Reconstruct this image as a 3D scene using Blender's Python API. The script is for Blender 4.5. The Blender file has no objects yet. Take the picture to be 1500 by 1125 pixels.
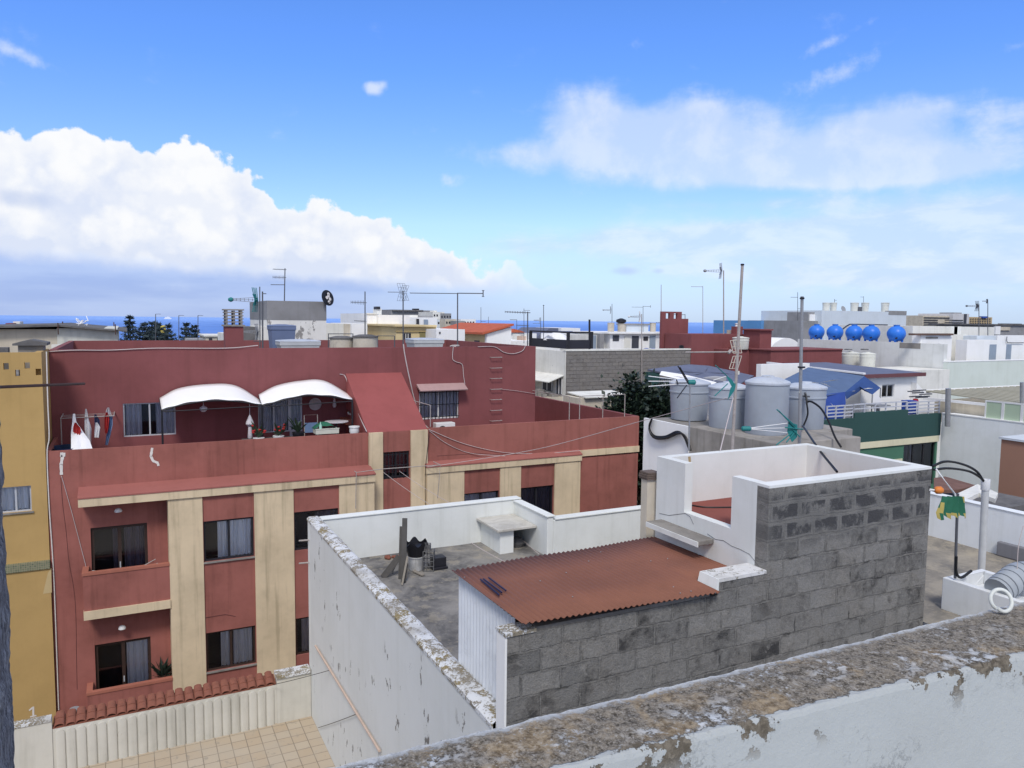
import bpy, bmesh, random
from math import *
from mathutils import Vector, Matrix, noise as mnoise
random.seed(7)
S = bpy.context.scene
COL = S.collection
# ------------------------------------------------------------------ camera model (metres; X along the street, Y away from us)
F = 1120.; YAW = radians(26.8); PIT = radians(4.83); ROLL = 0.0107; CZ = 14.
FW = Vector((sin(YAW)*cos(PIT), cos(YAW)*cos(PIT), -sin(PIT)))
R0 = Vector((cos(YAW), -sin(YAW), 0))
U0 = Vector((sin(YAW)*sin(PIT), cos(YAW)*sin(PIT), cos(PIT)))
def ray(px, py):
    a = (px-750)/F; b = -(py-562.5)/F
    return FW + R0*(a*cos(ROLL)-b*sin(ROLL)) + U0*(a*sin(ROLL)+b*cos(ROLL))
def P(px, py, X=None, Y=None, Z=None):
    """surveyed point: where the sight line of the photo meets the plane X=, Y= or Z="""
    d = ray(px, py)
    t = X/d.x if X is not None else (Y/d.y if Y is not None else (Z-CZ)/d.z)
    return Vector((d.x*t, d.y*t, CZ+d.z*t))
def gz(y):
    "ground height: flat near by, falling to the sea beyond the town"
    return 0. if y < 60 else max(-100., -(y-60)*0.065)
cam = bpy.data.cameras.new('camera'); co = bpy.data.objects.new('camera', cam); COL.objects.link(co)
rt = R0*cos(ROLL)+U0*sin(ROLL); up = U0*cos(ROLL)-R0*sin(ROLL)
m = Matrix((rt, up, -FW)).transposed().to_4x4(); m.translation = (0, 0, CZ); co.matrix_world = m
cam.sensor_width = 36; cam.lens = F/1500*36; cam.clip_start = .05; cam.clip_end = 100000
S.camera = co

# ------------------------------------------------------------------ mesh collector
class M:
    def __init__(s): s.v = []; s.f = []; s.mi = []; s.cur = 0
    def face(s, pts):
        i = len(s.v); s.v += [tuple(p) for p in pts]; s.f.append(tuple(range(i, i+len(pts)))); s.mi.append(s.cur); return s
    def add(s, vs, fs):
        i = len(s.v); s.v += [tuple(p) for p in vs]
        for f in fs: s.f.append(tuple(i+k for k in f)); s.mi.append(s.cur)
        return s
    def box(s, x0, x1, y0, y1, z0, z1):
        vs = [(x, y, z) for z in (z0, z1) for y in (y0, y1) for x in (x0, x1)]
        return s.add(vs, [(0,2,3,1),(4,5,7,6),(0,1,5,4),(2,6,7,3),(0,4,6,2),(1,3,7,5)])
    def prism(s, poly, axis, a, b):
        "poly in the two other axes, extruded along axis from a to b"
        def mk(p, t):
            if axis == 'x': return (t, p[0], p[1])
            if axis == 'y': return (p[0], t, p[1])
            return (p[0], p[1], t)
        n = len(poly); vs = [mk(p, a) for p in poly]+[mk(p, b) for p in poly]
        return s.add(vs, [tuple(range(n))[::-1], tuple(range(n, 2*n))]+[(i, (i+1) % n, n+(i+1) % n, n+i) for i in range(n)])
    def tube(s, pts, r, n=8, r2=None):
        pts = [Vector(p) for p in pts]; k = len(pts); vs = []; fs = []
        up0 = Vector((0, 0, 1)); prev = None
        for i, p in enumerate(pts):
            t = (pts[min(i+1, k-1)]-pts[max(i-1, 0)]).normalized()
            if prev is None:
                a = up0 if abs(t.z) < .9 else Vector((1, 0, 0))
                x = t.cross(a).normalized()
            else:
                x = (prev - t*prev.dot(t)).normalized()
            prev = x; y = t.cross(x)
            rr = r if r2 is None else r+(r2-r)*i/(k-1)
            for j in range(n):
                q = 2*pi*j/n; vs.append(p+x*rr*cos(q)+y*rr*sin(q))
        for i in range(k-1):
            for j in range(n):
                fs.append((i*n+j, i*n+(j+1) % n, (i+1)*n+(j+1) % n, (i+1)*n+j))
        fs.append(tuple(range(n))[::-1]); fs.append(tuple(range((k-1)*n, k*n)))
        return s.add(vs, fs)
    def bar(s, a, b, w, h=None):
        "square bar between two points"
        return s.tube([a, b], w/2*1.2, 4)
    def lathe(s, prof, c, n=28, axis=None):
        "prof: list of (radius, height)"
        vs = []; fs = []; k = len(prof)
        for r, h in prof:
            for j in range(n):
                q = 2*pi*j/n; p = Vector((r*cos(q), r*sin(q), h))
                if axis is not None: p = axis @ p
                vs.append(Vector(c)+p)
        for i in range(k-1):
            for j in range(n):
                fs.append((i*n+j, i*n+(j+1) % n, (i+1)*n+(j+1) % n, (i+1)*n+j))
        fs.append(tuple(range(n))[::-1]); fs.append(tuple(range((k-1)*n, k*n)))
        return s.add(vs, fs)
    def grid(s, fn, nu, nv):
        vs = [fn(i/nu, j/nv) for j in range(nv+1) for i in range(nu+1)]
        return s.add(vs, [(j*(nu+1)+i, j*(nu+1)+i+1, (j+1)*(nu+1)+i+1, (j+1)*(nu+1)+i) for j in range(nv) for i in range(nu)])
    def wall(s, x0, x1, z0, z1, y, th, holes=()):
        "wall facing -Y with rectangular holes (xa,xb,za,zb) and reveals; solid thickness th"
        xs = sorted({x0, x1, *[h[0] for h in holes], *[h[1] for h in holes]}); zs = sorted({z0, z1, *[h[2] for h in holes], *[h[3] for h in holes]})
        for i in range(len(xs)-1):
            for j in range(len(zs)-1):
                cx = (xs[i]+xs[i+1])/2; cz = (zs[j]+zs[j+1])/2
                if any(h[0] < cx < h[1] and h[2] < cz < h[3] for h in holes): continue
                for yy in (y, y+th):
                    q = [(xs[i], yy, zs[j]), (xs[i+1], yy, zs[j]), (xs[i+1], yy, zs[j+1]), (xs[i], yy, zs[j+1])]
                    s.face(q if yy == y else q[::-1])
        for (a, b, c, d) in list(holes)+[(x0, x1, z0, z1)]:
            s.face([(a, y, c), (a, y+th, c), (a, y+th, d), (a, y, d)]); s.face([(b, y, c), (b, y, d), (b, y+th, d), (b, y+th, c)])
            s.face([(a, y, c), (b, y, c), (b, y+th, c), (a, y+th, c)]); s.face([(a, y, d), (a, y+th, d), (b, y+th, d), (b, y, d)])
        return s
def wloc(o):
    v = Vector((0, 0, 0))
    while o is not None: v += o.location; o = o.parent
    return v
def O(name, mb, mats, parent=None, label=None, cat=None, group=None, kind=None, smooth=False, bevel=0, weld=True):
    me = bpy.data.meshes.new(name)
    if parent is not None: org = wloc(parent)
    else:
        xs = [v[0] for v in mb.v]; ys = [v[1] for v in mb.v]; zs = [v[2] for v in mb.v]
        org = Vector(((min(xs)+max(xs))/2, (min(ys)+max(ys))/2, min(zs)))
    me.from_pydata([(v[0]-org.x, v[1]-org.y, v[2]-org.z) for v in mb.v], [], mb.f)
    if not isinstance(mats, (list, tuple)): mats = [mats]
    for mm in mats: me.materials.append(mm)
    for p, i in zip(me.polygons, mb.mi): p.material_index = i; p.use_smooth = smooth
    o = bpy.data.objects.new(name, me); COL.objects.link(o)
    if parent is not None: o.parent = parent
    else: o.location = org
    if label: o['label'] = label
    if cat: o['category'] = cat
    if group: o['group'] = group
    if kind: o['kind'] = kind
    if weld or bevel:
        b = bmesh.new(); b.from_mesh(me); bmesh.ops.remove_doubles(b, verts=b.verts, dist=1e-5)
        bmesh.ops.recalc_face_normals(b, faces=b.faces) if weld == 2 else None
        b.to_mesh(me); b.free()
    if smooth: me.set_sharp_from_angle(angle=radians(40))
    if bevel:
        mod = o.modifiers.new('bevel', 'BEVEL'); mod.width = bevel; mod.segments = 2; mod.limit_method = 'ANGLE'
    return o
def T(name, label, cat, loc, group=None):
    o = bpy.data.objects.new(name, None); COL.objects.link(o); o.location = loc; o.empty_display_size = .2
    o['label'] = label; o['category'] = cat
    if group: o['group'] = group
    return o
def dup(root, loc, label=None):
    r = root.copy(); COL.objects.link(r); r.location = loc
    if label: r['label'] = label
    for ch in list(root.children):
        c = ch.copy(); COL.objects.link(c); c.parent = r
        for g in list(ch.children):
            d = g.copy(); COL.objects.link(d); d.parent = c
    return r

# ------------------------------------------------------------------ node helpers and materials
def lin(r, g, b):
    f = lambda u: (u/255/12.92) if u/255 <= .04045 else ((u/255+.055)/1.055)**2.4
    return (f(r), f(g), f(b), 1)
class N:
    def __init__(s, nt): s.nt = nt; nt.nodes.clear()
    def n(s, t, **kw):
        x = s.nt.nodes.new(t)
        for k, v in kw.items(): setattr(x, k, v)
        return x
    def put(s, sock, v):
        if isinstance(v, bpy.types.NodeSocket): s.nt.links.new(v, sock)
        elif v is not None: sock.default_value = v
    def m(s, op, a, b=None, c=None, clamp=False):
        x = s.n('ShaderNodeMath', operation=op, use_clamp=clamp)
        for i, v in enumerate((a, b, c)):
            if v is not None: s.put(x.inputs[i], v)
        return x.outputs[0]
    def vm(s, op, a, b=None):
        x = s.n('ShaderNodeVectorMath', operation=op); s.put(x.inputs[0], a)
        if b is not None: s.put(x.inputs[1], b)
        return x.outputs['Value'] if op in ('DOT_PRODUCT', 'LENGTH') else x.outputs[0]
    def noise(s, vec, scale, detail=4, rough=.55, dist=0):
        x = s.n('ShaderNodeTexNoise'); s.put(x.inputs['Vector'], vec); x.inputs['Scale'].default_value = scale
        x.inputs['Detail'].default_value = detail; x.inputs['Roughness'].default_value = rough; x.inputs['Distortion'].default_value = dist
        return x.outputs[0]
    def mr(s, x, a, b, c=0., d=1., smooth=True):
        k = s.n('ShaderNodeMapRange', interpolation_type='SMOOTHSTEP' if smooth else 'LINEAR')
        for i, v in enumerate((x, a, b, c, d)): s.put(k.inputs[i], v)
        return k.outputs[0]
    def mix(s, f, a, b, blend='MIX'):
        k = s.n('ShaderNodeMix', data_type='RGBA', blend_type=blend)
        s.put(k.inputs[0], f); s.put(k.inputs[6], a); s.put(k.inputs[7], b)
        return k.outputs[2]
    def ramp(s, f, stops, interp='LINEAR'):
        k = s.n('ShaderNodeValToRGB'); cr = k.color_ramp; cr.interpolation = interp
        while len(cr.elements) < len(stops): cr.elements.new(.5)
        for e, (p, c) in zip(cr.elements, stops):
            e.position = p; e.color = c if isinstance(c, tuple) else (c, c, c, 1)
        s.put(k.inputs[0], f); return k.outputs[0]
    def pos(s): return s.n('ShaderNodeNewGeometry').outputs['Position']
    def sc(s, vec, x, y, z): return s.vm('MULTIPLY', vec, (x, y, z))
    def sep(s, v):
        k = s.n('ShaderNodeSeparateXYZ'); s.put(k.inputs[0], v); return k.outputs
    def comb(s, x, y, z):
        k = s.n('ShaderNodeCombineXYZ')
        for i, v in enumerate((x, y, z)): s.put(k.inputs[i], v)
        return k.outputs[0]
    def bump(s, h, strength=.3, dist=.01):
        k = s.n('ShaderNodeBump'); k.inputs['Strength'].default_value = strength; k.inputs['Distance'].default_value = dist
        s.put(k.inputs['Height'], h); return k.outputs[0]
    def out(s, col, rough=.9, bump=None, metal=0, spec=.3):
        p = s.n('ShaderNodeBsdfPrincipled'); s.put(p.inputs['Base Color'], col); s.put(p.inputs['Roughness'], rough)
        p.inputs['Metallic'].default_value = metal; p.inputs['Specular IOR Level'].default_value = spec
        if bump is not None: s.nt.links.new(bump, p.inputs['Normal'])
        o = s.n('ShaderNodeOutputMaterial'); s.nt.links.new(p.outputs[0], o.inputs[0]); return p
def mul(c, k): return (c[0]*k, c[1]*k, c[2]*k, 1)
def newmat(name):
    mt = bpy.data.materials.new(name); mt.use_nodes = True; return mt, N(mt.node_tree)
def plaster(name, col, dark=.72, var=.5, streak=.35, peel=None, bump=.25, scale=1., rough=.92):
    """painted render: large mottling, rain streaks, fine grain; peel=(colour, threshold, scale)"""
    mt, n = newmat(name); p = n.pos()
    if scale != 1: p = n.sc(p, scale, scale, scale)
    big = n.noise(p, .7, 5, .6); st = n.noise(n.sc(p, 5, 5, .28), 1., 4, .6); fine = n.noise(p, 40, 3, .6); mid = n.noise(p, 4, 5, .65)
    f = n.m('MULTIPLY', n.mr(big, .35, .72), var)
    f = n.m('ADD', f, n.m('MULTIPLY', n.mr(st, .48, .78), streak)); f = n.m('ADD', f, n.m('MULTIPLY', n.mr(mid, .45, .8), var*.35), clamp=True)
    c = n.mix(f, col, (col[0]*dark, col[1]*dark, col[2]*dark*.97, 1))
    c = n.mix(n.m('MULTIPLY', fine, .16), c, mul(col, 1.18))
    h = n.m('ADD', n.m('MULTIPLY', fine, .5), mid)
    if peel:
        pc, th, sc = peel
        a = n.noise(n.sc(p, 1, 1, .55), sc, 6, .68); reg = n.noise(p, .55, 3, .5)
        mk = n.m('MULTIPLY', n.mr(a, th, th+.015), n.mr(reg, .44, .58))
        c = n.mix(mk, c, pc); h = n.m('SUBTRACT', h, n.m('MULTIPLY', mk, 1.2))
    n.out(c, rough, n.bump(h, bump, .006), spec=.25); return mt
def blockwall(name, c1, c2, mort, w=.5, h=.25, axis='x', dark=(.035, .036, .04, 1), darkamt=.7, off=0., patch=.6, top=None):
    "hollow concrete blocks with smeared mortar and damp stains"
    mt, n = newmat(name); p = n.pos(); x, y, z = n.sep(p)
    wob = n.m('MULTIPLY', n.m('SUBTRACT', n.noise(p, 4, 5, .65), .5), .075)
    v = n.comb(n.m('ADD', n.m('ADD', x if axis == 'x' else y, wob), 100.13), n.m('ADD', n.m('ADD', z, wob), 100+off), 0.)
    def brick(ms):
        b = n.n('ShaderNodeTexBrick'); n.put(b.inputs['Vector'], v); b.offset = .5
        b.inputs['Scale'].default_value = 1; b.inputs['Brick Width'].default_value = w; b.inputs['Row Height'].default_value = h
        b.inputs['Mortar Size'].default_value = ms; b.inputs['Mortar Smooth'].default_value = .25; b.inputs['Bias'].default_value = 0
        b.inputs['Color1'].default_value = (0, 0, 0, 1); b.inputs['Color2'].default_value = (1, 1, 1, 1); b.inputs['Mortar'].default_value = (.5, .5, .5, 1)
        return b
    b = brick(.012); tone = n.sep(b.outputs['Color'])[0]; mo = b.outputs['Fac']
    grain = n.noise(p, 55, 4, .75); mid = n.noise(p, 3.2, 6, .68); big = n.noise(p, .8, 4, .6)
    c = n.mix(tone, c1, c2)
    warm = n.noise(p, 1.6, 4, .6); c = n.mix(n.m('MULTIPLY', n.mr(warm, .4, .65), .5), c, n.mix(.5, c, (.27, .235, .19, 1)))
    dk = n.mr(n.m('ADD', mid, n.m('MULTIPLY', n.m('SUBTRACT', .5, tone), .16)), .47, .7)
    c = n.mix(n.m('MULTIPLY', n.m('MULTIPLY', dk, n.mr(big, .3, .6)), darkamt), c, dark)
    lime = n.mr(n.noise(n.sc(p, 1, 1, 1.6), 5.5, 7, .72, .6), .54, .66); c = n.mix(n.m('MULTIPLY', lime, .5), c, mul(mort, 1.35))
    smear = n.m('MULTIPLY', n.mr(n.noise(p, 2.4, 6, .68, .4), .5, .58), patch)
    mk = n.m('MAXIMUM', n.m('MULTIPLY', mo, n.mr(n.noise(p, 7, 4, .7), .3, .62)), smear)
    c = n.mix(mk, c, n.mix(n.mr(n.noise(p, 11, 5, .7), .35, .7), mul(mort, .72), mul(mort, 1.15)))
    c = n.mix(n.m('MULTIPLY', n.mr(grain, .4, .7), .6), c, n.mix(.45, c, (.015, .015, .015, 1)))
    pits = n.mr(n.noise(p, 95, 3, .7), .62, .7); c = n.mix(n.m('MULTIPLY', pits, .55), c, (.03, .03, .03, 1))
    edge = n.m('MULTIPLY', brick(.03).outputs['Fac'], n.m('SUBTRACT', 1., mo)); c = n.mix(n.m('MULTIPLY', n.m('MULTIPLY', edge, n.mr(n.noise(p, 5, 5, .7), .45, .6)), .4), c, (.06, .06, .06, 1))
    if top:      # the newer top courses: dark damp block middles showing through broad grey mortar
        b2 = brick(.045); ins = n.m('SUBTRACT', 1., b2.outputs['Fac']); blot = n.mr(n.noise(n.sc(p, 1.2, 1, 1), 3.4, 6, .68, .3), .38, .52)
        zz = n.m('MULTIPLY', n.mr(n.m('ADD', z, n.m('MULTIPLY', n.m('SUBTRACT', n.noise(p, 1.5, 3), .5), .5)), top[0]+.15, top[0]+.4), n.mr(z, top[1]-.22, top[1]-.1, 1., 0.)); hol = n.m('MULTIPLY', n.m('MULTIPLY', ins, blot), zz)
        c = n.mix(n.m('MULTIPLY', n.mr(x, 6.9, 7.3), zz), c, n.mix(n.m('MULTIPLY', n.mr(mid, .35, .7), .7), (.225, .22, .21, 1), (.12, .12, .12, 1)))
        c = n.mix(n.m('MULTIPLY', hol, n.mr(x, 6.9, 7.3)), c, (.078, .078, .082, 1)); mo = n.m('MULTIPLY', mo, n.m('SUBTRACT', 1., n.m('MULTIPLY', zz, .8)))
    crack = n.m('MULTIPLY', mo, n.mr(n.noise(p, 2.1, 3, .6), .57, .66))
    c = n.mix(n.m('MULTIPLY', crack, .75), c, (.03, .03, .031, 1))
    hgt = n.m('SUBTRACT', n.m('ADD', grain, n.m('MULTIPLY', mid, 1.5)), n.m('MULTIPLY', mo, 1.6))
    n.out(c, .95, n.bump(hgt, .95, .018), spec=.15); return mt
def flat(name, col, rough=.7, var=.25, scale=3., metal=0, spec=.35, bump=0., dirt=None):
    "plain paint / plastic / cloth with slight mottling and dirt"
    mt, n = newmat(name); p = n.pos(); a = n.noise(p, scale, 5, .62); c = n.mix(n.m('MULTIPLY', n.mr(a, .3, .75), var), col, mul(col, .62))
    if dirt: c = n.mix(n.m('MULTIPLY', n.mr(n.noise(p, scale*2.3, 6, .7), .52, .72), dirt[1]), c, dirt[0])
    n.out(c, rough, n.bump(n.noise(p, scale*12, 4, .6), bump, .004) if bump else None, metal, spec); return mt
def concrete(name, col, stain=(.06, .06, .055, 1), amt=.6, scale=1., spots=None):
    mt, n = newmat(name); p = n.pos(); a = n.noise(p, .9*scale, 6, .66, .4); b = n.noise(p, 6*scale, 6, .7); g = n.noise(p, 45, 4, .7)
    c = n.mix(n.m('MULTIPLY', n.mr(a, .38, .66), amt), col, stain)
    c = n.mix(n.m('MULTIPLY', n.mr(b, .5, .75), .5), c, mul(col, 1.25)); c = n.mix(n.m('MULTIPLY', g, .35), c, mul(stain, .7))
    if spots: c = n.mix(n.m('MULTIPLY', n.mr(n.noise(p, 2.6*scale, 6, .7), .52, .6), spots[1]), c, spots[0])
    n.out(c, .95, n.bump(n.m('ADD', b, g), .4, .008), spec=.15); return mt
def glassmat(name, tint=(.75, .8, .85, 1), fac=.16):
    mt, n = newmat(name); t = n.n('ShaderNodeBsdfTransparent'); t.inputs[0].default_value = tint
    g = n.n('ShaderNodeBsdfGlossy'); g.inputs['Roughness'].default_value = .04; g.inputs['Color'].default_value = (.8, .85, .95, 1)
    fr = n.n('ShaderNodeFresnel'); fr.inputs[0].default_value = 1.5
    w = n.noise(n.pos(), 1.3, 2); fr2 = n.m('ADD', fr.outputs[0], n.m('MULTIPLY', w, fac), clamp=True)
    x = n.n('ShaderNodeMixShader'); n.put(x.inputs[0], fr2); n.nt.links.new(t.outputs[0], x.inputs[1]); n.nt.links.new(g.outputs[0], x.inputs[2])
    o = n.n('ShaderNodeOutputMaterial'); n.nt.links.new(x.outputs[0], o.inputs[0]); return mt
def copingmat(name, paint, under, lichen, plo=.42):
    "thin old paint worn off along a wall top, lichen growing in the bare patches"
    mt, n = newmat(name); p = n.pos(); a = n.noise(p, 3.5, 7, .7, .5); fl = n.noise(p, 30, 5, .72); b = n.noise(p, 1.1, 4, .6); g = n.noise(p, 90, 3, .7)
    f = n.m('ADD', n.m('MULTIPLY', a, .55), n.m('MULTIPLY', fl, .45)); mk = n.mr(f, plo, plo+.03)
    ground = n.mix(n.mr(n.noise(p, 2.2, 5, .65), .44, .6), under, lichen); ground = n.mix(n.mr(g, .4, .7), ground, mul(under, .5))
    c = n.mix(n.m('MULTIPLY', mk, n.mr(b, .25, .5, .35, 1.)), ground, paint)
    n.out(c, .95, n.bump(n.m('ADD', n.m('MULTIPLY', mk, 1.), n.m('MULTIPLY', g, .6)), .6, .006), spec=.15); return mt
def D(px, py, d):
    "point at optical depth d on the sight line"
    return ray(px, py)*d + Vector((0, 0, CZ))
def stonemat():
    mt, n = newmat('grey_rough_stone'); p = n.pos(); v = n.vm('MULTIPLY', p, (90, 90, 22)); a = n.noise(v, 1., 6, .72, 1.2); b = n.noise(p, 14, 5, .65); g = n.noise(p, 260, 3, .7)
    c = n.mix(n.mr(a, .4, .62), (.06, .06, .07, 1), (.27, .275, .30, 1)); c = n.mix(n.m('MULTIPLY', n.mr(b, .45, .7), .6), c, (.09, .09, .1, 1)); c = n.mix(n.m('MULTIPLY', n.mr(g, .5, .7), .5), c, (.36, .36, .38, 1))
    n.out(c, .95, n.bump(n.m('ADD', a, n.m('MULTIPLY', g, .3)), .9, .006), spec=.15); return mt
def depth(p): return FW.dot(Vector(p)-Vector((0, 0, CZ)))
RED_LO = plaster('red_paint_lower', (.345, .128, .106, 1), .62, .75, .75, bump=.25)
RED_UP = plaster('red_paint_upper', (.235, .08, .082, 1), .76, .75, .5, bump=.25)
RED_RAMP = plaster('red_waterproof_paint', (.30, .085, .082, 1), .75, .5, .2, bump=.2)
TERRA = plaster('terracotta_paint', (.40, .15, .105, 1), .7, .5, .3)
CREAM = plaster('cream_paint', (.70, .57, .39, 1), .62, .6, 1.0)
YELLOW = plaster('yellow_ochre_paint', (.49, .325, .13, 1), .78, .6, .4)
WHITE_OLD = plaster('peeling_white_paint', (.68, .70, .70, 1), .84, .5, .3, peel=((.2, .19, .18, 1), .612, 3.4), bump=.3)
WHITE = plaster('white_paint', (.86, .86, .86, 1), .84, .45, .3, bump=.2)
WHITE_N = plaster('near_white_paint', (.75, .77, .755, 1), .8, .6, .5, bump=.25)
PATIOW = plaster('patio_white_paint', (.60, .585, .53, 1), .72, .7, .7, peel=((.3, .28, .24, 1), .68, 4), bump=.25)
WHITE_D = plaster('dirty_white_paint', (.78, .77, .72, 1), .7, .6, .5, peel=((.3, .28, .26, 1), .68, 4), bump=.25)
PALEGREEN = plaster('pale_green_paint', (.66, .72, .66, 1), .85, .5, .4)
PALEBLUE = plaster('pale_blue_grey_paint', (.62, .68, .74, 1), .82, .5, .5)
DKGREEN = plaster('dark_green_paint', (.034, .083, .08, 1), .8, .4, .2)
MIDGREEN = plaster('mid_green_paint', (.075, .19, .13, 1), .8, .4, .2)
BROWN = plaster('brown_clay_paint', (.36, .2, .14, 1), .85, .4, .2)
BEIGE = plaster('beige_render', (.62, .56, .46, 1), .7, .7, .5)
GREYREND = plaster('grey_cement_render', (.3, .3, .31, 1), .7, .7, .4)
BLUEPAINT = plaster('blue_paint', (.12, .3, .58, 1), .8, .4, .2)
BLOCK = blockwall('bare_concrete_block', (.20, .197, .19, 1), (.29, .283, .27, 1), (.265, .257, .243, 1), patch=.65, darkamt=.85, top=(10.95, 12.))
BLOCKFAR = blockwall('far_concrete_block', (.235, .22, .21, 1), (.26, .245, .232, 1), (.27, .255, .24, 1), darkamt=.22, patch=.3)
ROOFCON = concrete('roof_concrete', (.3, .285, .265, 1), (.075, .075, .08, 1), .85, spots=((.36, .32, .25, 1), .45))
ROOFCON2 = concrete('pale_roof_concrete', (.38, .34, .28, 1), (.13, .125, .12, 1), .7, spots=((.4, .35, .27, 1), .5))
CONC = concrete('cement', (.33, .31, .285, 1), (.14, .13, .12, 1), .6)
CONCD = concrete('dark_cement', (.2, .195, .195, 1), (.06, .06, .065, 1), .7)
COPING = copingmat('worn_coping', (.66, .675, .69, 1), (.31, .28, .23, 1), (.3, .235, .11, 1), .47)
STONE = stonemat()
REDSHEET = flat('red_oxide_sheet', (.24, .1, .065, 1), .75, .6, .9, dirt=((.17, .08, .06, 1), .35))
WHSHEET = flat('white_sheet_metal', (.66, .7, .76, 1), .5, .3, 2, dirt=((.4, .42, .45, 1), .35))
WOODD = flat('weathered_dark_wood', (.1, .095, .09, 1), .9, .6, 6, bump=.5)
WOODL = flat('weathered_pale_wood', (.3, .27, .23, 1), .9, .6, 6, bump=.5)
BAMBOO = flat('pale_pink_pole', (.58, .45, .37, 1), .8, .4, 6)
BLACK = flat('black_plastic', (.012, .012, .016, 1), .45, .2)
BLACKM = flat('black_metal', (.02, .02, .026, 1), .5, .3)
GREYM = flat('galvanised_metal', (.33, .34, .36, 1), .5, .4, 8, metal=.3, dirt=((.25, .15, .1, 1), .3))
DARKM = flat('dark_galvanised_metal', (.1, .105, .12, 1), .55, .4, 8)
RUST = flat('rusty_iron', (.09, .05, .04, 1), .85, .6, 20)
POLE = flat('weathered_pole', (.4, .36, .34, 1), .7, .5, 9, dirt=((.22, .12, .08, 1), .5))
ALU = flat('aluminium', (.55, .57, .6, 1), .45, .2, metal=.2)
BROWNF = flat('dark_brown_wood', (.05, .03, .024, 1), .5, .5, 6)
WHITEP = flat('white_plastic', (.78, .78, .78, 1), .5, .15)
TANKG = flat('grey_blue_tank_plastic', (.37, .41, .47, 1), .5, .45, 1.2, dirt=((.36, .36, .4, 1), .5))
TANKLID = flat('grey_tank_lid', (.5, .54, .61, 1), .55, .4, 2.5, dirt=((.3, .3, .3, 1), .6))
TANKB = flat('beige_fibre_cement', (.55, .5, .42, 1), .85, .5, 2, dirt=((.3, .28, .25, 1), .6))
TANKW = flat('cream_tank_plastic', (.66, .66, .6, 1), .6, .3, 2, dirt=((.4, .38, .34, 1), .5))
TANKBLUE = flat('bright_blue_plastic', (.03, .19, .72, 1), .38, .25, 2)
TANKSLATE = flat('slate_blue_plastic', (.14, .18, .3, 1), .55, .3, 2)
TEAL = flat('teal_plastic', (.02, .2, .2, 1), .5, .3)
ORANGE = flat('orange_plastic', (.7, .22, .04, 1), .5, .3, 20)
TARP = flat('blue_tarpaulin', (.03, .08, .36, 1), .55, .35, 2, bump=.3)
TARPD = flat('faded_slate_tarpaulin', (.1, .15, .26, 1), .6, .4, 2, bump=.3)
SLATE = flat('blue_grey_roof_sheet', (.14, .15, .21, 1), .6, .45, 1.5)
FABRIC = flat('white_awning_fabric', (.9, .9, .9, 1), .7, .08, 2)
CURTW = flat('white_curtain', (.93, .93, .92, 1), .9, .12, 5)
CURTG = flat('grey_curtain', (.6, .57, .6, 1), .9, .4, 5)
CURTD = flat('dim_mauve_curtain', (.16, .13, .16, 1), .9, .4, 5)
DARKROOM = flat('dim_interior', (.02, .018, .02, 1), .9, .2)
CLOTHW = flat('white_cloth', (.82, .82, .84, 1), .9, .1)
CLOTHR = flat('red_cloth', (.42, .03, .03, 1), .9, .2)
CLOTHB = flat('blue_denim', (.16, .24, .4, 1), .9, .3)
CLOTHD = flat('navy_cloth', (.04, .05, .12, 1), .9, .3)
CLOTHG = flat('green_cloth', (.02, .13, .075, 1), .8, .3, 14)
CLOTHY = flat('yellow_cloth', (.42, .34, .1, 1), .8, .3, 14)
TILE = flat('terracotta_tile', (.25, .093, .062, 1), .85, .6, 9, bump=.4, dirt=((.18, .09, .07, 1), .6))
WIRE = flat('pale_cable', (.55, .48, .47, 1), .7, .3)
WIREB = flat('black_cable', (.012, .012, .014, 1), .5, .2)
PUTTY = flat('white_filler', (.74, .7, .66, 1), .9, .3, 9)
LEAF = flat('dark_leaf', (.02, .036, .026, 1), .55, .6, 2)
LEAF2 = flat('mid_leaf', (.045, .075, .04, 1), .6, .6, 2)
PINE = flat('pine_needles', (.045, .068, .078, 1), .9, .6, .3)  # paler and bluer: distant haze put into the needle colour
BARK = flat('bark', (.1, .08, .06, 1), .95, .6, 8)
GLASS = glassmat('window_glass', (.93, .94, .96, 1), .05); GLASSD = glassmat('dark_glass', (.35, .37, .42, 1), .12)
GROUND = concrete('asphalt', (.06, .06, .062, 1), (.035, .035, .036, 1), .5, .5)
def tilefloor():
    mt, n = newmat('patio_tiles'); p = n.pos(); x, y, z = n.sep(p)
    b = n.n('ShaderNodeTexBrick'); n.put(b.inputs['Vector'], n.comb(n.m('ADD', x, 100.05), n.m('ADD', y, 100.08), 0.)); b.offset = 0
    for k, v in (('Scale', 1), ('Brick Width', .285), ('Row Height', .285), ('Mortar Size', .009), ('Mortar Smooth', .2), ('Bias', 0)): b.inputs[k].default_value = v
    b.inputs['Color1'].default_value = (.44, .35, .25, 1); b.inputs['Color2'].default_value = (.47, .40, .31, 1); b.inputs['Mortar'].default_value = (.24, .2, .155, 1)
    c = n.mix(n.m('MULTIPLY', n.mr(n.noise(p, 2, 5, .65), .4, .7), .45), b.outputs['Color'], (.42, .37, .3, 1))
    c = n.mix(n.m('MULTIPLY', n.mr(n.noise(p, 5, 6, .7), .58, .66), .5), c, (.25, .23, .2, 1))
    n.out(c, .8, n.bump(n.m('SUBTRACT', 1., b.outputs['Fac']), .4, .004)); return mt
TILEFLOOR = tilefloor()
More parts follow.
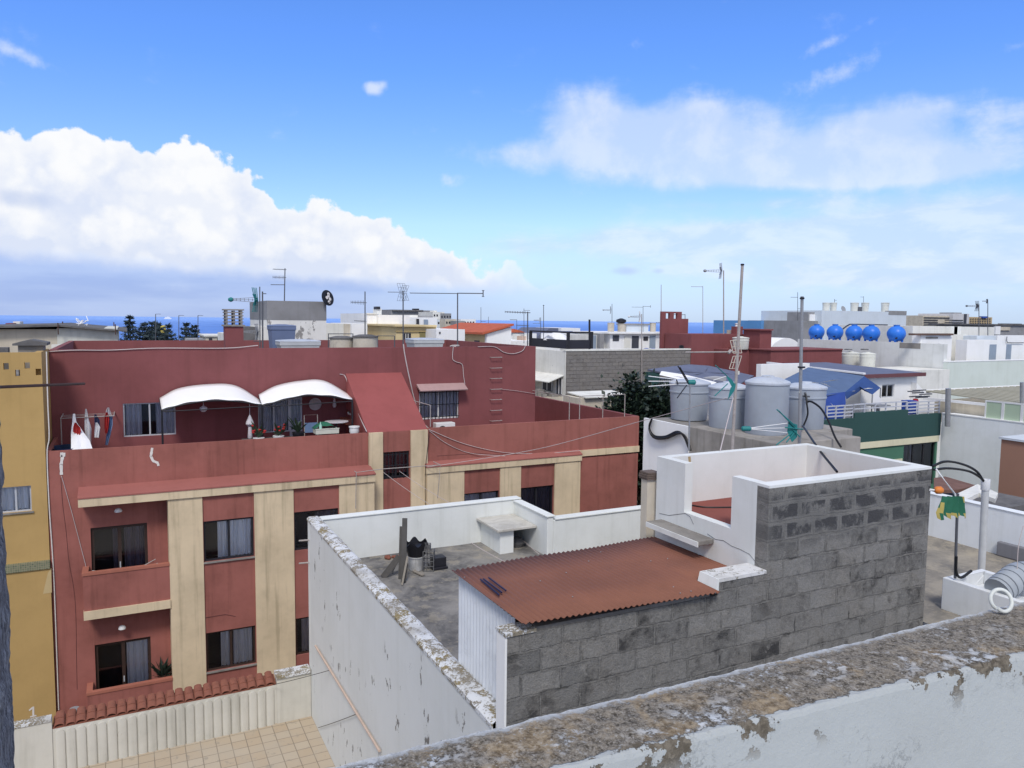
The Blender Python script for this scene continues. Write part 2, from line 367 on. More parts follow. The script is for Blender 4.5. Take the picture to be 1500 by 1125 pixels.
def mosaicmat():
    mt, n = newmat('green_mosaic'); p = n.pos(); x, y, z = n.sep(p)
    b = n.n('ShaderNodeTexBrick'); n.put(b.inputs['Vector'], n.comb(n.m('ADD', x, 100.), n.m('ADD', n.m('ADD', z, y), 100.), 0.)); b.offset = 0
    for k, v in (('Scale', 1), ('Brick Width', .05), ('Row Height', .05), ('Mortar Size', .006)): b.inputs[k].default_value = v
    b.inputs['Color1'].default_value = (.1, .13, .08, 1); b.inputs['Color2'].default_value = (.2, .22, .13, 1); b.inputs['Mortar'].default_value = (.3, .26, .18, 1)
    n.out(b.outputs['Color'], .6); return mt
MOSAIC = mosaicmat()

# ------------------------------------------------------------------ repeated builders
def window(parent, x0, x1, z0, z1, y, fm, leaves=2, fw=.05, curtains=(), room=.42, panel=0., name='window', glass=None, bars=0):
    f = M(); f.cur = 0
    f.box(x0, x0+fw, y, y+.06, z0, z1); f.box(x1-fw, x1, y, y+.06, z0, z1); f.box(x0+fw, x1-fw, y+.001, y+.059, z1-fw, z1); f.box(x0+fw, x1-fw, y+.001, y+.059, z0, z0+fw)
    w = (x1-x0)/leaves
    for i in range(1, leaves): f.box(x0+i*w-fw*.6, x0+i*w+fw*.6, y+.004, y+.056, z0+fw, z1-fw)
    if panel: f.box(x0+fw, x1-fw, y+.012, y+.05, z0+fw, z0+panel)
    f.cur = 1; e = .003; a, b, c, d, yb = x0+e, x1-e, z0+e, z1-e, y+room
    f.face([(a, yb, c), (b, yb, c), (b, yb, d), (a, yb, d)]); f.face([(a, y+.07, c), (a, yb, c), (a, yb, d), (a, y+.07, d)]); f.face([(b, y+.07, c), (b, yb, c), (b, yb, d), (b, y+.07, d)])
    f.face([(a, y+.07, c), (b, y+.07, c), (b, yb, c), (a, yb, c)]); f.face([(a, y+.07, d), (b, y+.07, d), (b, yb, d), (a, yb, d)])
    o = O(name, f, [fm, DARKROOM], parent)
    g = M(); g.face([(x0+fw, y+.03, z0+max(fw, panel)), (x1-fw, y+.03, z0+max(fw, panel)), (x1-fw, y+.03, z1-fw), (x0+fw, y+.03, z1-fw)])
    O('pane', g, glass or GLASS, o)
    for (u0, u1, mt) in curtains:
        cm = M(); xa = x0+(x1-x0)*u0; xb = x0+(x1-x0)*u1; ph = random.random()*6; fr = 2*pi/.105
        cm.grid(lambda u, v: (xa+(xb-xa)*u, y+.09+.03*sin(fr*(xa+(xb-xa)*u)+ph+.6*sin(3*v+ph))+.012*sin(47*u+ph), z0+max(panel, .02)+.02+(z1-z0-max(panel, .02)-.06)*v), 44, 5)
        O('curtain', cm, mt, o, smooth=True)
    if bars:
        gm = M(); n = bars
        for i in range(n): 
            xx = x0+(x1-x0)*(i+.5)/n; gm.box(xx-.01, xx+.01, y-.06, y-.04, z0-.02, z1+.02)
        for zz in (z0+.08, (z0+z1)/2, z1-.08): gm.box(x0-.02, x1+.02, y-.065, y-.061, zz-.012, zz+.012)
        O('grille', gm, BLACKM, o)
    return o
def cable(name, label, pts, r, mt, sag=None, cat='cable', group=None, n=14):
    if sag is not None:
        a, b = Vector(pts[0]), Vector(pts[1]); pts = [a.lerp(b, i/n)-Vector((0, 0, sag*4*(i/n)*(1-i/n))) for i in range(n+1)]
    else:
        pts = smooth_path(pts)
    return O(name, M().tube(pts, r, 6), mt, label=label, cat=cat, group=group, smooth=True)
def smooth_path(pts, n=6):
    pts = [Vector(p) for p in pts]
    if len(pts) < 3: return pts
    q = [pts[0]*2-pts[1]]+pts+[pts[-1]*2-pts[-2]]; out = []
    for i in range(1, len(q)-2):
        for k in range(n):
            t = k/n; a, b, c, d = q[i-1], q[i], q[i+1], q[i+2]
            out.append(.5*((2*b)+(c-a)*t+(2*a-5*b+4*c-d)*t*t+(3*b-a-3*c+d)*t**3))
    out.append(pts[-1]); return out
def tank(label, bx, by, zb, wpx, pyt, mt, mtl, taper=.9, band=True, group=None, name='water_tank', domed=.05):
    "round roof tank: front of its foot at photo point (bx,by) on the level zb"
    f0 = P(bx, by, Z=zb); d0 = depth(f0); r = wpx/2/F*d0; r = wpx/2/F*(d0+r); h = Vector((FW.x, FW.y, 0)).normalized()
    c = f0+h*r*taper; zt = D(bx, pyt, depth(c)).z; H = zt-zb
    t = T(name, label, 'water tank', (c.x, c.y, zb), group)
    prof = [(r*taper*.97, 0), (r*taper, .03)]
    if band: prof += [(r*(taper+(1-taper)*.7), H*.7), (r*(taper+(1-taper)*.7)+.02, H*.705), (r*(taper+(1-taper)*.7)+.02, H*.735), (r*(taper+(1-taper)*.72), H*.74)]
    prof += [(r*.985, H*.925)]
    O('tank_body', M().lathe(prof, c, 40), mt, t, smooth=True)
    O('lid', M().lathe([(r*1.0, H*.905), (r*1.03, H*.915), (r*1.03, H*.95), (r*.98, H*.97), (r*.6, H*(1+domed*.7)-.01), (r*.3, H*(1+domed)-.01), (r*.28, H*(1+domed)+.02), (.01, H*(1+domed)+.02)], c, 40), mtl, t, smooth=True)
    return t, c, r, H
RIGHT = R0.copy(); AWAY = Vector((FW.x, FW.y, 0)).normalized()
def antenna(label, base, top, r=.02, parts=(), mt=None, name='tv_antenna', cat='antenna', lean=None, group=None):
    """mast plus heads. heads: ('yagi', z, length, side, elements), ('vee', z, length, side, mat), ('grid', z, size, side), ('dipole', z, len, side), ('bar', z, len, side), ('cap', ...)"""
    base = Vector(base); top = Vector(top); mt = mt or DARKM
    t = T(name, label, cat, base, group)
    O('mast', M().tube([base, top], r, 8, r*.85), mt, t, smooth=True)
    for h in parts:
        k, f = h[0], h[1]; q = base.lerp(top, f); L = h[2]; s = RIGHT*h[3]; wd = r*.55
        if len(h) > 4 and h[4]: wd = h[4]
        b = M()
        if k == 'yagi':     # boom with short rods, upright or flat
            e = q+s*L+Vector((0, 0, L*.03)); b.tube([q-s*L*.12, e], wd, 6); n = 9
            for i in range(n+1):
                c = q.lerp(e, i/n); l = L*(.16-.006*i); dv = (Vector((0, 0, 1)) if (len(h) > 5 and h[5]) else AWAY*.7+Vector((0, 0, .35))); b.tube([c-dv*l, c+dv*l], wd*.6, 5)
            O('boom', b, mt, t)
        elif k == 'vee':    # three rods, head plate and folded reflector
            e = q+s*L; hm = h[5] if len(h) > 5 else TEAL
            for dz in (-.07, 0, .07): b.tube([q+s*L*.1+Vector((0, 0, dz*L*1.2)), e+Vector((0, 0, dz*L*.35))], wd*.7, 5)
            for i in range(5):
                c = q+s*L*(.25+.14*i)
                for dv in (AWAY*.6+Vector((0, 0, .8)), AWAY*.6-Vector((0, 0, .8))): b.tube([c-dv*L*.045, c+dv*L*.045], wd*.5, 4)
            O('boom', b, GREYM, t)
            g = M(); g.lathe([(L*.05, -L*.08), (L*.08, -.02*L), (L*.08, .02*L), (L*.05, L*.08)], e, 12, Matrix.Rotation(pi/2, 3, AWAY)); O('head', g, hm, t)
            g = M()
            for sg in (1, -1):
                for w_ in (-.16, -.05, .05, .16):
                    g.tube([q+s*L*.12+AWAY*L*w_, q+s*L*.02+s*L*.3*(.55)+AWAY*L*w_*1.4+Vector((0, 0, sg*L*.42))], wd, 5)
                g.face([q+s*L*.12-AWAY*L*.17, q+s*L*.12+AWAY*L*.17, q+s*L*.2+AWAY*L*.17+Vector((0, 0, sg*L*.2)), q+s*L*.2-AWAY*L*.17+Vector((0, 0, sg*L*.2))])
            O('reflector', g, hm, t)
        elif k == 'grid':   # two leaning rod panels
            for sg in (1, -1):
                a0 = q+Vector((0, 0, sg*L*.08)); a1 = q+s*L*.55+Vector((0, 0, sg*L*.75))
                for i in range(4):
                    dv = AWAY*(i-1.5)*L*.16+RIGHT*(i-1.5)*L*.2; b.tube([a0+dv, a1+dv], wd*.7, 5)
                for i in range(3):
                    c = a0.lerp(a1, i/2); dv = AWAY*L*.24+RIGHT*L*.3; b.tube([c-dv, c+dv], wd*.6, 5)
            O('reflector', b, mt if not (len(h) > 5) else h[5], t)
        elif k == 'dipole':
            e = q+s*L; b.tube([q, e], wd, 6); b.tube([e-Vector((0, 0, L*.12)), e+Vector((0, 0, L*.12))], wd, 6)
            for dz in (-.12, .12): b.tube([e+Vector((0, 0, L*dz))-RIGHT*L*.05, e+Vector((0, 0, L*dz))+RIGHT*L*.05], wd*.6, 5)
            O('boom', b, mt, t)
        elif k == 'bar':
            e = q+s*L; b.tube([q, e], wd, 6); b.tube([e-AWAY*.1*L, e+AWAY*.1*L], wd*.8, 5); b.tube([e.lerp(q, .4)-AWAY*.1*L, e.lerp(q, .4)+AWAY*.1*L], wd*.8, 5)
            O('boom', b, mt, t)
        elif k == 'cap':
            b.lathe([(L*.6, -L*.3), (L, -L*.2), (L, L*.35), (L*.7, L*.6), (.003, L*.6)], q, 12); O('cap', b, BLACK, t, smooth=True)
        elif k == 'box':
            b.box(q.x-L/2+s.x*L*.6, q.x+L/2+s.x*L*.6, q.y-L/3, q.y+L/3, q.z-L*.6, q.z+L*.6); O('junction_box', b, TANKW, t)
    return t
# ================================================================== RED APARTMENT BUILDING
rb = T('apartment_building', 'dark red apartment building with cream pilasters and a roof terrace across the street', 'building', (7, 22, 0))
body = M()
body.wall(-1.85, .86, 0, 9.38, 22, .15, [(-.95, .36, 6.56, 8.55), (-.95, .36, 3.45, 5.45)])
body.wall(13.6, 16.17, 0, 9.3, 22, .15)
body.box(-1.85, -1.70, 22.15, 33, 0, 9.3); body.box(16.02, 16.17, 22.15, 33, 0, 9.3); body.box(-1.70, 16.02, 32.85, 33, 0, 9.3)
O('front_wall', body, RED_LO, rb)
flr = M().box(-1.85, 16.17, 22.16, 33, 9.3, 9.38); O('terrace_floor', flr, RED_RAMP, rb)
par = M()
ZPL = 10.60; ZPR = 10.63
par.box(-1.85, 6.34, 22.0, 22.07, 9.381, ZPL); par.box(8.19, 16.18, 22.0, 22.1, 9.381, ZPR)
par.box(-1.85, -1.76, 22.07, 24.5, 9.381, ZPL)
O('terrace_parapet', par, RED_LO, rb)
par = M().box(16.03, 16.18, 22.1, 33, 9.381, 10.63); par.box(13.34, 16.03, 32.85, 33, 9.381, 10.66)
O('side_parapet', par, RED_UP, rb)
SHOULDER = plaster('weathered_red_ledge', (.335, .122, .104, 1), .78, .5, .4)
# left bay
for x0, x1 in ((.85, 1.68), (2.99, 4.04), (5.32, 6.35)):
    O('pilaster', M().box(x0, x1, 21.4, 22.1, 0, 9.255), CREAM, rb)
inf = M()
for x0, x1 in ((1.68, 2.99), (4.04, 5.32)):
    inf.wall(x0, x1, 0, 9.255, 21.45, .12, [(x0+.02, x1-.02, 7.46, 8.56), (x0+.02, x1-.02, 4.42, 5.5), (x0+.02, x1-.02, 1.4, 2.45)])
O('infill_panel', inf, RED_LO, rb)
def belt(x0, x1, y0, z0, z1, zs):
    O('belt_course', M().box(x0, x1, y0, 22.0 if y0 < 21.9 else 22.0, z0, z1), CREAM, rb)
    O('belt_weathering', M().prism([(y0-.015, z1-.012), (21.997, zs), (21.997, z1-.012)] if 0 else [(y0-.015, z1+.0), (y0-.015, z1+.035), (21.996, zs), (21.996, z1)], 'x', x0-.01, x1+.01), SHOULDER, rb)
belt(-1.17, 6.37, 21.35, 9.255, 9.46, 9.64)
belt(8.1, 13.68, 21.76, 9.26, 9.45, 9.60)
O('belt_course', M().box(13.68, 16.19, 21.955, 22.0, 9.36, 9.57), CREAM, rb)
# windows, left bay
FM = BLACKM
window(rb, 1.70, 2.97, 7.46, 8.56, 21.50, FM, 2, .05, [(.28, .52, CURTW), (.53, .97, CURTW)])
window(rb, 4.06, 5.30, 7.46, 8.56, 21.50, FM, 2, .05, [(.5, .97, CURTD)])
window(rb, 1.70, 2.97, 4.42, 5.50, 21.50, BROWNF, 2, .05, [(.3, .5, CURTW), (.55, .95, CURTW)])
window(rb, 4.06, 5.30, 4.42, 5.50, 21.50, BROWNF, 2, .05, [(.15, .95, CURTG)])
O('window_sill', M().box(1.68, 2.99, 21.40, 21.52, 7.42, 7.458), CONC, rb)
O('window_sill', M().box(1.68, 2.99, 21.40, 21.52, 4.38, 4.418), CONC, rb)
# balconies
for zb in (6.37, 3.27):
    O('balcony_slab', M().box(-1.14, .85, 21.36, 22.0, zb, zb+.22), CREAM, rb)
    bp = M().box(-1.13, .85, 21.40, 21.50, zb+.22, zb+1.13); bp.box(-1.13, -1.03, 21.50, 22.0, zb+.22, zb+1.13)
    O('balcony_parapet', bp, RED_LO, rb)
    bp = M().box(-1.15, .85, 21.38, 21.52, zb+1.13, zb+1.2); bp.box(-1.15, -1.01, 21.52, 22.0, zb+1.13, zb+1.2)
    O('balcony_rail', bp, TERRA, rb)
    d = window(rb, -.95, .36, zb+.23, zb+2.17, 22.06, BROWNF, 2, .07, [(.38, .52, CURTD), (.58, .97, CURTD)] if zb > 5 else [(.56, .94, CURTW)], .5, .55, 'balcony_door')
    O('handle', M().box(-.31, -.28, 22.03, 22.058, zb+1.05, zb+1.2), ALU, d)
    l = O('ceiling_lamp', M().lathe([(.09, 0), (.09, .03), (.07, .07), (.03, .09), (.002, .09)], (-.3, 21.75, zb+2.6), 16, None), WHITEP, rb, smooth=True)
# right bay
for x0, x1 in ((8.13, 9.37), (10.63, 11.38), (12.65, 13.65)):
    O('pilaster', M().box(x0, x1, 21.8, 22.15, 0, 9.26), CREAM, rb)
inf = M()
for x0, x1 in ((9.37, 10.63), (11.38, 12.65)):
    inf.wall(x0, x1, 0, 9.26, 21.85, .12, [(x0+.02, x1-.02, 7.35, 8.5), (x0+.02, x1-.02, 4.3, 5.4)])
O('infill_panel', inf, RED_LO, rb)
window(rb, 9.39, 10.61, 7.35, 8.50, 21.92, FM, 2, .05, [(.03, .95, CURTG)])
window(rb, 11.40, 12.63, 7.35, 8.50, 21.92, FM, 2, .05, [(.03, .97, CURTD)])
window(rb, 9.39, 10.61, 4.3, 5.40, 21.92, FM, 2); window(rb, 11.40, 12.63, 4.3, 5.40, 21.92, FM, 2)
# stair bay
for x0, x1 in ((6.35, 6.77), (7.65, 8.19)):
    O('pilaster', M().box(x0, x1, 21.9, 22.2, 0, 10.6), CREAM, rb)
O('stair_wall', M().wall(6.77, 7.65, 0, 10.6, 21.98, .15, [(6.80, 7.62, 9.15, 9.98)]), RED_LO, rb)
window(rb, 6.80, 7.62, 9.15, 9.98, 22.06, BLACKM, 2, .04, bars=7)
O('stair_roof', M().prism([(21.99, 10.605), (24.5, 12.2), (24.5, 9.385), (22.2, 9.385), (22.2, 10.5), (21.99, 10.5)], 'x', 6.33, 8.22), RED_RAMP, rb, bevel=.02)
# upper set-back storey
up_ = M()
hA = (-.13, 1.27, 10.44, 11.44); hB = (3.9, 5.35, 9.45, 11.45); hC = (8.87, 10.28, 10.45, 11.55)
wx = lambda px: P(px, 600, Y=24.5).x
hA = (wx(180), wx(257), 10.50, 11.47); hB = (wx(378), wx(443), 9.5, 11.47); hC = (wx(614), wx(672), 10.55, 11.56)
up_.wall(-1.9, 13.33, 9.385, 13.03, 24.5, .18, [hA, hB, hC])
up_.box(-1.9, -1.74, 24.68, 33.02, 9.385, 13.03); up_.box(13.17, 13.33, 24.68, 33.02, 9.385, 13.03); up_.box(-1.74, 13.17, 32.84, 33.02, 9.385, 13.03)
O('penthouse_wall', up_, RED_UP, rb)
O('roof_slab', M().box(-1.74, 13.17, 24.68, 32.84, 12.3, 12.45), ROOFCON, rb)
window(rb, *hA, 24.54, ALU, 2, .035, [(.03, .35, CURTG), (.62, .97, CURTG)])
window(rb, hB[0], hB[0]+.95, 10.4, hB[3], 24.54, ALU, 2, .035, [(.05, .95, CURTG)])
dd = window(rb, hB[0]+.95, hB[1], 9.5, hB[3], 24.545, ALU, 1, .05, [(.05, .95, CURTG)], .5, .95, 'terrace_door')
O('under_window_wall', M().box(hB[0], hB[0]+.949, 24.52, 24.66, 9.5, 10.399), RED_UP, rb)
window(rb, *hC, 24.56, WHITEP, 2, .05, [(.03, .97, CURTG)], bars=11)
O('window_hood', M().prism([(24.499, 11.78), (24.499, 11.70), (24.12, 11.55), (24.10, 11.585)], 'x', wx(610), wx(679)), plaster('hood_render', (.42, .28, .27, 1), .7), rb)
# ladder rungs
for py in (523.3, 539, 554.3, 570, 585.3, 601, 616.3):
    a = P(717.7, py, Y=24.5); b = P(733.3, py, Y=24.5); rg = M()
    rg.tube([(a.x, 24.5, a.z), (a.x, 24.38, a.z), (b.x, 24.38, a.z), (b.x, 24.5, a.z)], .013, 6); O('ladder_rung', rg, POLE, rb)
# roof chimney
c = P(342, 478, Y=25.6); w = .27
O('chimney', M().box(c.x-w, c.x+w, 25.4, 25.9, 12.45, c.z), RED_UP, rb)
ch = M(); ch.box(c.x-w-.05, c.x+w+.05, 25.35, 25.95, c.z, c.z+.05)
for i in range(4):
    zz = c.z+.12+i*.1
    ch.box(c.x-w-.01, c.x+w+.01, 25.38, 25.92, zz, zz+.035)
for ix in (-1, 1):
    for iy in (25.42, 25.86): ch.box(c.x+ix*(w-.05)-.03, c.x+ix*(w-.05)+.03, iy-.03, iy+.03, c.z+.05, c.z+.5)
ch.box(c.x-.03, c.x+.03, 25.42, 25.86, c.z+.05, c.z+.49)
ch.box(c.x-w-.03, c.x+w+.03, 25.36, 25.94, c.z+.5, c.z+.54)
O('chimney_cap', ch, CONC, rb)
# filler patches where cables were chased into the parapet
def patch(pts, w):
    b = M()
    for i in range(len(pts)-1):
        a = Vector(pts[i]); c2 = Vector(pts[i+1]); d = (c2-a).normalized(); nrm = Vector((-d.z, 0, d.x)); l = (c2-a).length; k = max(2, int(l/.05))
        for j in range(k):
            p0 = a.lerp(c2, j/k); p1 = a.lerp(c2, (j+1.2)/k); w0 = w*(.8+.4*random.random()); w1 = w*(.8+.4*random.random()); y = 21.991-.001*((i*7+j) % 4)
            b.face([p0-nrm*w0+Vector((0, y-p0.y, 0)), p0+nrm*w0+Vector((0, y-p0.y, 0)), p1+nrm*w1+Vector((0, y-p1.y, 0)), p1-nrm*w1+Vector((0, y-p1.y, 0))])
    O('filler_patch', b, PUTTY, rb)
F22 = lambda px, py: P(px, py, Y=21.99)
patch([F22(88, 666), F22(95, 666)], .05); patch([F22(92, 667), F22(89.5, 680), F22(90, 695)], .035)
patch([F22(223, 656), F22(221, 668), F22(224, 675), F22(231, 678), F22(232, 682)], .03)

for pts_ in (((89, 700), (92, 740), (97, 780), (101, 822), (108, 862), (111, 900), (112, 960), (113, 1010)), ((300, 905), (330, 900), (345, 903)), ((640, 668), (700, 664), (760, 668))):
    k = smooth_path([P(x, y, Y=21.998) for x, y in pts_], 5) if pts_[0][0] < 200 else [P(x, y, Y=21.44 if pts_[0][0] < 500 else 21.998) for x, y in pts_]
    O('crack', M().tube(k, .006, 4), flat('dark_crack', (.11, .04, .04, 1), .95), rb)
# awnings
def awning(label, pts_back, pts_front, yb, yf):
    t = T('awning', label, 'awning', P(*pts_front[0], Y=yf), 'arched white awnings')
    A = smooth_path([P(*p, Y=yb) for p in pts_back], 8); B = smooth_path([P(*p, Y=yf) for p in pts_front], 8); n = len(A)-1
    pa = lambda L, u: L[int(u*n)] if u*n == int(u*n) else L[int(u*n)].lerp(L[min(n, int(u*n)+1)], u*n-int(u*n))
    g = M(); g.grid(lambda u, v: tuple(pa(A, u).lerp(pa(B, u), v)+Vector((0, 0, -.02*sin(pi*v)+.012*sin(u*pi*8)*v))), n, 6)
    o = O('canopy', g, FABRIC, t, smooth=True); s = o.modifiers.new('solid', 'SOLIDIFY'); s.thickness = .008
    fr = M(); fr.tube([p-Vector((0, -.02, .03)) for p in B], .022, 6); fr.tube([p-Vector((0, .02, .03)) for p in A], .022, 6)
    for i in (0, n//2, n): fr.tube([A[i]-Vector((0, 0, .03)), B[i]-Vector((0, 0, .03))], .018, 6)
    fr.tube([(B[0].x, B[0].y, 9.38), B[0]-Vector((0, 0, .03))], .03, 6); fr.tube([(B[n].x, B[n].y, 9.38), B[n]-Vector((0, 0, .03))], .03, 6)
    fr.tube([B[0]-Vector((0, 0, .06)), B[n]-Vector((0, 0, .06))], .015, 6)
    O('frame', fr, BLACKM, t)
awning('white arched awning over the left part of the red terrace, nearer the laundry', [(234, 583), (262, 569), (305, 563), (345, 565), (381, 586)], [(237, 600), (265, 592), (305, 586), (345, 586.5), (383, 592)], 24.42, 22.9)
awning('white arched awning beside the red stair roof, over the potted terrace corner', [(379, 578), (405, 565), (440, 558), (475, 558), (515, 580)], [(384, 593), (407, 587), (442, 579), (478, 579), (516, 585)], 24.42, 22.95)

# ---- terrace things
def P2(px, py, y): return P(px, py, Y=y)
t = T('laundry_rack', 'metal wall rail for drying clothes at the left end of the red terrace', 'clothes rail', P2(88, 660, 23.7))
a = P2(89, 613, 23.6); b = P2(167, 609, 23.6); rk = M(); rk.tube([(a.x, 23.6, 9.38), a, b, (b.x, 24.5, b.z)], .018, 6); rk.tube([(a.x, 24.5, a.z+.02), (a.x, 23.6, a.z)], .015, 6)
for yy in (23.9, 24.2): rk.tube([(a.x, yy, a.z+.01), (b.x, yy, b.z+.01)], .006, 5)
O('rail', rk, POLE, t)
def cloth(label, px, mt, y=23.58, mt2=None, wob=.03, name='hanging_cloth', cat='laundry'):
    "px: outline rows top to bottom [(xl,xr,y)...]"
    g = M(); vs = []; ph = random.random()*6; rows = len(px); nu = 8
    import itertools
    fine = []
    for k in range(rows-1):
        for q in range(4): 
            tt = q/4; fine.append([px[k][i]*(1-tt)+px[k+1][i]*tt for i in range(3)])
    fine.append(list(px[-1]))
    for r_, (xl, xr, yy) in enumerate(fine):
        for i in range(nu+1):
            p = P2(xl+(xr-xl)*i/nu, yy, y if not isinstance(y, tuple) else y[0]+(y[1]-y[0])*r_/(len(fine)-1)); p.y += wob*sin(i*1.7+ph+r_*.2); vs.append(p)
    fs = [(j*(nu+1)+i, j*(nu+1)+i+1, (j+1)*(nu+1)+i+1, (j+1)*(nu+1)+i) for j in range(len(fine)-1) for i in range(nu)]
    g.add(vs, fs); o = O(name, g, mt, label=label, cat=cat, group='laundry on the terrace rail', smooth=True); return o
cloth('large white sheet hung by its corners, hanging down to the terrace parapet', [(107, 110, 606), (106, 112, 618), (104, 122, 633), (104, 131, 645), (104, 137, 662)], CLOTHW, (23.6, 22.35), wob=.03)
cloth('red shirt hung in the fold of the white sheet', [(109, 112, 619), (107, 118, 627), (107, 119, 632), (112, 117, 637)], CLOTHR, 22.9)
cloth('narrow white cloth hanging between the sheet and the dark clothes', [(125, 127, 599), (124, 129, 611), (124, 134, 628), (127, 133, 650)], CLOTHW, 23.62)
cloth('navy top with white front on the laundry rail', [(138, 141, 607), (138, 146, 615), (139, 147, 626), (141, 146, 640)], CLOTHD, 23.6)
cloth('pale grey vest in front of the navy top', [(140, 143, 619), (139, 147, 626), (138, 145, 641)], CLOTHW, 23.52)
cloth('red top hanging beside the jeans', [(155, 158, 604), (153, 160, 613), (153, 159, 627), (154, 157, 635)], CLOTHR, 23.6)
cloth('blue jeans hanging at the right end of the laundry rail', [(158, 165, 609), (158, 165, 622), (156, 162, 637), (154, 158, 652)], CLOTHB, 23.66)
cloth('grey and white cloth bunched on top of the rail above the jeans', [(157, 160, 597), (155, 162, 603), (156, 164, 609)], CURTG, 23.9)
# dark blue tub
c = P2(92, 656, 22.8); O('plastic_tub', M().lathe([(.3, 9.5-9.38), (.42, c.z-9.38-.2), (.44, c.z-9.38+.02), (.41, c.z-9.38+.02), (.3, .3)], (c.x+.1, 22.85, 9.38), 24), flat('dark_blue_plastic', (.01, .03, .08, 1), .35), label='dark blue plastic tub in the left corner of the red terrace', cat='tub', smooth=True)
# hanging and standing things on the terrace
def pot(label, px, pyb, y, w, h, mt, plant=None, flowers=None):
    c = P2(px, pyb, y)-Vector((0, 0, .1 if y < 22.8 else 0)); t = T('flower_pot', label, 'plant pot', c)
    O('pot', M().lathe([(w*.35, 0), (w*.5, h*.5), (w*.48, h*.85), (w*.54, h*.87), (w*.54, h), (w*.45, h)], c, 18), mt, t, smooth=True)
    if plant:
        g = M()
        for i in range(plant):
            a = random.random()*6.28; l = w*(.5+random.random()); e = c+Vector((cos(a)*l*.7, sin(a)*l*.7, h+l*(.4+.8*random.random()))); s_ = c+Vector((0, 0, h*.9)); d = Vector((-sin(a), cos(a), 0))*w*.13
            mdl = s_.lerp(e, .6)+Vector((0, 0, w*.15)); g.face([s_, mdl-d, e, mdl+d])
        O('leaves', g, LEAF2, t)
    if flowers:
        g = M()
        for i in range(9):
            q = c+Vector(((random.random()-.5)*w*1.3, (random.random()-.5)*w, h+w*(.5+.6*random.random()))); g.lathe([(.01, -.03), (.045, 0), (.03, .03), (.002, .035)], q, 7)
        O('flowers', g, flowers, t)
    return t
def stool(label, px, pyt, y, w, mt, name='plant_stand', cat='stand'):
    c = P2(px, pyt, y); t = T(name, label, cat, (c.x, c.y, 9.38)); e_ = min(w*.7, .2); O('top', M().box(c.x-w, c.x+w, c.y-e_, c.y+e_, c.z-.04, c.z), mt, t)
    lg = M()
    for ix in (-1, 1):
        for iy in (-1, 1): O('leg', M().box(c.x+ix*(w-.04)-.02, c.x+ix*(w-.04)+.02, c.y+iy*(e_-.04)-.02, c.y+iy*(e_-.04)+.02, 9.38, c.z-.04), mt, t)
    return c
stool('low wooden plant stand behind the terrace parapet under the window', 395, 642, 22.6, .75, WOODD)
pot('pot with red flowers by the parapet, left of the terrace door', 379, 641, 22.6, .3, .1, WHITEP, 22, CLOTHR)
pot('taller pot of red flowers beside the terrace door', 408, 639, 22.6, .3, .12, WHITEP, 22, CLOTHR)
pot('small dark planter of foliage in front of the terrace door', 437, 636, 22.55, .34, .16, BLACK, 16)
stool('low bench carrying the white jar and the crates', 487, 640, 22.6, 1.2, WOODD, 'bench', 'bench')
pot('white round ceramic pot at the foot of the stair roof', 519, 634, 22.55, .3, .3, WHITEP)
c = P2(478, 633, 22.5); O('shallow_crate', M().box(c.x-.34, c.x+.34, 22.35, 22.75, c.z-.03, c.z+.1).box(c.x-.35, c.x+.35, 22.34, 22.36, c.z+.1, c.z+.13), plaster('pale_wood_crate', (.6, .6, .52, 1)), label='pale shallow crate standing behind the parapet under the right awning', cat='crate')
g = M(); c = P2(474, 628, 22.7); g.grid(lambda u, v: (c.x-.32+.64*u, 22.42+.45*v, c.z+.03+.17*sin(pi*u)**.7*(.6+.4*sin(3*v))+.02*sin(9*u+5*v)), 14, 6); O('green_cover', g, CLOTHG, label='crumpled green plastic cover lying on the pale crate', cat='cover', smooth=True)
c = P2(469, 631, 22.45); O('bottle', M().lathe([(.04, 0), (.042, .16), (.015, .22), (.015, .27), (.001, .27)], (c.x, 22.4, c.z), 12), flat('clear_green_plastic', (.35, .6, .5, 1), .2), label='pale bottle standing in front of the green cover', cat='bottle', smooth=True)
t = T('folding_chair', 'blue folding chair with a pale tube frame under the right awning', 'chair', P2(456, 640, 23.4)); c = P2(456, 625, 23.4)
cf = M(); zz = P2(456, 608, 23.4).z
cf.tube([(c.x-.2, 23.4, 9.38), (c.x-.2, 23.45, zz), (c.x+.2, 23.45, zz), (c.x+.2, 23.4, 9.38)], .014, 6); cf.tube([(c.x-.2, 22.95, 9.38), (c.x-.2, 23.42, 10.2)], .014, 6); cf.tube([(c.x+.2, 22.95, 9.38), (c.x+.2, 23.42, 10.2)], .014, 6)
O('frame', cf, POLE, t); O('backrest', M().box(c.x-.19, c.x+.19, 23.41, 23.43, c.z-.18, c.z+.12), CLOTHB, t); O('seat', M().box(c.x-.19, c.x+.19, 22.98, 23.4, 9.85, 9.88), CLOTHB, t)
t = T('round_table', 'small round table on one leg under the right awning', 'table', P2(493, 640, 23.3)); c = P2(493, 617, 23.3)
O('tabletop', M().lathe([(.36, -.02), (.36, 0), (.01, .001)], c, 24), CURTG, t); O('leg', M().tube([(c.x, c.y, 9.38), (c.x, c.y, c.z-.02)], .03, 8), DARKM, t)
c = P2(517, 618, 24.0); O('wall_shelf', M().box(c.x-.3, c.x+.3, 23.75, 24.49, c.z-.05, c.z+.12), TERRA, label='red box shelf against the stair roof under the right awning', cat='shelf')
pot('small pot with bright blossom on the red box shelf', 517, 617, 24.0, .2, .1, WOODL, 14, PUTTY)
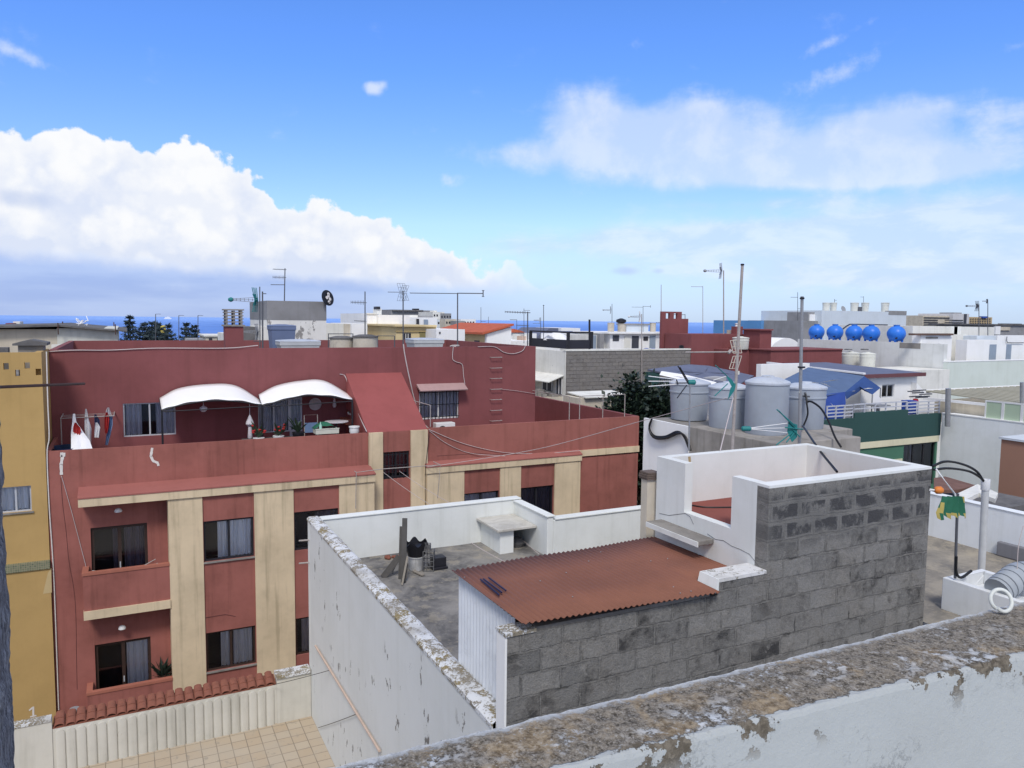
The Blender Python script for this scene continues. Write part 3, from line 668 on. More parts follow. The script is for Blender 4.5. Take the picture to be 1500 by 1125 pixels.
c = P2(462, 592, 24.45); O('wall_plate', M().lathe([(.19, 0), (.2, .02), (.12, .04), (.001, .03)], (c.x, 24.49, c.z), 20, Matrix.Rotation(pi/2, 3, 'X')), plaster('pewter', (.5, .45, .45, 1), .5, scale=4), label='round decorated plate hanging on the terrace wall', cat='plate', smooth=True)
c = P2(490, 594, 24.4); O('wall_ornament', M().lathe([(.01, .3), (.05, .1), (.07, 0), (.04, -.06), (.001, -.06)], c, 10), CURTG, label='pale pointed ornament hanging near the wall plate', cat='ornament', smooth=True)
c = P2(298, 597, 23.3); O('hanging_lamp', M().tube([(c.x, 23.3, c.z+.25), (c.x, 23.3, c.z+.05)], .008, 5).lathe([(.02, .06), (.1, 0), (.11, -.06), (.05, -.12), (.001, -.12)], c, 16), CURTG, label='small lamp hanging under the left awning', cat='lamp', smooth=True)
c = P2(366, 618, 23.2); O('hanging_bag', M().tube([(c.x, 23.2, c.z+.55), (c.x, 23.2, c.z+.15)], .008, 5).lathe([(.02, .2), (.1, .02), (.12, -.06), (.05, -.14), (.06, -.3), (.07, -.45), (.03, -.55), (.001, -.55)], c, 12), CURTG, label='grey cloth bag hanging from the joint of the two awnings', cat='bag', smooth=True)
c = P2(343, 644, 22.4); O('white_basin', M().lathe([(.08, -.15), (.2, 0), (.21, .06), (.19, .06), (.07, -.12)], (c.x, 22.45, c.z-.13), 18), WHITEP, label='white basin just showing above the parapet below the left awning', cat='basin', smooth=True)
c = P2(647, 623, 24.3); t = T('air_conditioner', 'white air conditioning unit below the barred window', 'air conditioner', (c.x, 24.3, c.z-.4))
O('casing', M().box(c.x-.28, c.x+.42, 24.1, 24.42, c.z-.4, c.z+.1), WHITEP, t, bevel=.015); O('fan_grille', M().lathe([(.17, 0), (.17, .012), (.001, .012)], (c.x-.05, 24.1, c.z-.16), 18, Matrix.Rotation(pi/2, 3, 'X')), BLACKM, t)
# pipe frame on the right hand terrace
fr = M(); p = [P(x, y, Y=22.07) for x, y in ((848, 583), (833.5, 581), (833.5, 615))]
t = T('clothes_dryer', 'thin pale pipe frame standing on the right hand red parapet', 'clothes dryer', (13.5, 22.07, 10.66))
for pxs in (834, 849, 883, 915):
    q = P(pxs, 600, Y=22.07); O('post', M().tube([(q.x, 22.07, 10.6), (q.x, 22.07, 11.42)], .015, 6), POLE, t)
x_ = [P(k, 600, Y=22.07).x for k in (849, 915)]; O('rail', M().tube([(x_[0], 22.07, 11.42), (x_[1], 22.07, 11.42)], .013, 6), POLE, t)
q0 = P(834, 600, Y=22.07).x; O('rail', M().tube([(q0, 22.07, 11.42), (q0-.15, 25.6, 11.42), (13.34, 25.8, 11.42)], .013, 6), POLE, t)
q = P(630, 600, Y=22.1); O('clothesline_post', M().tube([(q.x, 22.07, 10.66), (q.x, 22.07, 11.33), (q.x-.2, 23.8, 11.38)], .014, 6), POLE, label='bent pale pipe post beside the red stair roof', cat='post')
# cables on the red building
F24 = lambda px, py: P(px, py, Y=24.47)
cable('wall_cable', 'pale cable running down the red wall past the left edge of the barred window', [F24(591, 504), F24(593, 520), F24(600, 555), F24(607, 585), F24(617, 615), P(628, 628, Y=22.3)], .02, WIRE)
cable('wall_cable', 'thin cable down the left edge of the stair roof', [F24(498, 548), F24(506, 552), P(515, 580, Y=23.9), P(529, 615, Y=22.7), P(537, 632, Y=21.95)], .014, WIRE)
cable('wall_cable', 'loop of pale cable hanging near the top of the red wall by the ladder', [F24(700, 508), F24(724, 508), F24(738, 516), F24(752, 518), F24(765, 514), F24(770, 506)], .012, WIRE)
cable('wall_cable', 'cable drooping from the coil on the red roof edge to the window hood', [F24(664, 507), F24(663, 525), F24(668, 530), F24(677, 534), F24(679, 550), F24(681, 563)], .012, WIRE)
cable('wall_cable', 'pale cable laid along the top edge of the red wall', [F24(70, 515), F24(110, 513), F24(160, 513), F24(230, 510), F24(330, 510), F24(378, 506)], .014, WIRE)
cable('wall_cable', 'white cable down the joint between the yellow and red houses', [P(68, 515, Y=21.97), P(70, 590, Y=21.97), P(72, 640, Y=21.97), P(69, 665, Y=21.97), P(72, 740, Y=21.97), P(79, 850, Y=21.97), P(86, 1040, Y=21.97)], .014, PUTTY)
cable('wall_cable', 'thin wire slanting from the filler patch down to the upper balcony', [P(90, 697, Y=21.97), P(105, 750, Y=21.97), P(126, 830, Y=21.97)], .007, WIRE)
cable('overhead_wire', 'long pale wire sagging across the street from the grey tank mast to the red facade', [P(1073, 581, Y=10.5), P(935, 618, Y=15), P(800, 655, Y=18.5), P(700, 673, Y=20.5), P(626, 684, Y=21.7)], .008, WIRE)
cable('overhead_wire', 'upper of the two wires drooping over the right hand red parapet', [P(628, 629, Y=21.97), P(680, 650, Y=21.97), P(740, 663, Y=21.97), P(800, 664, Y=21.97), P(850, 660, Y=21.75)], .009, WIRE)
cable('overhead_wire', 'lower of the two wires drooping over the right hand red parapet', [P(629, 631, Y=21.97), P(655, 650, Y=21.97), P(690, 664, Y=21.97), P(740, 668, Y=21.8)], .008, WIRE)
cable('wall_cable', 'thin cable from the ladder rung to the right corner of the red block', [F24(734, 570), F24(760, 573), F24(785, 577)], .007, WIRE)
cable('wall_cable', 'thin dark cable down the right pilaster of the stair window', [P(629, 632, Y=21.9), P(626, 660, Y=21.88), P(623, 690, Y=21.76), P(623, 740, Y=21.78)], .009, WIREB)
t = T('clothesline_bracket', 'pipe bracket with two hanging rods across the stair window', 'bracket', P(522, 690, Y=21.35)); k = M()
pts = [P(521, 745, Y=21.2), P(522, 692, Y=21.2), P(560, 687, Y=21.2), P(645, 681, Y=21.2), P(641, 730, Y=21.2)]; k.tube(pts, .013, 6); k.tube([pts[1], pts[1]+Vector((0, .2, 0))], .012, 6); k.tube([pts[3], pts[3]+Vector((0, .58, 0))], .012, 6)
O('pipe', k, POLE, t)
for i, (a, b) in enumerate((((562, 692), (660, 757)), ((585, 690), (675, 745)))):
    cable('clothesline', ('lower' if i == 0 else 'upper')+' thin line stretched from the pipe bracket to the white roof wall', [P(*a, Y=21.2), P(*b, Y=16.4)], .006, WIRE, sag=.05, cat='clothesline')
pd = T('broom', 'pale sticks leaning over the upper balcony rail', 'broom', P(215, 827, Y=21.45)); k = M(); k.tube([P(135, 836, Y=21.6), P(165, 838, Y=21.55), P(208, 830, Y=21.5), P(228, 819, Y=21.5)], .012, 5); k.tube([P(215, 831, Y=21.5), P(231, 825, Y=21.5)], .012, 5); O('stick', k, POLE, pd)
pp = T('potted_shrub', 'dark leafy plant on the lower balcony beside the door', 'plant', (.62, 21.75, 3.5)); g = M()
for i in range(60):
    a = random.random()*6.28; l = .1+.3*random.random(); s_ = Vector((.62, 21.75, 4.35)); e = s_+Vector((cos(a)*l, sin(a)*l*.5, .15+.5*random.random()-.1)); d = Vector((-sin(a), cos(a), .3))*.035; mdl = s_.lerp(e, .6)+Vector((0, 0, .05)); g.face([s_.lerp(e, .3), mdl-d, e, mdl+d])
O('leaves', g, LEAF, pp); O('pot', M().lathe([(.12, 0), (.16, .3), (.15, .3)], (.62, 21.75, 3.5), 14), TILE, pp); O('stem', M().tube([(.62, 21.75, 3.7), (.62, 21.75, 4.4)], .015, 5), BARK, pp)

# ================================================================== YELLOW HOUSE
yb = T('yellow_house', 'ochre yellow house with small square holes in its parapet, left of the red building', 'house', (-6, 22, 0))
xo = lambda px: P(px, 540, Y=21.97).x; zo = lambda py: P(35, py, Y=21.97).z
hol = [(xo(a), xo(b), zo(d), zo(c)) for a, b, c, d in ((5, 13, 531.5, 541), (22, 29, 541.5, 551), (36, 44, 531, 540), (52, 60, 540.5, 550))]
hol += [(xo(5)-k*2.2-.6, xo(5)-k*2.2-.48, hol[0][2], hol[0][3]) for k in range(3)]
win = (-2.86, -2.2, 9.14, 9.78)
O('front_wall', M().wall(-12, -1.865, 7.86, 13.07, 21.97, .16, hol+[win]), YELLOW, yb)
O('lower_wall', M().box(-12, -1.86, 21.9, 22.13, 0, 7.66), YELLOW, yb)
O('mosaic_ledge', M().box(-12, -1.86, 21.86, 22.13, 7.66, 7.859), MOSAIC, yb)
O('side_wall', M().box(-12, -11.84, 22.13, 33, 0, 12.3).box(-2.05, -1.905, 22.13, 24.6, 0, 13.06).box(-2.05, -1.91, 24.601, 33, 0, 12.3).box(-11.84, -2.05, 32.85, 33, 0, 12.3), YELLOW, yb)
O('roof_slab', M().box(-11.84, -2.05, 22.13, 32.85, 12.1, 12.25), ROOFCON, yb)
window(yb, *win, 22.03, ALU, 2, .035, [(.05, .95, CURTW)], .4); O('window_sill', M().box(-2.9, -2.16, 21.93, 22.03, 9.1, 9.139), CONC, yb)
n1 = M(); a = P(48, 1043, Y=21.895)
n1.face([(a.x-.015, 21.895, a.z-.13), (a.x+.03, 21.895, a.z-.13), (a.x+.035, 21.895, a.z+.14), (a.x-.005, 21.895, a.z+.14)])
n1.face([(a.x-.005, 21.894, a.z+.14), (a.x-.01, 21.894, a.z+.08), (a.x-.075, 21.894, a.z+.04), (a.x-.08, 21.894, a.z+.075)])
n1.face([(a.x-.06, 21.893, a.z-.13), (a.x+.075, 21.893, a.z-.125), (a.x+.075, 21.893, a.z-.09), (a.x-.06, 21.893, a.z-.095)])
O('painted_number', n1, PUTTY, yb)
O('filler_patch', M().face([P(63, 870, Y=21.896), P(76, 868, Y=21.896), P(75, 832, Y=21.896), P(70, 840, Y=21.896)]), plaster('new_render', (.55, .42, .22, 1), .7), yb)
# old cement tank on the yellow roof
a = P(22, 505, Y=23.2); b = P(68, 503, Y=23.2); zt = a.z
ct = T('cement_tank', 'old grey cement water tank with a bowed lid on the yellow roof', 'water tank', ((a.x+b.x)/2, 23.6, 12.25))
O('tank_body', M().prism([(a.x+.05, 12.25), (b.x-.1, 12.25), (b.x-.08, zt-.02), (a.x+.06, zt-.02)], 'y', 23.2, 24.0), CONC, ct)
O('lid', M().prism([(a.x-.05, zt-.02), (b.x+.02, zt-.02), (b.x+.02, zt+.05), (b.x-.2, zt+.1), ((a.x+b.x)/2, zt+.13), (a.x+.15, zt+.09), (a.x-.05, zt+.03)], 'y', 23.1, 24.1), CONCD, ct)
O('cement_block', M().box(-2.95, -2.62, 22.6, 22.9, 12.25, 13.17), CONCD, label='small broken cement block at the left edge of the yellow roof', cat='block')

# ================================================================== PATIO BELOW
O('patio_floor', M().box(-4.5, 3.4, 9, 16.3, 5.0, 5.3), TILEFLOOR, kind='structure')
pw = T('patio_wall', 'white patio wall with scalloped half-round columns and a terracotta tile cap', 'wall', (.6, 16.35, 5.3))
O('wall_body', M().box(-1.46, 2.67, 16.3, 16.5, 0, 6.16), PATIOW, pw); O('end_block', M().box(-4.5, -1.461, 16.28, 16.45, 0, 6.33), PATIOW, pw); O('end_block', M().box(2.671, 3.39, 16.28, 16.52, 0, 6.3), PATIOW, pw)
O('coping', M().box(-4.5, -1.47, 16.26, 16.47, 6.331, 6.38), COPING, pw); O('coping', M().box(2.66, 3.385, 16.24, 16.56, 6.301, 6.37), COPING, pw)
sc = M(); tl = M(); nn = 23; wd = (2.62+1.42)/nn
for i in range(nn):
    cx = -1.42+wd*(i+.5); r = wd*.5; k = 9; zt = 6.03+.02*random.random()
    vs = []
    for j in range(k+1):
        q = pi*j/k; x = cx-r*.92*cos(q); y = 16.3-.04*sin(q)**.5; vs += [(x, y, 5.3), (x, y, zt+.085*sin(q)), (x, 16.302, zt+.085*sin(q))]
    sc.add(vs, [f for j in range(k) for f in ((j*3, j*3+3, j*3+4, j*3+1), (j*3+1, j*3+4, j*3+5, j*3+2))])
    dx = (random.random()-.5)*.02; dz = (random.random()-.5)*.015
    for s_, (y0, y1, z0, z1) in enumerate(((16.285, 16.47, 6.19, 6.27), (16.42, 16.62, 6.26, 6.31))):
        vs = []
        for j in range(k+1):
            q = pi*j/k; R = r*(1.02-.1*s_)
            for rr in (R, R-.014): vs += [(cx+dx-rr*cos(q), y0, z0+dz+rr*.58*sin(q)), (cx+dx-rr*.92*cos(q), y1, z1+dz+rr*.5*sin(q))]
        fs = []
        for j in range(k):
            a = j*4; b = a+4; fs += [(a, b, b+1, a+1), (a+2, a+3, b+3, b+2), (a, a+2, b+2, b), (a+1, b+1, b+3, a+3)]
        tl.add(vs, fs)
O('scalloped_columns', sc, PATIOW, pw, smooth=True); O('tile_cap', tl, TILE, pw, smooth=True)
O('tile_bed', M().prism([(16.30, 6.161), (16.62, 6.161), (16.62, 6.27), (16.30, 6.18)], 'x', -1.45, 2.66), TILE, pw)
O('vent_pipe', M().lathe([(.07, 0), (.07, .2), (.09, .21), (.09, .26), (.01, .26)], P(110, 1056, Y=16.8), 12), GREYM, label='short grey vent cowl behind the left end of the tile cap', cat='vent', smooth=True)

# ================================================================== WHITE AND BLOCK HOUSE
wh = T('block_house', 'white painted house with bare concrete block side wall and flat roof next door', 'house', (7, 11.5, 0))
lw = M(); lw.box(3.4, 3.64, 7.1, 16.26, 0, 9.66); O('left_wall', lw, WHITE_OLD, wh)
g = M(); 
def cop(u, v, x0=3.385, x1=3.66, y0=7.1, y1=16.5):
    x = x0+(x1-x0)*v; y = y0+(y1-y0)*u; q = mnoise.noise((x*4, y*4, 1)); return (x+(.012*mnoise.noise((y*6, 0, 3)) if v in (0, 1) else 0), y, 9.68+.016*q+(-.02 if v in (0, 1) else .012))
g.grid(cop, 200, 6); k = M(); k.v = g.v; k.f = g.f; k.mi = g.mi; k.box(3.389, 3.655, 7.1, 16.49, 9.61, 9.66)
O('wall_coping', k, COPING, wh, smooth=True)
rw = M(); rw.box(3.4, 8.46, 16.261, 16.48, 0, 9.64); rw.box(8.30, 8.46, 14.6, 16.261, 0, 9.60); rw.box(8.461, 12.4, 14.6, 14.8, 0, 9.52); O('rear_parapet', rw, WHITE_N, wh, bevel=.015)
rc = M(); rc.box(3.66, 8.49, 16.235, 16.5, 9.641, 9.675); rc.box(8.27, 8.49, 14.57, 16.234, 9.601, 9.635); rc.box(8.491, 12.4, 14.57, 14.83, 9.521, 9.555); O('rear_coping', rc, WHITE_N, wh, bevel=.01)
fl = M(); 
fl.grid(lambda u, v: (3.64+8.8*u, 7.1+9.17*v, 8.7+.012*mnoise.noise((u*9, v*9, 0))), 60, 60); O('roof_floor', fl, ROOFCON, wh, smooth=True)
bw = M(); bw.box(3.46, 6.30, 6.9, 7.1, 0, 10.70); bw.box(6.30, 7.08, 6.9, 7.1, 0, 10.86); bw.box(7.08, 10.2, 6.9, 7.1, 0, 11.94); O('block_wall', bw, BLOCK, wh)
O('wall_end', M().box(3.435, 3.46, 6.898, 7.1, 0, 10.70), WHITE, wh)
O('white_coping', M().box(3.43, 3.80, 6.885, 7.12, 10.701, 10.74), COPING, wh)
O('end_coping', M().box(6.305, 7.076, 6.89, 7.22, 10.862, 10.905), copingmat('end_coping_paint', (.7, .7, .7, 1), (.36, .34, .3, 1), (.4, .37, .3, 1), .42), wh)
O('coping_end', M().prism([(6.25, 10.74), (6.29, 10.905), (6.304, 10.905), (6.304, 10.73)], 'y', 6.885, 7.22), WHITE_N, wh)
for pts_ in (((1036, 782), (1048, 790), (1060, 792), (1072, 800), (1085, 805), (1098, 812), (1112, 830)), ((966, 752), (980, 755), (1004, 752), (1011, 757), (1016, 768))):
    O('crack', M().tube([P(x, y, X=7.079) for x, y in pts_], .004, 4), CONCD, wh)
O('mortar_edge', M().box(3.81, 6.19, 6.91, 7.09, 10.701, 10.745), CONC, wh)
# stair bulkhead with sunk red roof
BULK = plaster('bright_white_paint', (.745, .76, .75, 1), .8, .6, .5, peel=((.45, .42, .38, 1), .7, 3))
bk = M(); bk.box(7.08, 7.22, 7.1, 9.0, 0, 11.27); bk.box(10.05, 10.2, 7.1, 9.0, 0, 11.975); bk.box(7.08, 10.2, 9.0, 9.15, 0, 11.975)
bk.box(7.08, 7.22, 7.1, 7.55, 11.27, 11.975); bk.box(7.08, 7.22, 8.5, 9.0, 11.27, 11.975)
O('bulkhead_wall', bk, BULK, wh)
O('bulkhead_coping', M().box(7.08, 10.2, 6.9, 7.1, 11.941, 11.975), BULK, wh)
O('bulkhead_roof', M().box(7.22, 10.05, 7.1, 9.0, 11.1, 11.25), plaster('dull_red_roof_paint', (.25, .08, .065, 1), .7, .6, .2), wh)
O('rust_streak', M().grid(lambda u, v: (7.565+.012*sin(v*9)+(u-.5)*(.05-.03*v), 8.9975, 11.96-.5*v), 3, 8), plaster('rust_stain', (.5, .37, .2, 1), .6, .9, .6, scale=6), wh)
O('ledge', M().box(6.80, 7.08, 7.86, 9.0, 10.98, 11.05), CONC, wh, bevel=.01); O('ledge_fascia', M().box(6.785, 6.80, 7.85, 9.0, 10.97, 11.04), WHITE_N, wh)
O('chimney_pipe', M().box(6.985, 7.2, 9.25, 9.4, 8.7, 11.6), BEIGE, wh)
st = M()
for i in range(4): st.box(6.965+.012*sin(i*5), 7.18+.03*sin(i*3), 9.22, 9.43, 11.6+i*.03, 11.624+i*.03)
O('stacked_tiles', st, flat('old_brown_tile', (.16, .12, .1, 1), .9, .6, 9), wh)
# low vent hutch on the roof
O('roof_hutch', M().box(7.42, 7.76, 15.2, 16.26, 8.7, 9.24), WHITE_N, wh); O('hutch_slab', M().box(7.30, 8.29, 15.08, 16.25, 9.241, 9.30), concrete('worn_white_slab', (.62, .6, .55, 1), (.34, .32, .28, 1), .6, 2), wh, bevel=.01)
O('roof_debris', M().lathe([(.16, 0), (.2, .1), (.12, .2), (.01, .22)], (8.05, 15.6, 8.7), 9), CONCD, label='dark rubble tucked inside the roof hutch', cat='rubble')
# metal shed
sh = T('metal_shed', 'lean-to shed with rust red corrugated roof and white corrugated side on the flat roof', 'shed', (5.3, 8, 8.7))
lam = .076
def roofpt(u, v):
    x = 3.58+(7.07-3.58)*u; z = 10.86-.10*u+.010*sin(2*pi*x/lam)-.02*(v); y0 = 6.80 if x < 6.25 else 7.225; y1 = 8.74+.4*u+.02*sin(x*3); return (x, y0+(y1-y0)*v, z)
g = M(); g.grid(roofpt, 46*10, 3); o = O('roof_sheet', g, REDSHEET, sh, smooth=True); s_ = o.modifiers.new('solid', 'SOLIDIFY'); s_.thickness = .006
g = M(); g.grid(lambda u, v: (3.66+.015*sin(2*pi*(7.1+1.55*u)/.09), 7.1+1.57*u, 8.7+2.09*v), 170, 2); O('side_sheet', g, WHSHEET, sh, smooth=True)
g = M(); g.grid(lambda u, v: (3.66+3.4*u, 8.66+.3*u+.015*sin(2*pi*u*38), 8.7+2.0*v), 380, 2); O('rear_sheet', g, WHSHEET, sh, smooth=True)
g = M()
for k_, (a, b) in enumerate((((708, 848), (735, 868)), ((704, 849), (731, 872)), ((716, 847), (741, 866)))):
    A = P(*a, Z=10.875); B = P(*b, Z=10.875); d = (B-A).normalized(); nrm = Vector((-d.y, d.x, 0))*.013; zz = Vector((0, 0, .003*k_)); g.tube([A+zz, B+zz], .011, 5)
O('tar_strips', g, flat('navy_tar', (.012, .012, .05, 1), .5), sh)
g = M(); random.seed(3)
for i in range(12):
    u = random.random(); v = random.random(); x, y, z = roofpt(u, v); g.lathe([(.004, 0), (.009, .003), (.005, .009), (.001, .009)], (x, y, z+.008), 6)
O('roofing_screws', g, GREYM, sh)
# clutter on the flat roof
random.seed(11)
def plank(label, a, b, w, th, mt, face=RIGHT):
    a = Vector(a); b = Vector(b); d = (b-a).normalized(); s_ = (face-d*face.dot(d)).normalized()*w/2; n_ = d.cross(s_).normalized()*th/2; g = M()
    vs = [a-s_-n_, a+s_-n_, a+s_+n_, a-s_+n_, b-s_-n_, b+s_-n_, b+s_+n_, b-s_+n_]; g.add(vs, [(0, 1, 2, 3)[::-1], (4, 5, 6, 7), (0, 1, 5, 4), (1, 2, 6, 5), (2, 3, 7, 6), (3, 0, 4, 7)])
    return O('plank', g, mt, label=label, cat='plank', group='old boards on the flat roof', bevel=.004)
zf = 8.71; B_ = lambda px, py: P(px, py, Z=zf)
b0 = B_(591, 853); d0 = depth(b0)
plank('tallest dark board standing upright in the pile on the flat roof', b0, D(593, 759, d0+.1), .10, .05, WOODD)
plank('second upright dark board just left of the tallest one', B_(586, 848), D(588, 771, d0+.25), .07, .03, WOODD)
plank('wide grey board leaning low at the left of the board pile', B_(561, 846), D(585, 815, d0+.35), .13, .03, WOODD)
plank('thin pale slat leaning in front of the tallest board', B_(589, 857), D(597, 815, d0+.02), .04, .02, WOODL)
plank('short slat slanting behind the low grey board', B_(574, 840), D(584, 818, d0+.5), .03, .02, WOODL)
plank('short pale board lying in front of the bucket', B_(606, 838)+Vector((0, 0, .03)), B_(620, 844)+Vector((0, 0, .02)), .08, .03, WOODL)
plank('second short pale slat under the bucket', B_(595, 851)+Vector((0, 0, .05)), D(597, 825, d0+.1), .03, .02, WOODL)
c = B_(608, 838)+AWAY*.18; bu = T('bucket', 'old white paint bucket in the roof clutter', 'bucket', c)
O('bucket_body', M().lathe([(.14, 0), (.165, .27), (.18, .275), (.18, .3), (.165, .3), (.15, .26)], c, 24), plaster('stained_white_plastic', (.6, .6, .6, 1), .5, .8, .6, scale=4), bu, smooth=True)
g = M(); cb = c+Vector((0, 0, .29)); g.grid(lambda u, v: tuple(cb+Vector(((.17+.09*v+.02*sin(11*u*2*pi/2)*v)*cos(u*2*pi)*(1 if v < .9 else .8), (.17+.07*v)*sin(u*2*pi), .3*v+.05*sin(5*u*2*pi+1)*v))), 40, 6)
g.lathe([(.2, .22), (.12, .16), (.01, .14)], cb, 20); O('rubbish_bag', g, BLACK, label='black rubbish bag stuffed into the white bucket', cat='bag', smooth=True)
def cage(label, c, w, d_, h, name='wire_crate'):
    g = M(); R_ = RIGHT*w/2; A_ = AWAY*d_/2; Z = Vector((0, 0, h)); cs = [c-R_-A_, c+R_-A_, c+R_+A_, c-R_+A_]
    for i in range(4):
        g.tube([cs[i], cs[i]+Z], .011, 5); j = (i+1) % 4
        for f in (0, .25, .5, .75, 1): g.tube([cs[i]+Z*f, cs[j]+Z*f], .009, 5)
        for f in (.33, .66): g.tube([cs[i].lerp(cs[j], f), cs[i].lerp(cs[j], f)+Z], .007, 5)
    return O(name, g, flat('stained_grey_plastic', (.13, .13, .135, 1), .7), label=label, cat='crate')
cc = B_(627, 838)+AWAY*.15
cage('grey slatted crate tower standing right of the bucket', cc, .22, .2, .42); cage('small slatted crate on top of the crate tower', cc+Vector((0, 0, .43))-RIGHT*.05, .16, .15, .12)
g = M().box(cc.x+.06, cc.x+.4, cc.y-.1, cc.y+.25, zf, zf+.05); g.box(cc.x+.1, cc.x+.38, cc.y-.05, cc.y+.2, zf+.05, zf+.24); O('dark_box', g, BLACKM, label='dark box with rubbish at the right foot of the crate tower', cat='box', bevel=.01)
g = M(); c = B_(575, 822)+AWAY*.2
for i in range(14):
    a = random.random()*6; q = c+Vector((cos(a)*.2*random.random(), sin(a)*.2*random.random(), 0)); r_ = .03+.05*random.random(); g.lathe([(r_*.8, 0), (r_, r_*.6), (r_*.5, r_*1.2), (.002, r_*1.25)], q, 5)
O('rubble_heap', g, TILE, label='small heap of broken red tile behind the low board', cat='rubble')
c = B_(757, 836); O('rebar_stub', M().tube([c, c+Vector((0, 0, .22))], .012, 6), RUST, label='rusty steel stub rising from the flat roof behind the shed', cat='rebar')
for i, (a, b, l_) in enumerate((((640, 752), (1065, 840), 'left'), ((735, 752), (800, 830), 'right'))):
    pass
for i, (a, b, l_) in enumerate((((690, 795), (752, 829), 'nearer the shed corner'), ((744, 770), (790, 812), 'beside the roof hutch'))):
    A = P(*a, Z=8.95); B = P(*b, Z=8.8); cable('roof_wire', 'thin pale wire strung low over the flat roof, '+l_, [A, B], .006, WIRE, sag=.02, cat='wire')
# pole leaning on the white wall, wires on wall
A = P(462, 946, X=3.36); B = P(556, 1100, X=3.36)
O('bamboo_pole', M().tube([A, B], .022, 8), BAMBOO, label='long pale wooden pole fixed slanting on the white left wall', cat='pole', smooth=True)
for i, (a, b) in enumerate((((400, 1003), (482, 982)), ((466, 1066), (522, 1046)))):
    cable('wall_wire', ('upper' if i == 0 else 'lower')+' thin dark wire tied from the patio to the slanting pole', [P(*a, Y=16.2 if i == 0 else 15.5) if i == 0 else P(*a, X=3.37), P(*b, X=3.36)], .006, WIREB, sag=.01, cat='wire')
for py, lb in ((791, 'upper'), (824, 'lower')):
    a = P(453, py, X=3.4); O('pipe_stub', M().tube([a, a+Vector((-.22, 0, .01))], .018, 8), POLE, label=lb+' of the two short pipe stubs sticking out of the white corner', cat='pipe')
# right-hand roof
rr = T('neighbour_roof', 'flat roof terrace with low white parapet to the right of the block wall', 'roof terrace', (12.4, 7, 0)); ZR0 = 9.7
g = M(); g.grid(lambda u, v: (10.2+4.4*u, 2+10*v, ZR0+.01*mnoise.noise((u*7, v*9, 2))), 24, 40); O('roof_floor', g, ROOFCON2, rr, smooth=True)
zlp = P(1360, 722, X=14.5).z; O('low_parapet', M().box(14.5, 14.72, 1.5, 12.0, 0, zlp).box(10.2, 14.5, 12.0, 12.2, 0, zlp), plaster('blueish_white_paint', (.76, .79, .82, 1), .8, .6, .5), rr, bevel=.02)
O('building_body', M().box(10.25, 14.49, 2.0, 11.99, 0, 9.68), WHITE, rr)
# white open box
bx = T('masonry_trough', 'white masonry trough on the right hand roof holding the poles', 'trough', (11.6, 6, 9.7))
q = P(1378, 892, Z=9.7); xa = q.x; ya_ = q.y; zt = P(1379, 845, X=xa).z; g = M(); g.box(xa, xa+.1, 4.6, ya_, 9.7, zt); g.box(xa+.1, xa+.95, ya_-.1, ya_, 9.7, zt); g.box(xa+.85, xa+.95, 4.6, ya_-.1, 9.7, zt); g.box(xa+.1, xa+.85, 4.6, ya_-.1, 9.7, 10.0)
O('trough_wall', g, plaster('trough_white', (.74, .76, .78, 1), .75, .6, .5), bx, bevel=.01)
c = P(1438, 834, Z=9.95); tp = P(1444, 704, Y=c.y)
pi_ = T('vent_pipe', 'tall white plastic pipe with a collar rising from the trough', 'pipe', c); O('pipe', M().tube([c-Vector((0, 0, .2)), tp], .055, 16), flat('grey_white_pvc', (.55, .56, .56, 1), .5, .4, 5), pi_, smooth=True); O('collar', M().lathe([(.06, -.16), (.068, -.15), (.068, .02), (.05, .02), (.05, -.1)], tp, 18), WHITEP, pi_, smooth=True)
for i, (pts) in enumerate((((1366, 683), (1385, 676), (1410, 680), (1430, 690), (1441, 705)), ((1368, 688), (1390, 686), (1418, 690), (1434, 698), (1444, 707)))):
    cable('hose', ('upper' if i == 0 else 'lower')+' black hose arching from the block wall corner into the white pipe', [P(x, y, Y=c.y-.3*(1-k/4)*0) for k, (x, y) in enumerate(pts)], .02, WIREB, cat='hose')
c = P(1399, 847, X=xa+.05); tp = P(1403, 723, Y=c.y); L_ = .3
an = T('tv_antenna', 'dark pole on the trough with a white rod antenna and orange tip', 'antenna', c); O('mast', M().tube([c, tp], .02, 8), DARKM, an, smooth=True)
q = P(1403, 724, Y=c.y); hd = P(1375, 718, Y=c.y-.1); g = M()
for k in range(3): g.tube([P(1371+k*5, 688, Y=c.y+.1)+Vector((0, .05*k, 0)), P(1400, 724+k*1.5, Y=c.y)], .006, 5); g.tube([P(1402, 728, Y=c.y), P(1384-2*k, 750, Y=c.y)+Vector((0, .04*k, 0))], .006, 5)
g.tube([hd-RIGHT*.3, hd], .01, 6); g.tube([hd-RIGHT*.3+Vector((0, 0, .04)), hd], .006, 6); O('rods', g, WHITEP, an); g = M(); g.lathe([(.03, -.06), (.055, -.03), (.055, .03), (.03, .06), (.002, .06)], hd, 14, Matrix.Rotation(pi/2, 3, AWAY)); O('tip', g, ORANGE, an, smooth=True)
c0 = P(1381, 727, Y=q.y-.03); g = M()
rows = [((1381, 1410), 727), ((1378, 1411), 736), ((1375, 1412), 744), ((1372, 1413), 751), ((1373, 1413), 757)]
vs = []; nu = 16
for j, ((xa, xb), yy) in enumerate(rows):
    for i in range(nu+1):
        p = P(xa+(xb-xa)*i/nu, yy+(2.5*sin(i*1.3) if j == 4 else 0)+(2 if j == 4 and i < 3 else 0), Y=q.y-.04); p.y += .03*sin(i*1.5+j*.5)-.02*j*.3; vs.append(p)
g.v = [tuple(p) for p in vs]
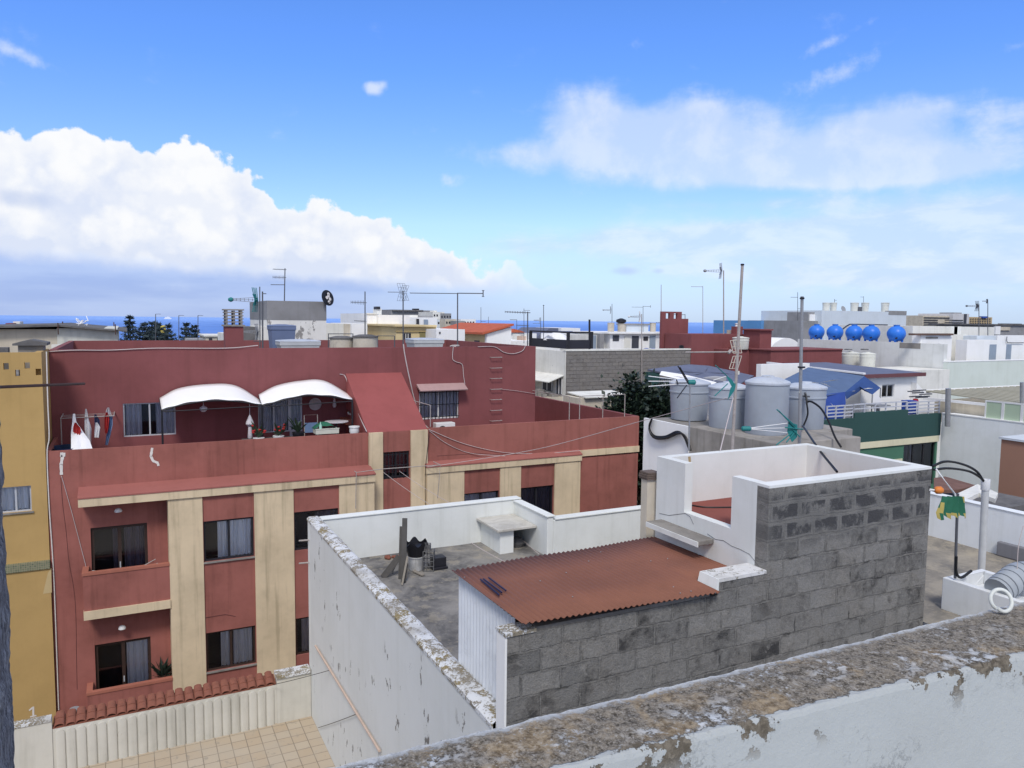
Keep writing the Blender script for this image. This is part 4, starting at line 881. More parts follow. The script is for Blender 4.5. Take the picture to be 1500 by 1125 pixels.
for j in range(4):
    for i in range(nu): g.f.append((j*(nu+1)+i, j*(nu+1)+i+1, (j+1)*(nu+1)+i+1, (j+1)*(nu+1)+i)); g.mi.append(1 if (j == 3 or (i < 2 and j > 0) or (i > 14)) and (i+j) % 3 != 1 else 0)
O('snagged_cloth', g, [CLOTHG, CLOTHY], label='green cloth with ragged yellow border snagged on the antenna pole', cat='cloth', smooth=True)
cable('hose', 'short black hose at the foot of the snagged cloth pole', [P(1401, 815, Y=c.y-.03), P(1401, 838, Y=c.y-.03), P(1408, 846, Y=c.y-.05), P(1423, 836, Y=c.y-.05)], .02, WIREB, cat='hose')
a = D(1461, 866, 10.9); b = D(1496, 842, 11.2); e = D(1535, 846, 11.2); pts = smooth_path([a, D(1477, 854, 11.0), b, e], 12); g = M(); n_ = 14; vs = []; fs = []
d_prev = None; ringn = 0
for i, p in enumerate(pts):
    for rr_ in (.19, .2, .19):
        pass
prof = []; g.tube(pts, .19, 20); O('flexible_duct', g, flat('grey_duct', (.36, .39, .42, 1), .5, .5, 3), label='fat grey ventilation duct at the right edge behind the near parapet', cat='duct', smooth=True)
dk = bpy.data.objects['flexible_duct']; rg = M()
for i in range(3, len(pts)-1, 5):
    tdir = (pts[i+1]-pts[i]).normalized(); rg.tube([pts[i]-tdir*.008, pts[i]+tdir*.008], .194, 20)
O('duct_ring', rg, flat('grey_duct_ring', (.13, .145, .165, 1), .5), dk)
c = D(1497, 822, 14.); O('machine_box', M().box(c.x-.12, c.x+.5, c.y-.2, c.y+.4, 9.7, c.z+.28), plaster('grey_machine', (.22, .22, .24, 1)), label='dark grey machine cabinet at the right edge beside the duct', cat='cabinet', bevel=.02)
cable('wire', 'thin pale wire rising at the right edge beside the duct', [D(1489, 868, 11), D(1490, 835, 11), D(1492, 800, 11), D(1499, 770, 11)], .006, WIRE, cat='wire')
# ================================================================== OWN PARAPET (nearest)
def parmat():
    mt, n = newmat('lichen_parapet'); p = n.pos(); x, y, z = n.sep(p)
    a = n.noise(p, 7, 8, .68, .6); fl = n.noise(p, 38, 6, .74, .3); g = n.noise(p, 150, 4, .7); b = n.noise(p, 2.6, 5, .62, .4)
    cement = n.mix(n.mr(fl, .38, .62), (.055, .047, .037, 1), (.23, .2, .16, 1)); cement = n.mix(n.mr(g, .42, .72), cement, (.31, .285, .25, 1))
    och = n.m('MULTIPLY', n.mr(n.noise(p, 5, 7, .68, .5), .52, .64), .7); cement = n.mix(och, cement, n.mix(n.mr(fl, .35, .6), (.15, .105, .06, 1), (.36, .28, .18, 1)))
    cement = n.mix(n.m('MULTIPLY', n.mr(n.noise(p, 60, 5, .75), .6, .66), .6), cement, (.5, .48, .45, 1))
    t = n.m('DIVIDE', n.m('SUBTRACT', n.m('SUBTRACT', 1.642, n.m('MULTIPLY', x, .024)), y), .26)      # 0 at the outer edge, 1 at the inner edge
    paintmask = n.m('ADD', n.m('MULTIPLY', a, .5), n.m('MULTIPLY', fl, .5))
    edge_out = n.mr(n.m('ADD', t, n.m('MULTIPLY', n.m('SUBTRACT', fl, .5), .5)), .03, .13, 1., 0.)
    patchy = n.m('MULTIPLY', n.mr(paintmask, .515, .56), n.mr(b, .44, .62))
    paint_top = n.m('MAXIMUM', patchy, edge_out)
    chip = n.mr(n.m('ADD', n.noise(p, 7, 7, .66), n.m('MULTIPLY', n.m('SUBTRACT', b, .5), .6)), .55, .558)
    y_in = n.m('SUBTRACT', n.m('SUBTRACT', 1.46, n.m('MULTIPLY', x, .063)), y)
    rim = n.mr(n.m('ADD', y_in, n.m('MULTIPLY', n.m('SUBTRACT', n.noise(p, 13, 5, .65), .5), .06)), -.013, -.009)
    zchip = n.mr(z, 12.87, 12.97); inner = n.m('MULTIPLY', rim, n.m('SUBTRACT', 1., n.m('MULTIPLY', chip, zchip)))
    white = n.mix(n.m('MULTIPLY', n.mr(n.noise(p, 3, 5, .6), .4, .75), .4), (.40, .42, .42, 1), (.33, .34, .335, 1)); hair = n.mr(n.noise(n.sc(p, 1, 1, .6), 26, 7, .75, 1.2), .66, .68)
    white = n.mix(n.m('MULTIPLY', hair, n.m('MULTIPLY', n.mr(b, .52, .66), .6)), white, (.3, .28, .27, 1))
    topw = n.mix(n.mr(fl, .35, .6), (.33, .34, .35, 1), (.52, .545, .57, 1))
    c = n.mix(paint_top, cement, topw); ch = n.mix(n.mr(fl, .4, .6), (.1, .085, .065, 1), (.19, .165, .13, 1)); c = n.mix(rim, c, ch); c = n.mix(inner, c, white)
    h = n.m('ADD', n.m('ADD', n.m('MULTIPLY', fl, .8), n.m('MULTIPLY', g, .35)), n.m('ADD', n.m('MULTIPLY', paint_top, .5), n.m('MULTIPLY', inner, .9)))
    n.out(c, .95, n.bump(h, .75, .006), spec=.15); return mt
g = M(); nx = 620
def pout(x): return 1.642-.024*x+.004*mnoise.noise((x*9, 0, 0))+.0035*mnoise.noise((x*34, 2, 0))
def pinn(x): return 1.452-.063*x+.003*mnoise.noise((x*8, 5, 0))
prof = [(0, -1.0), (0, -.25), (0, -.05), (0, -.012), (.02, .0)]+[(.04+.92*i/34, .004*sin(pi*i/34)) for i in range(35)]+[(.985, -.004), (1.0, -.015), (1.0, -.04), (1.0, -.09), (1.0, -.15), (1.0, -.25), (1.0, -.5), (1.0, -1.0)]
def ppt(u, v):
    x = -.6+5.2*u; k = v*(len(prof)-1); a, b = prof[int(round(k))]; yo = pout(x); yi = pinn(x); y = yo+(yi-yo)*a
    z = 13.0+b; q = mnoise.fractal((x*14, y*14, z*4), .9, 2.1, 5)*.0045 if 0 <= a <= 1 and b > -.04 else 0
    return (x, y-(.001*q if a == 1 else 0), z+q)
g.grid(ppt, nx, len(prof)-1); pwl = O('parapet_wall', g, parmat(), label='weathered lichen covered parapet in the foreground with flaking white inner face', cat='parapet', smooth=False)
O('house_body', M().box(-14, 9.2, -16, 1.36, 0, 11.95), WHITE_N, pwl)
# cable ring
c = P(1466, 898, Z=13.0)+Vector((0, 0, .046)); pts = []; ax1 = (RIGHT*.95+AWAY*.1).normalized(); ax2 = (Vector((0, 0, .9))+AWAY*.35).normalized()
for i in range(33):
    q = -2.5+2*pi*1.06*i/32; r_ = .0345*(1+.012*i/10); pts.append(c+ax1*r_*cos(q)+ax2*r_*sin(q)+AWAY*(-.012+.024*i/32))
O('hose_ring', M().tube(pts, .0066, 10), flat('dirty_white_plastic', (.66, .68, .64, 1), .5, .5, 40), label='loop of white plastic hose standing on the foreground parapet', cat='hose', smooth=True)
# rough post at the left edge, iron bar in it
g = M()
def pst(u, v):
    z = 12.0+2.6*v; ang = -pi+2*pi*u; cx, cy = -.373, 1.58; sq = lambda s: (abs(s)**.35)*(1 if s > 0 else -1)
    x = cx+.165*sq(cos(ang)); y = cy+.12*sq(sin(ang)); nz = mnoise.fractal((x*20, y*20, z*16), .8, 2, 6)*.006+.003*mnoise.noise((x*3, 7, z*9))
    return (x+nz*cos(ang)*1.2, y+nz*sin(ang), z)
g.grid(pst, 60, 260); O('rough_post', g, STONE, label='rough grey cement post at the left edge of the view', cat='post', smooth=False)
O('iron_bar', M().tube([D(-40, 568.5, 1.5), D(0, 567, 1.75), D(123, 562, 2.2)], .0042, 6), RUST, label='thin rusty bar sticking out beside the rough grey post', cat='rebar')
# ================================================================== THE TOWN BEHIND
def FB(name, parent, mt, px0, px1, pyt, Y, dy, pyb=None, zb=None, **kw):
    "axis-aligned block whose street face (plane Y) spans the surveyed columns px0..px1, top at pyt"
    pm = (px0+px1)/2; a = P(px0, pyt, Y=Y); b = P(px1, pyt, Y=Y); zt = P(pm, pyt, Y=Y).z
    z0 = zb if zb is not None else (P(pm, pyb, Y=Y).z if pyb is not None else gz(Y)-1)
    return O(name, M().box(a.x, b.x, Y, Y+dy, z0, zt), mt, parent, **kw)
def FO(name, parent, mt, px0, px1, pyt, pyb, Y, proud=.04, depth_=.06):
    "door, window or patch lying on a face at plane Y"
    return FB(name, parent, mt, px0, px1, pyt, Y-proud, depth_, pyb=pyb)
def house(name, label, cat, px, Y, group=None): return T(name, label, cat, P(px, 500, Y=Y)*1.0 - Vector((0, 0, P(px, 500, Y=Y).z-gz(Y))), group)
DOORB = flat('grey_blue_door', (.28, .34, .42, 1), .6, .3, 2); DOORD = flat('dark_slate_door', (.06, .065, .085, 1), .6, .3, 2); WINF = flat('dark_far_window', (.04, .04, .05, 1), .4, .4, 2); DOORW = flat('cream_door', (.75, .74, .68, 1), .6, .2)
OCHRE = plaster('pale_ochre_paint', (.66, .53, .3, 1), .8, .5, .3); TILER = plaster('red_roof_tiles', (.52, .13, .07, 1), .7, .7, .2, scale=3)

# plastered long building at far left
h = house('long_building', 'long low cream and white plastered building with a grey roof slab at far left', 'building', 60, 38)
FB('wall', h, BEIGE, -120, 83, 482, 38, 9); FB('wall', h, plaster('blotchy_white_render', (.68, .68, .62, 1), .66, .9, .5), 83, 172, 481, 37.96, 9)
a = P(-120, 478, Y=37.7); b = P(186, 478, Y=37.7); zt = P(83, 475.5, Y=37.7).z
O('roof_slab', M().prism([(a.x, zt-.24), (P(83, 478, Y=37.7).x, zt-.08), (b.x, zt-.30), (b.x, zt-.24), (P(83, 478, Y=37.7).x, zt+.0), (a.x, zt-.16)], 'y', 37.6, 47.2), CONCD, h)
for px, t0, b0, y in ((85, 473, 490, 37.5), (92, 471, 478, 42), (167, 472, 478, 42), (169, 475, 490, 37.5)):
    O('corner_stub', M().box(P(px-.8, 480, Y=y).x, P(px+.8, 480, Y=y).x, y-.05, y+.05, P(px, b0, Y=y).z, P(px, t0, Y=y).z), RUST, h)
FB('red_hut', None, RED_UP, 8, 18, 473.5, 60, 2, label='small red roof hut beyond the long plastered building', cat='hut'); FB('white_hut', None, WHITE_D, 19, 29, 471, 62, 2, label='small white roof hut beside the red hut at far left', cat='hut')
g = M(); c = P(122, 479, Y=41)
for i in range(14): 
    a = c+Vector(((random.random()-.5)*.45, 0, random.random()*.35)); g.tube([a, a+Vector(((random.random()-.5)*.4, .1, (random.random()-.2)*.35))], .02, 4)
O('dish_cluster', g, WHITEP, label='tangle of pale aerial rods on the roof of the long plastered building', cat='antenna')
FB('roof_parapet', None, WHITE_D, 75, 148, 504.8, 34.5, .3, zb=0, label='low white wall just beyond the roof edge of the red building', cat='wall')
# Norfolk pines
def pine(label, px, pyt, Y, spread=1.):
    top = P(px, pyt, Y=Y); zb = gz(Y)-2; t = T('norfolk_pine', label, 'tree', (top.x, top.y, zb), 'Norfolk pines beyond the roofs')
    O('trunk', M().tube([(top.x, top.y, zb), (top.x, top.y, top.z)], .28, 7, .03), BARK, t); g = M(); z = top.z-.3; k = 0
    while z > zb+4 and k < 16:
        L = spread*(.15+.42*(top.z-z))*(.7+.5*random.random()); L = min(L, 2.9); nb = 8; ph = random.random()*6
        for i in range(nb):
            a = ph+2*pi*i/nb; L2 = L*(.75+.5*random.random()); d = Vector((cos(a), sin(a), 0)); s_ = Vector((-sin(a), cos(a), 0)); p0 = Vector((top.x, top.y, z))
            for q in range(int(6+9*L2)):
                f = (random.random()*.95+.05); c = p0+d*L2*f+Vector((0, 0, .25*L2*f*f+.07*random.gauss(0, 1)))
                dv = (d*random.gauss(.4, .5)+s_*random.gauss(0, .8)+Vector((0, 0, random.gauss(.15, .45)))).normalized(); sv = dv.cross(Vector((random.gauss(0, 1), random.gauss(0, 1), random.gauss(0, 1)))).normalized(); l = .32+.3*random.random()
                g.face([c-sv*l*.22, c+dv*l, c+sv*l*.22])
        z -= .52+.13*random.random(); k += 1
    O('crown', g, PINE, t)
for lb, px, py, Y, sp in (('tallest slim Norfolk pine, its tip standing clear above the long building', 190, 462, 105, .85), ('second Norfolk pine from the left, close beside the tallest', 211, 472, 100, 1.1), ('middle Norfolk pine of the dense clump', 223, 471, 112, 1.1), ('dense Norfolk pine with a flat top at the centre right of the clump', 231, 472, 98, 1.2), ('Norfolk pine at the right end of the larger clump', 246, 475, 106, 1.), ('left one of the separate pair of Norfolk pines nearer the chimney', 272, 473, 110, 1.), ('right one of the separate pair of Norfolk pines nearer the chimney', 285, 476, 118, 1.)): pine(lb, px, py, Y, sp)
for px, t0, lb in ((228, 460, 'above the pine clump'), (262, 462, 'between the pine clump and the pine pair'), (290, 462, 'right of the pine pair')):
    a = P(px, 505, Y=85); b = P(px, t0, Y=85); antenna('thin far mast '+lb, a, b, .04, [('bar', 1, .5, 1)])
FB('yellow_block', None, plaster('bright_yellow_paint', (.75, .6, .12, 1)), 234, 243, 477, 130, 4, label='small bright yellow block among the Norfolk pines', cat='house')
h = house('cream_house', 'low cream house in front of the sea left of the red chimney', 'house', 315, 95); FB('wall', h, BEIGE, 301, 331, 492.5, 95, 8); FB('roof_edge', h, WHITE_D, 299, 332, 491, 94.8, 8.4, pyb=493); FO('window', h, WINF, 306, 311, 495, 501, 95); FO('window', h, WINF, 318, 325, 495, 501, 95)
FB('grey_house', None, GREYREND, 276, 300, 497, 90, 6, label='low grey house behind the Norfolk pine pair', cat='house')
FB('white_house', None, WHITE_D, 186, 276, 503, 90, 6, label='long white house front below the Norfolk pines', cat='house')
# ship
s0 = P(246, 467.2, Z=-100); sh_ = T('ferry', 'white ferry far out on the sea', 'ship', s0); L = 10/1120*depth(s0)
O('hull', M().prism([(s0.x-L/2, s0.z), (s0.x+L/2-L*.1, s0.z), (s0.x+L/2, s0.z+L*.13), (s0.x-L/2, s0.z+L*.12)], 'y', s0.y-15, s0.y+15), flat('white_hull', (.8, .8, .8, 1)), sh_)
O('superstructure', M().box(s0.x-L*.4, s0.x+L*.3, s0.y-12, s0.y+12, s0.z+L*.12, s0.z+L*.26).box(s0.x-L*.05, s0.x+L*.05, s0.y-6, s0.y+6, s0.z+L*.26, s0.z+L*.38), WHITEP, sh_)
# grey and white building with dish
h = house('rendered_building', 'building with bare grey cement top and peeling white base behind the red roof', 'building', 430, 40)
a = P(391, 441, Y=40); b = P(478, 441, Y=40); zm = P(430, 469, Y=40).z; zt = P(430, 441, Y=40).z
O('upper_wall', M().box(a.x, b.x, 40, 46, zm, zt), plaster('new_cement_render', (.27, .27, .28, 1), .75, .8, .5), h); O('lower_wall', M().box(a.x+.01, b.x-.01, 40.01, 46, 0, zm-.001), plaster('peeling_render', (.78, .77, .74, 1), .8, .6, .4, peel=((.28, .27, .26, 1), .56, 1.2)), h)
FB('grey_annex', None, CONCD, 355, 379, 479, 39, 4, label='small dark cement annex right of the red chimney', cat='annex'); FB('white_annex', None, WHITE_D, 379, 397, 478, 38.5, 3, label='narrow white wall with pipe between the dark annex and the grey topped building', cat='annex')
d_ = T('satellite_dish', 'black satellite dish with pale mark on the right corner of the grey topped building', 'satellite dish', P(479, 441, Y=40)); c = P(478, 437, Y=39.9)
ax = Vector((0, 0, 1)).rotation_difference((-AWAY*.55+RIGHT*.9+Vector((0, 0, .25))).normalized()).to_matrix(); R_ = .42
O('reflector', M().lathe([(R_, .1), (R_*.99, .11), (R_*.7, .05), (R_*.35, .015), (.001, 0)], c, 24, ax), BLACK, d_, smooth=True)
g = M()
for i in range(5): q = ax @ Vector((.16*cos(i*2)*.8, .2*sin(i*1.7), .14)); g.lathe([(.09, 0), (.09, .006), (.001, .006)], c+q, 8, ax)
O('pale_mark', g, PUTTY, d_); O('arm', M().tube([c-Vector((0, 0, .3)), c+ax @ Vector((0, -.3, .5))], .02, 5).tube([c, (c.x-.1, 40.1, zt-.1)], .03, 6), DARKM, d_)
# ---------------- things standing on the red roof
ZR = 12.45
def tub(label, px0, px1, pyt, Y, w, mt, mtl, taper=.8, n=4, name='water_tub'):
    a = P(px0, pyt, Y=Y); b = P(px1, pyt, Y=Y); zt = P((px0+px1)/2, pyt, Y=Y).z; cx = (a.x+b.x)/2; hw = (b.x-a.x)/2; t = T(name, label, 'water tank', (cx, Y+w/2, ZR)); H = max(.4, zt-ZR)
    def ringp(s, z): return [(cx-hw*s, Y+w/2-w/2*s, z), (cx+hw*s, Y+w/2-w/2*s, z), (cx+hw*s, Y+w/2+w/2*s, z), (cx-hw*s, Y+w/2+w/2*s, z)]
    prof = [(taper, ZR), (.95, zt-.14), (1.0, zt-.13), (1.0, zt)]; g = M(); vs = sum([ringp(s, z) for s, z in prof], []); fs = [(3, 2, 1, 0), (12, 13, 14, 15)]
    for i in range(3):
        for j in range(4): fs.append((i*4+j, i*4+(j+1) % 4, (i+1)*4+(j+1) % 4, (i+1)*4+j))
    g.add(vs, fs); O('tub_body', g, mt, t, bevel=.03)
    g = M(); g.add(ringp(1.02, zt+.002)+ringp(.97, zt+.035)+ringp(.3, zt+.07), [(3, 2, 1, 0), (0, 1, 5, 4), (1, 2, 6, 5), (2, 3, 7, 6), (3, 0, 4, 7), (4, 5, 9, 8), (5, 6, 10, 9), (6, 7, 11, 10), (7, 4, 8, 11), (8, 9, 10, 11)]); O('lid', g, mtl, t); return t
tub('slate blue lidded tank on the red roof in front of the peeling white base', 397, 434, 478, 28.5, .9, TANKSLATE, TANKSLATE)
tub('pale grey trough shaped tank lying on the red roof beside the slate blue tank', 410, 470, 500.5, 26.2, .9, flat('pale_grey_fibre', (.5, .52, .54, 1), .6, .4), TANKLID)
tub('pale grey trough shaped tank on the red roof near the rod panel mast', 606, 651, 498, 27.5, 1., flat('pale_grey_fibre_b', (.5, .52, .54, 1), .6, .4), TANKLID)
for i, (px0, px1, py, Y, lb) in enumerate(((483, 518, 496, 28.2, 'left of the two round fibre cement tanks on the red roof'), (517, 553, 494, 27.6, 'right of the two round fibre cement tanks on the red roof'))):
    c = P((px0+px1)/2, py, Y=Y); r = (px1-px0)/2/F*depth(c); t = T('cement_tank', lb, 'water tank', (c.x, c.y, ZR)); H = c.z-ZR
    O('tank_body', M().lathe([(r*.98, 0), (r, H*.5), (r*.98, H)], (c.x, c.y, ZR), 28), TANKB, t, smooth=True); O('lid', M().lathe([(r*1.06, -.0), (r*1.06, .04), (r*.5, .1), (.002, .11)], (c.x, c.y, c.z), 28), CONCD, t, smooth=True)
for (pxa, pxb, py, lb) in ((481, 517, 489, 'left'), (553, 578, 492, 'right')):
    a = P(pxa, py, Y=29.5); b = P(pxb, py, Y=29.5); O('drying_rack', M().tube([(a.x, 29.5, ZR), (a.x, 29.5, a.z), (b.x, 29.5, a.z), (b.x, 29.5, ZR)], .025, 6), DARKM, label='dark pipe frame on the red roof '+lb+' of the round fibre cement tanks' if lb == 'right' else 'dark pipe frame behind the left round fibre cement tank', cat='drying rack')
def onroof(px, py, Y): p = P(px, py, Y=Y); return Vector((p.x, Y, ZR))
def amast(label, px, pyt, Y, parts, r=.022, zb=None, pxb=None, mt=None, cat='antenna'):
    tp = P(px, pyt, Y=Y); b = P(pxb if pxb else px, 505, Y=Y); return antenna(label, (b.x, Y, ZR if zb is None else zb), tp, r, parts, mt)
amast('antenna with teal folded reflector pointing left beside the grey topped building', 380.5, 420, 29, [('vee', .82, 1.05, -1, .014, TEAL), ('vee', .38, .7, -1, .012, GREYM)], .022)
amast('plain dark mast just right of the teal antenna on the red roof', 384.5, 427, 27, [('bar', .97, .12, 1), ('bar', .3, .3, -1)], .028)
amast('antenna stacked with three left pointing booms on the grey topped building', 417.5, 393, 41, [('yagi', .96, .62, -1, .014), ('yagi', .72, .62, -1, .014, True), ('bar', .5, .7, -1, .02)], .03, zb=zt)
amast('dark mast with two small left pointing antennas behind the fibre cement tanks', 534.7, 427, 29.5, [('yagi', .83, .55, -1, .013, True), ('yagi', .55, .42, -1, .013)], .026)
amast('mast with two leaning rod panels on the red roof', 590.5, 426, 27, [('grid', .98, .42, -.35, .008), ('bar', .98, .55, -1, .012), ('grid', .97, .36, .5, .008)], .027)
amast('mast carrying one very long horizontal boom ending in an upright dipole', 670.3, 429, 26.5, [('dipole', .995, .95, 1, .02), ('bar', .99, 1.75, -1, .016)], .028)
amast('mast with long left pointing boom near the right end of the red roof', 773, 457, 25.5, [('yagi', .985, .85, -1, .016), ('yagi', .72, .42, -1, .01)], .025)
c = P(664, 507, Y=25.2); O('cable_coil', M().tube([c+Vector((.13*cos(q/8*6.28)+.004*q, -.06*sin(q/8*6.28), .03*sin(q*.8))) for q in range(30)], .018, 6), PUTTY, label='coil of pale cable lying on the edge of the red roof', cat='cable', smooth=True)
# ---------------- middle distance, left of centre
FB('white_house', None, WHITE_D, 478, 504, 474, 52, 6, label='plain white house block right of the grey topped building', cat='house'); FB('beige_house', None, BEIGE, 504, 515, 474.5, 51.9, 5, label='narrow beige house slice between two white blocks', cat='house'); FB('white_house', None, WHITE, 515, 538, 474, 51.5, 6, label='white house block behind the dark two armed mast', cat='house')
h = house('white_building', 'tall plain white building with a small barred window behind the red roof', 'building', 560, 56)
FB('wall', h, WHITE, 538, 554, 459, 56, 8); FB('wall', h, WHITE, 554, 600, 461.5, 55.5, 9); FB('chimney', h, WHITE_D, 552, 559, 452, 57, 1, pyb=461); FO('chimney_cap', h, BLACKM, 551.8, 557, 449, 453, 57, .1, .8); w_ = FO('window', h, WINF, 540.5, 551, 482, 491, 55.4, .1, .1)
for k in range(4): FO('bar', w_, WHITEP, 540.5, 551, 483.4+2*k, 484, 55.28, .03, .02)
FB('roof_kerb', h, WHITE_D, 537.5, 554.5, 458.6, 55.9, .3, pyb=460)
h = house('ridge_building', 'long dark grey building on the skyline behind the white town', 'building', 605, 150); FB('wall', h, GREYREND, 573, 638, 454.5, 150, 12); FB('roof', h, CONCD, 575, 620, 453.8, 149.5, 10, pyb=456); FB('roof_tank', h, BLACKM, 606, 609, 452, 150, 1, pyb=455); FB('roof_tank', h, BLACKM, 611, 614, 452, 150, 1, pyb=455)
h = house('white_block', 'white block with a blue grey door above the ochre building', 'house', 620, 85); FB('wall', h, WHITE, 600, 640, 465, 85, 8); FB('wall', h, WHITE_D, 600, 612, 461.5, 86, 8); FO('door', h, DOORB, 621, 627, 468, 476, 84.9); FO('window', h, WINF, 610, 614, 467, 475, 84.9); FB('roof_rail', h, GREYREND, 612, 634, 462.8, 86, 3, pyb=465)
for i, (a, b, t0, Y, mt, lb) in enumerate(((634, 645, 457, 120, WHITE_D, 'pale stepped block on the skyline at the end of the dark grey building'), (645, 661, 459, 130, GREYREND, 'grey block on the skyline with small roof huts'), (640, 652, 468, 100, PALEBLUE, 'pale blue block behind the ochre building'), (652, 668, 467.5, 98, BEIGE, 'beige block behind the long boom mast'), (668, 681, 470, 96, GREYREND, 'grey balcony block left of the red tiled roof'), (675, 697, 467.5, 110, WHITE, 'flat white block with dark windows above the red tiled roof'))):
    h = house('far_block', lb, 'house', (a+b)/2, Y); FB('wall', h, mt, a, b, t0, Y, 7)
    for k in range(int((b-a)/4)): FO('window', h, WINF, a+1.5+k*4, a+3.6+k*4, t0+3.5, t0+6.5, Y)
    if i < 2: FB('roof_hut', h, WHITE_D, a+2, a+6, t0-2, Y+1, 2, pyb=t0)
h = house('ochre_building', 'pale ochre building with a window, a shaded recess and a flat roof edge', 'building', 608, 48)
FB('wall', h, OCHRE, 580, 639, 478, 48, 8); FB('roof_edge', h, OCHRE, 578, 640, 476, 47.7, 8.5, pyb=478.5); FB('belt', h, plaster('dark_ochre', (.5, .38, .18, 1)), 580, 639, 484.5, 47.9, .2, pyb=486); FO('window', h, WINF, 590.5, 602, 488, 499, 48); FO('window', h, plaster('shaded_ochre', (.25, .22, .1, 1)), 615, 629, 485.5, 497, 48); FO('balcony_rail', h, BLACKM, 622, 637, 495, 497, 47.8)  # second opening is a recess, its shade painted as a dark ochre patch
for k in (594.5, 598): FO('mullion', h, DOORW, k-.4, k+.4, 489, 499, 47.95)
h = house('white_house', 'white windowless wall between the ochre building and the red tiled roof', 'house', 660, 46); FB('wall', h, WHITE, 639, 681, 482.5, 46, 7); FO('vent_hole', h, WINF, 643.5, 645.5, 486, 489, 46)
h = house('tiled_house', 'house with a red tiled sloping roof, cream side and white gable', 'house', 715, 48); Y = 48
a = P(713, 487, Y=Y); b = P(749, 477, Y=Y); dy = 9.; O('gable_wall', M().prism([(a.x, gz(Y)-1), (b.x, gz(Y)-1), (b.x, b.z-.1), (a.x, a.z-.1)], 'y', Y, Y+.3), WHITE, h); O('side_wall', M().box(a.x, b.x, Y+.3, Y+dy, gz(Y)-1, a.z-.12), OCHRE, h)
O('roof', M().prism([(a.x-.4, a.z-.14), (b.x+.1, b.z), (b.x+.1, b.z+.14), (a.x-.4, a.z)], 'y', Y-.2, Y+dy+.3), TILER, h)
for k in range(3):
    y0 = Y+1.2+k*2.6; O('window', M().box(a.x-.05, a.x+.02, y0, y0+.8, a.z-1.5, a.z-.6), WINF, h)
h = house('tiled_house', 'small white house with a low patch of red tile beside the larger tiled roof', 'house', 757, 60); a = P(749, 487, Y=60); b = P(768, 487, Y=60); O('wall', M().box(a.x, b.x, 60, 66, gz(60)-1, a.z), WHITE, h); O('roof', M().prism([(a.x-.1, a.z), (b.x, a.z), (b.x-.4, a.z+.15), (a.x+.2, a.z+.32)], 'y', 59.8, 66), TILER, h)
h = house('white_house', 'low white house below the small tiled roof at the end of the red building', 'house', 775, 50); FB('wall', h, WHITE, 749, 800, 499.5, 50, 6); FB('roof_hut', h, WHITE_D, 768, 774, 490, 52, 2); FB('roof_hut', h, WHITE, 777, 786, 488.5, 70, 3); FB('roof_hut', h, plaster('pinkish_paint', (.6, .45, .36, 1)), 766, 771, 492.5, 51.5, 1)
h = house('slate_house', 'house with a long grey sloping roof and white upper storey against the sea', 'house', 815, 75); Y = 75; a = P(781, 497, Y=Y); b = P(806, 480.5, Y=Y); c = P(829, 480.5, Y=Y); O('roof', M().prism([(a.x, a.z), (b.x, b.z), (c.x, b.z), (c.x, a.z-3)], 'y', Y, Y+7), SLATE, h); O('wall', M().box(a.x, c.x, Y+.2, Y+7, gz(Y)-1, a.z-.02), PALEBLUE, h); FB('upper_wall', h, WHITE, 822, 850, 480.5, Y-.6, 6)
h = house('white_house', 'white house behind the dark terrace screen', 'house', 850, 60); FB('wall', h, WHITE, 838, 869, 490, 60, 6); FB('wall', h, WHITE, 788, 838, 500, 60, 6); FO('window', h, WINF, 835.5, 849, 491, 498, 59.8); FB('roof', h, SLATE, 850, 885, 486.5, 64, 6)
# ---------------- grey block wall house with white flank
h = house('block_building', 'wide grey concrete block wall with a white flank behind the red terrace', 'building', 920, 42); a = P(829, 514.5, Y=42); b = P(1012, 514.5, Y=42); zt = a.z
O('block_wall', M().box(a.x+.02, b.x, 42, 42.25, 0, zt), BLOCKFAR, h); y2 = 48.6
O('flank_wall', M().box(a.x-.02, a.x+.25, 42.01, y2, 0, zt-.01), WHITE_D, h); O('roof', M().box(a.x+.25, b.x, 42.25, 56, 8, zt-.9), ROOFCON2, h); O('roof_kerb', M().box(a.x-.05, b.x, 41.96, 42.3, zt+.001, zt+.1), WHITE_D, h)
X = a.x-.02; PX = lambda px, py: P(px, py, X=X)
q = [PX(787, 545), PX(829, 551), PX(815, 556), PX(787, 552)]; y0_, y1_ = 42.2, 47.5; za = PX(800, 547).z
O('flank_awning', M().prism([(X+.02, za), (X-1.1, za-.42), (X-1.1, za-.36), (X+.02, za+.06)], 'y', y0_, y1_), WHITE_D, h)
for (p0, p1, t0, b0, nm) in ((796, 809, 556, 570, 'window'), (816, 823.5, 555, 576, 'door')):
    u = PX(p1, t0); v = PX(p0, b0); w_ = O(nm, M().box(X-.05, X+.03, u.y, v.y, v.z-.05, u.z), DOORD, h); O('frame', M().box(X-.07, X-.051, u.y-.12, u.y, v.z, u.z).box(X-.07, X-.051, v.y, v.y+.12, v.z, u.z).box(X-.07, X-.051, (u.y+v.y)/2-.05, (u.y+v.y)/2+.05, v.z, u.z), WHITEP, w_)
zbal = PX(805, 578).z; O('flank_balcony', M().box(X-1.4, X, 42.3, 48, zbal-1.5, zbal), BEIGE, h)
g = M(); random.seed(5)
for i in range(26):
    q = Vector((X-1.3+random.random()*1.2, 42.4+random.random()*5, zbal)); s_ = .1+.15*random.random(); g.box(q.x-s_, q.x+s_, q.y-s_, q.y+s_, zbal, zbal+s_*(.6+1.4*random.random()))
O('balcony_clutter', g, CONC, h, kind='stuff')
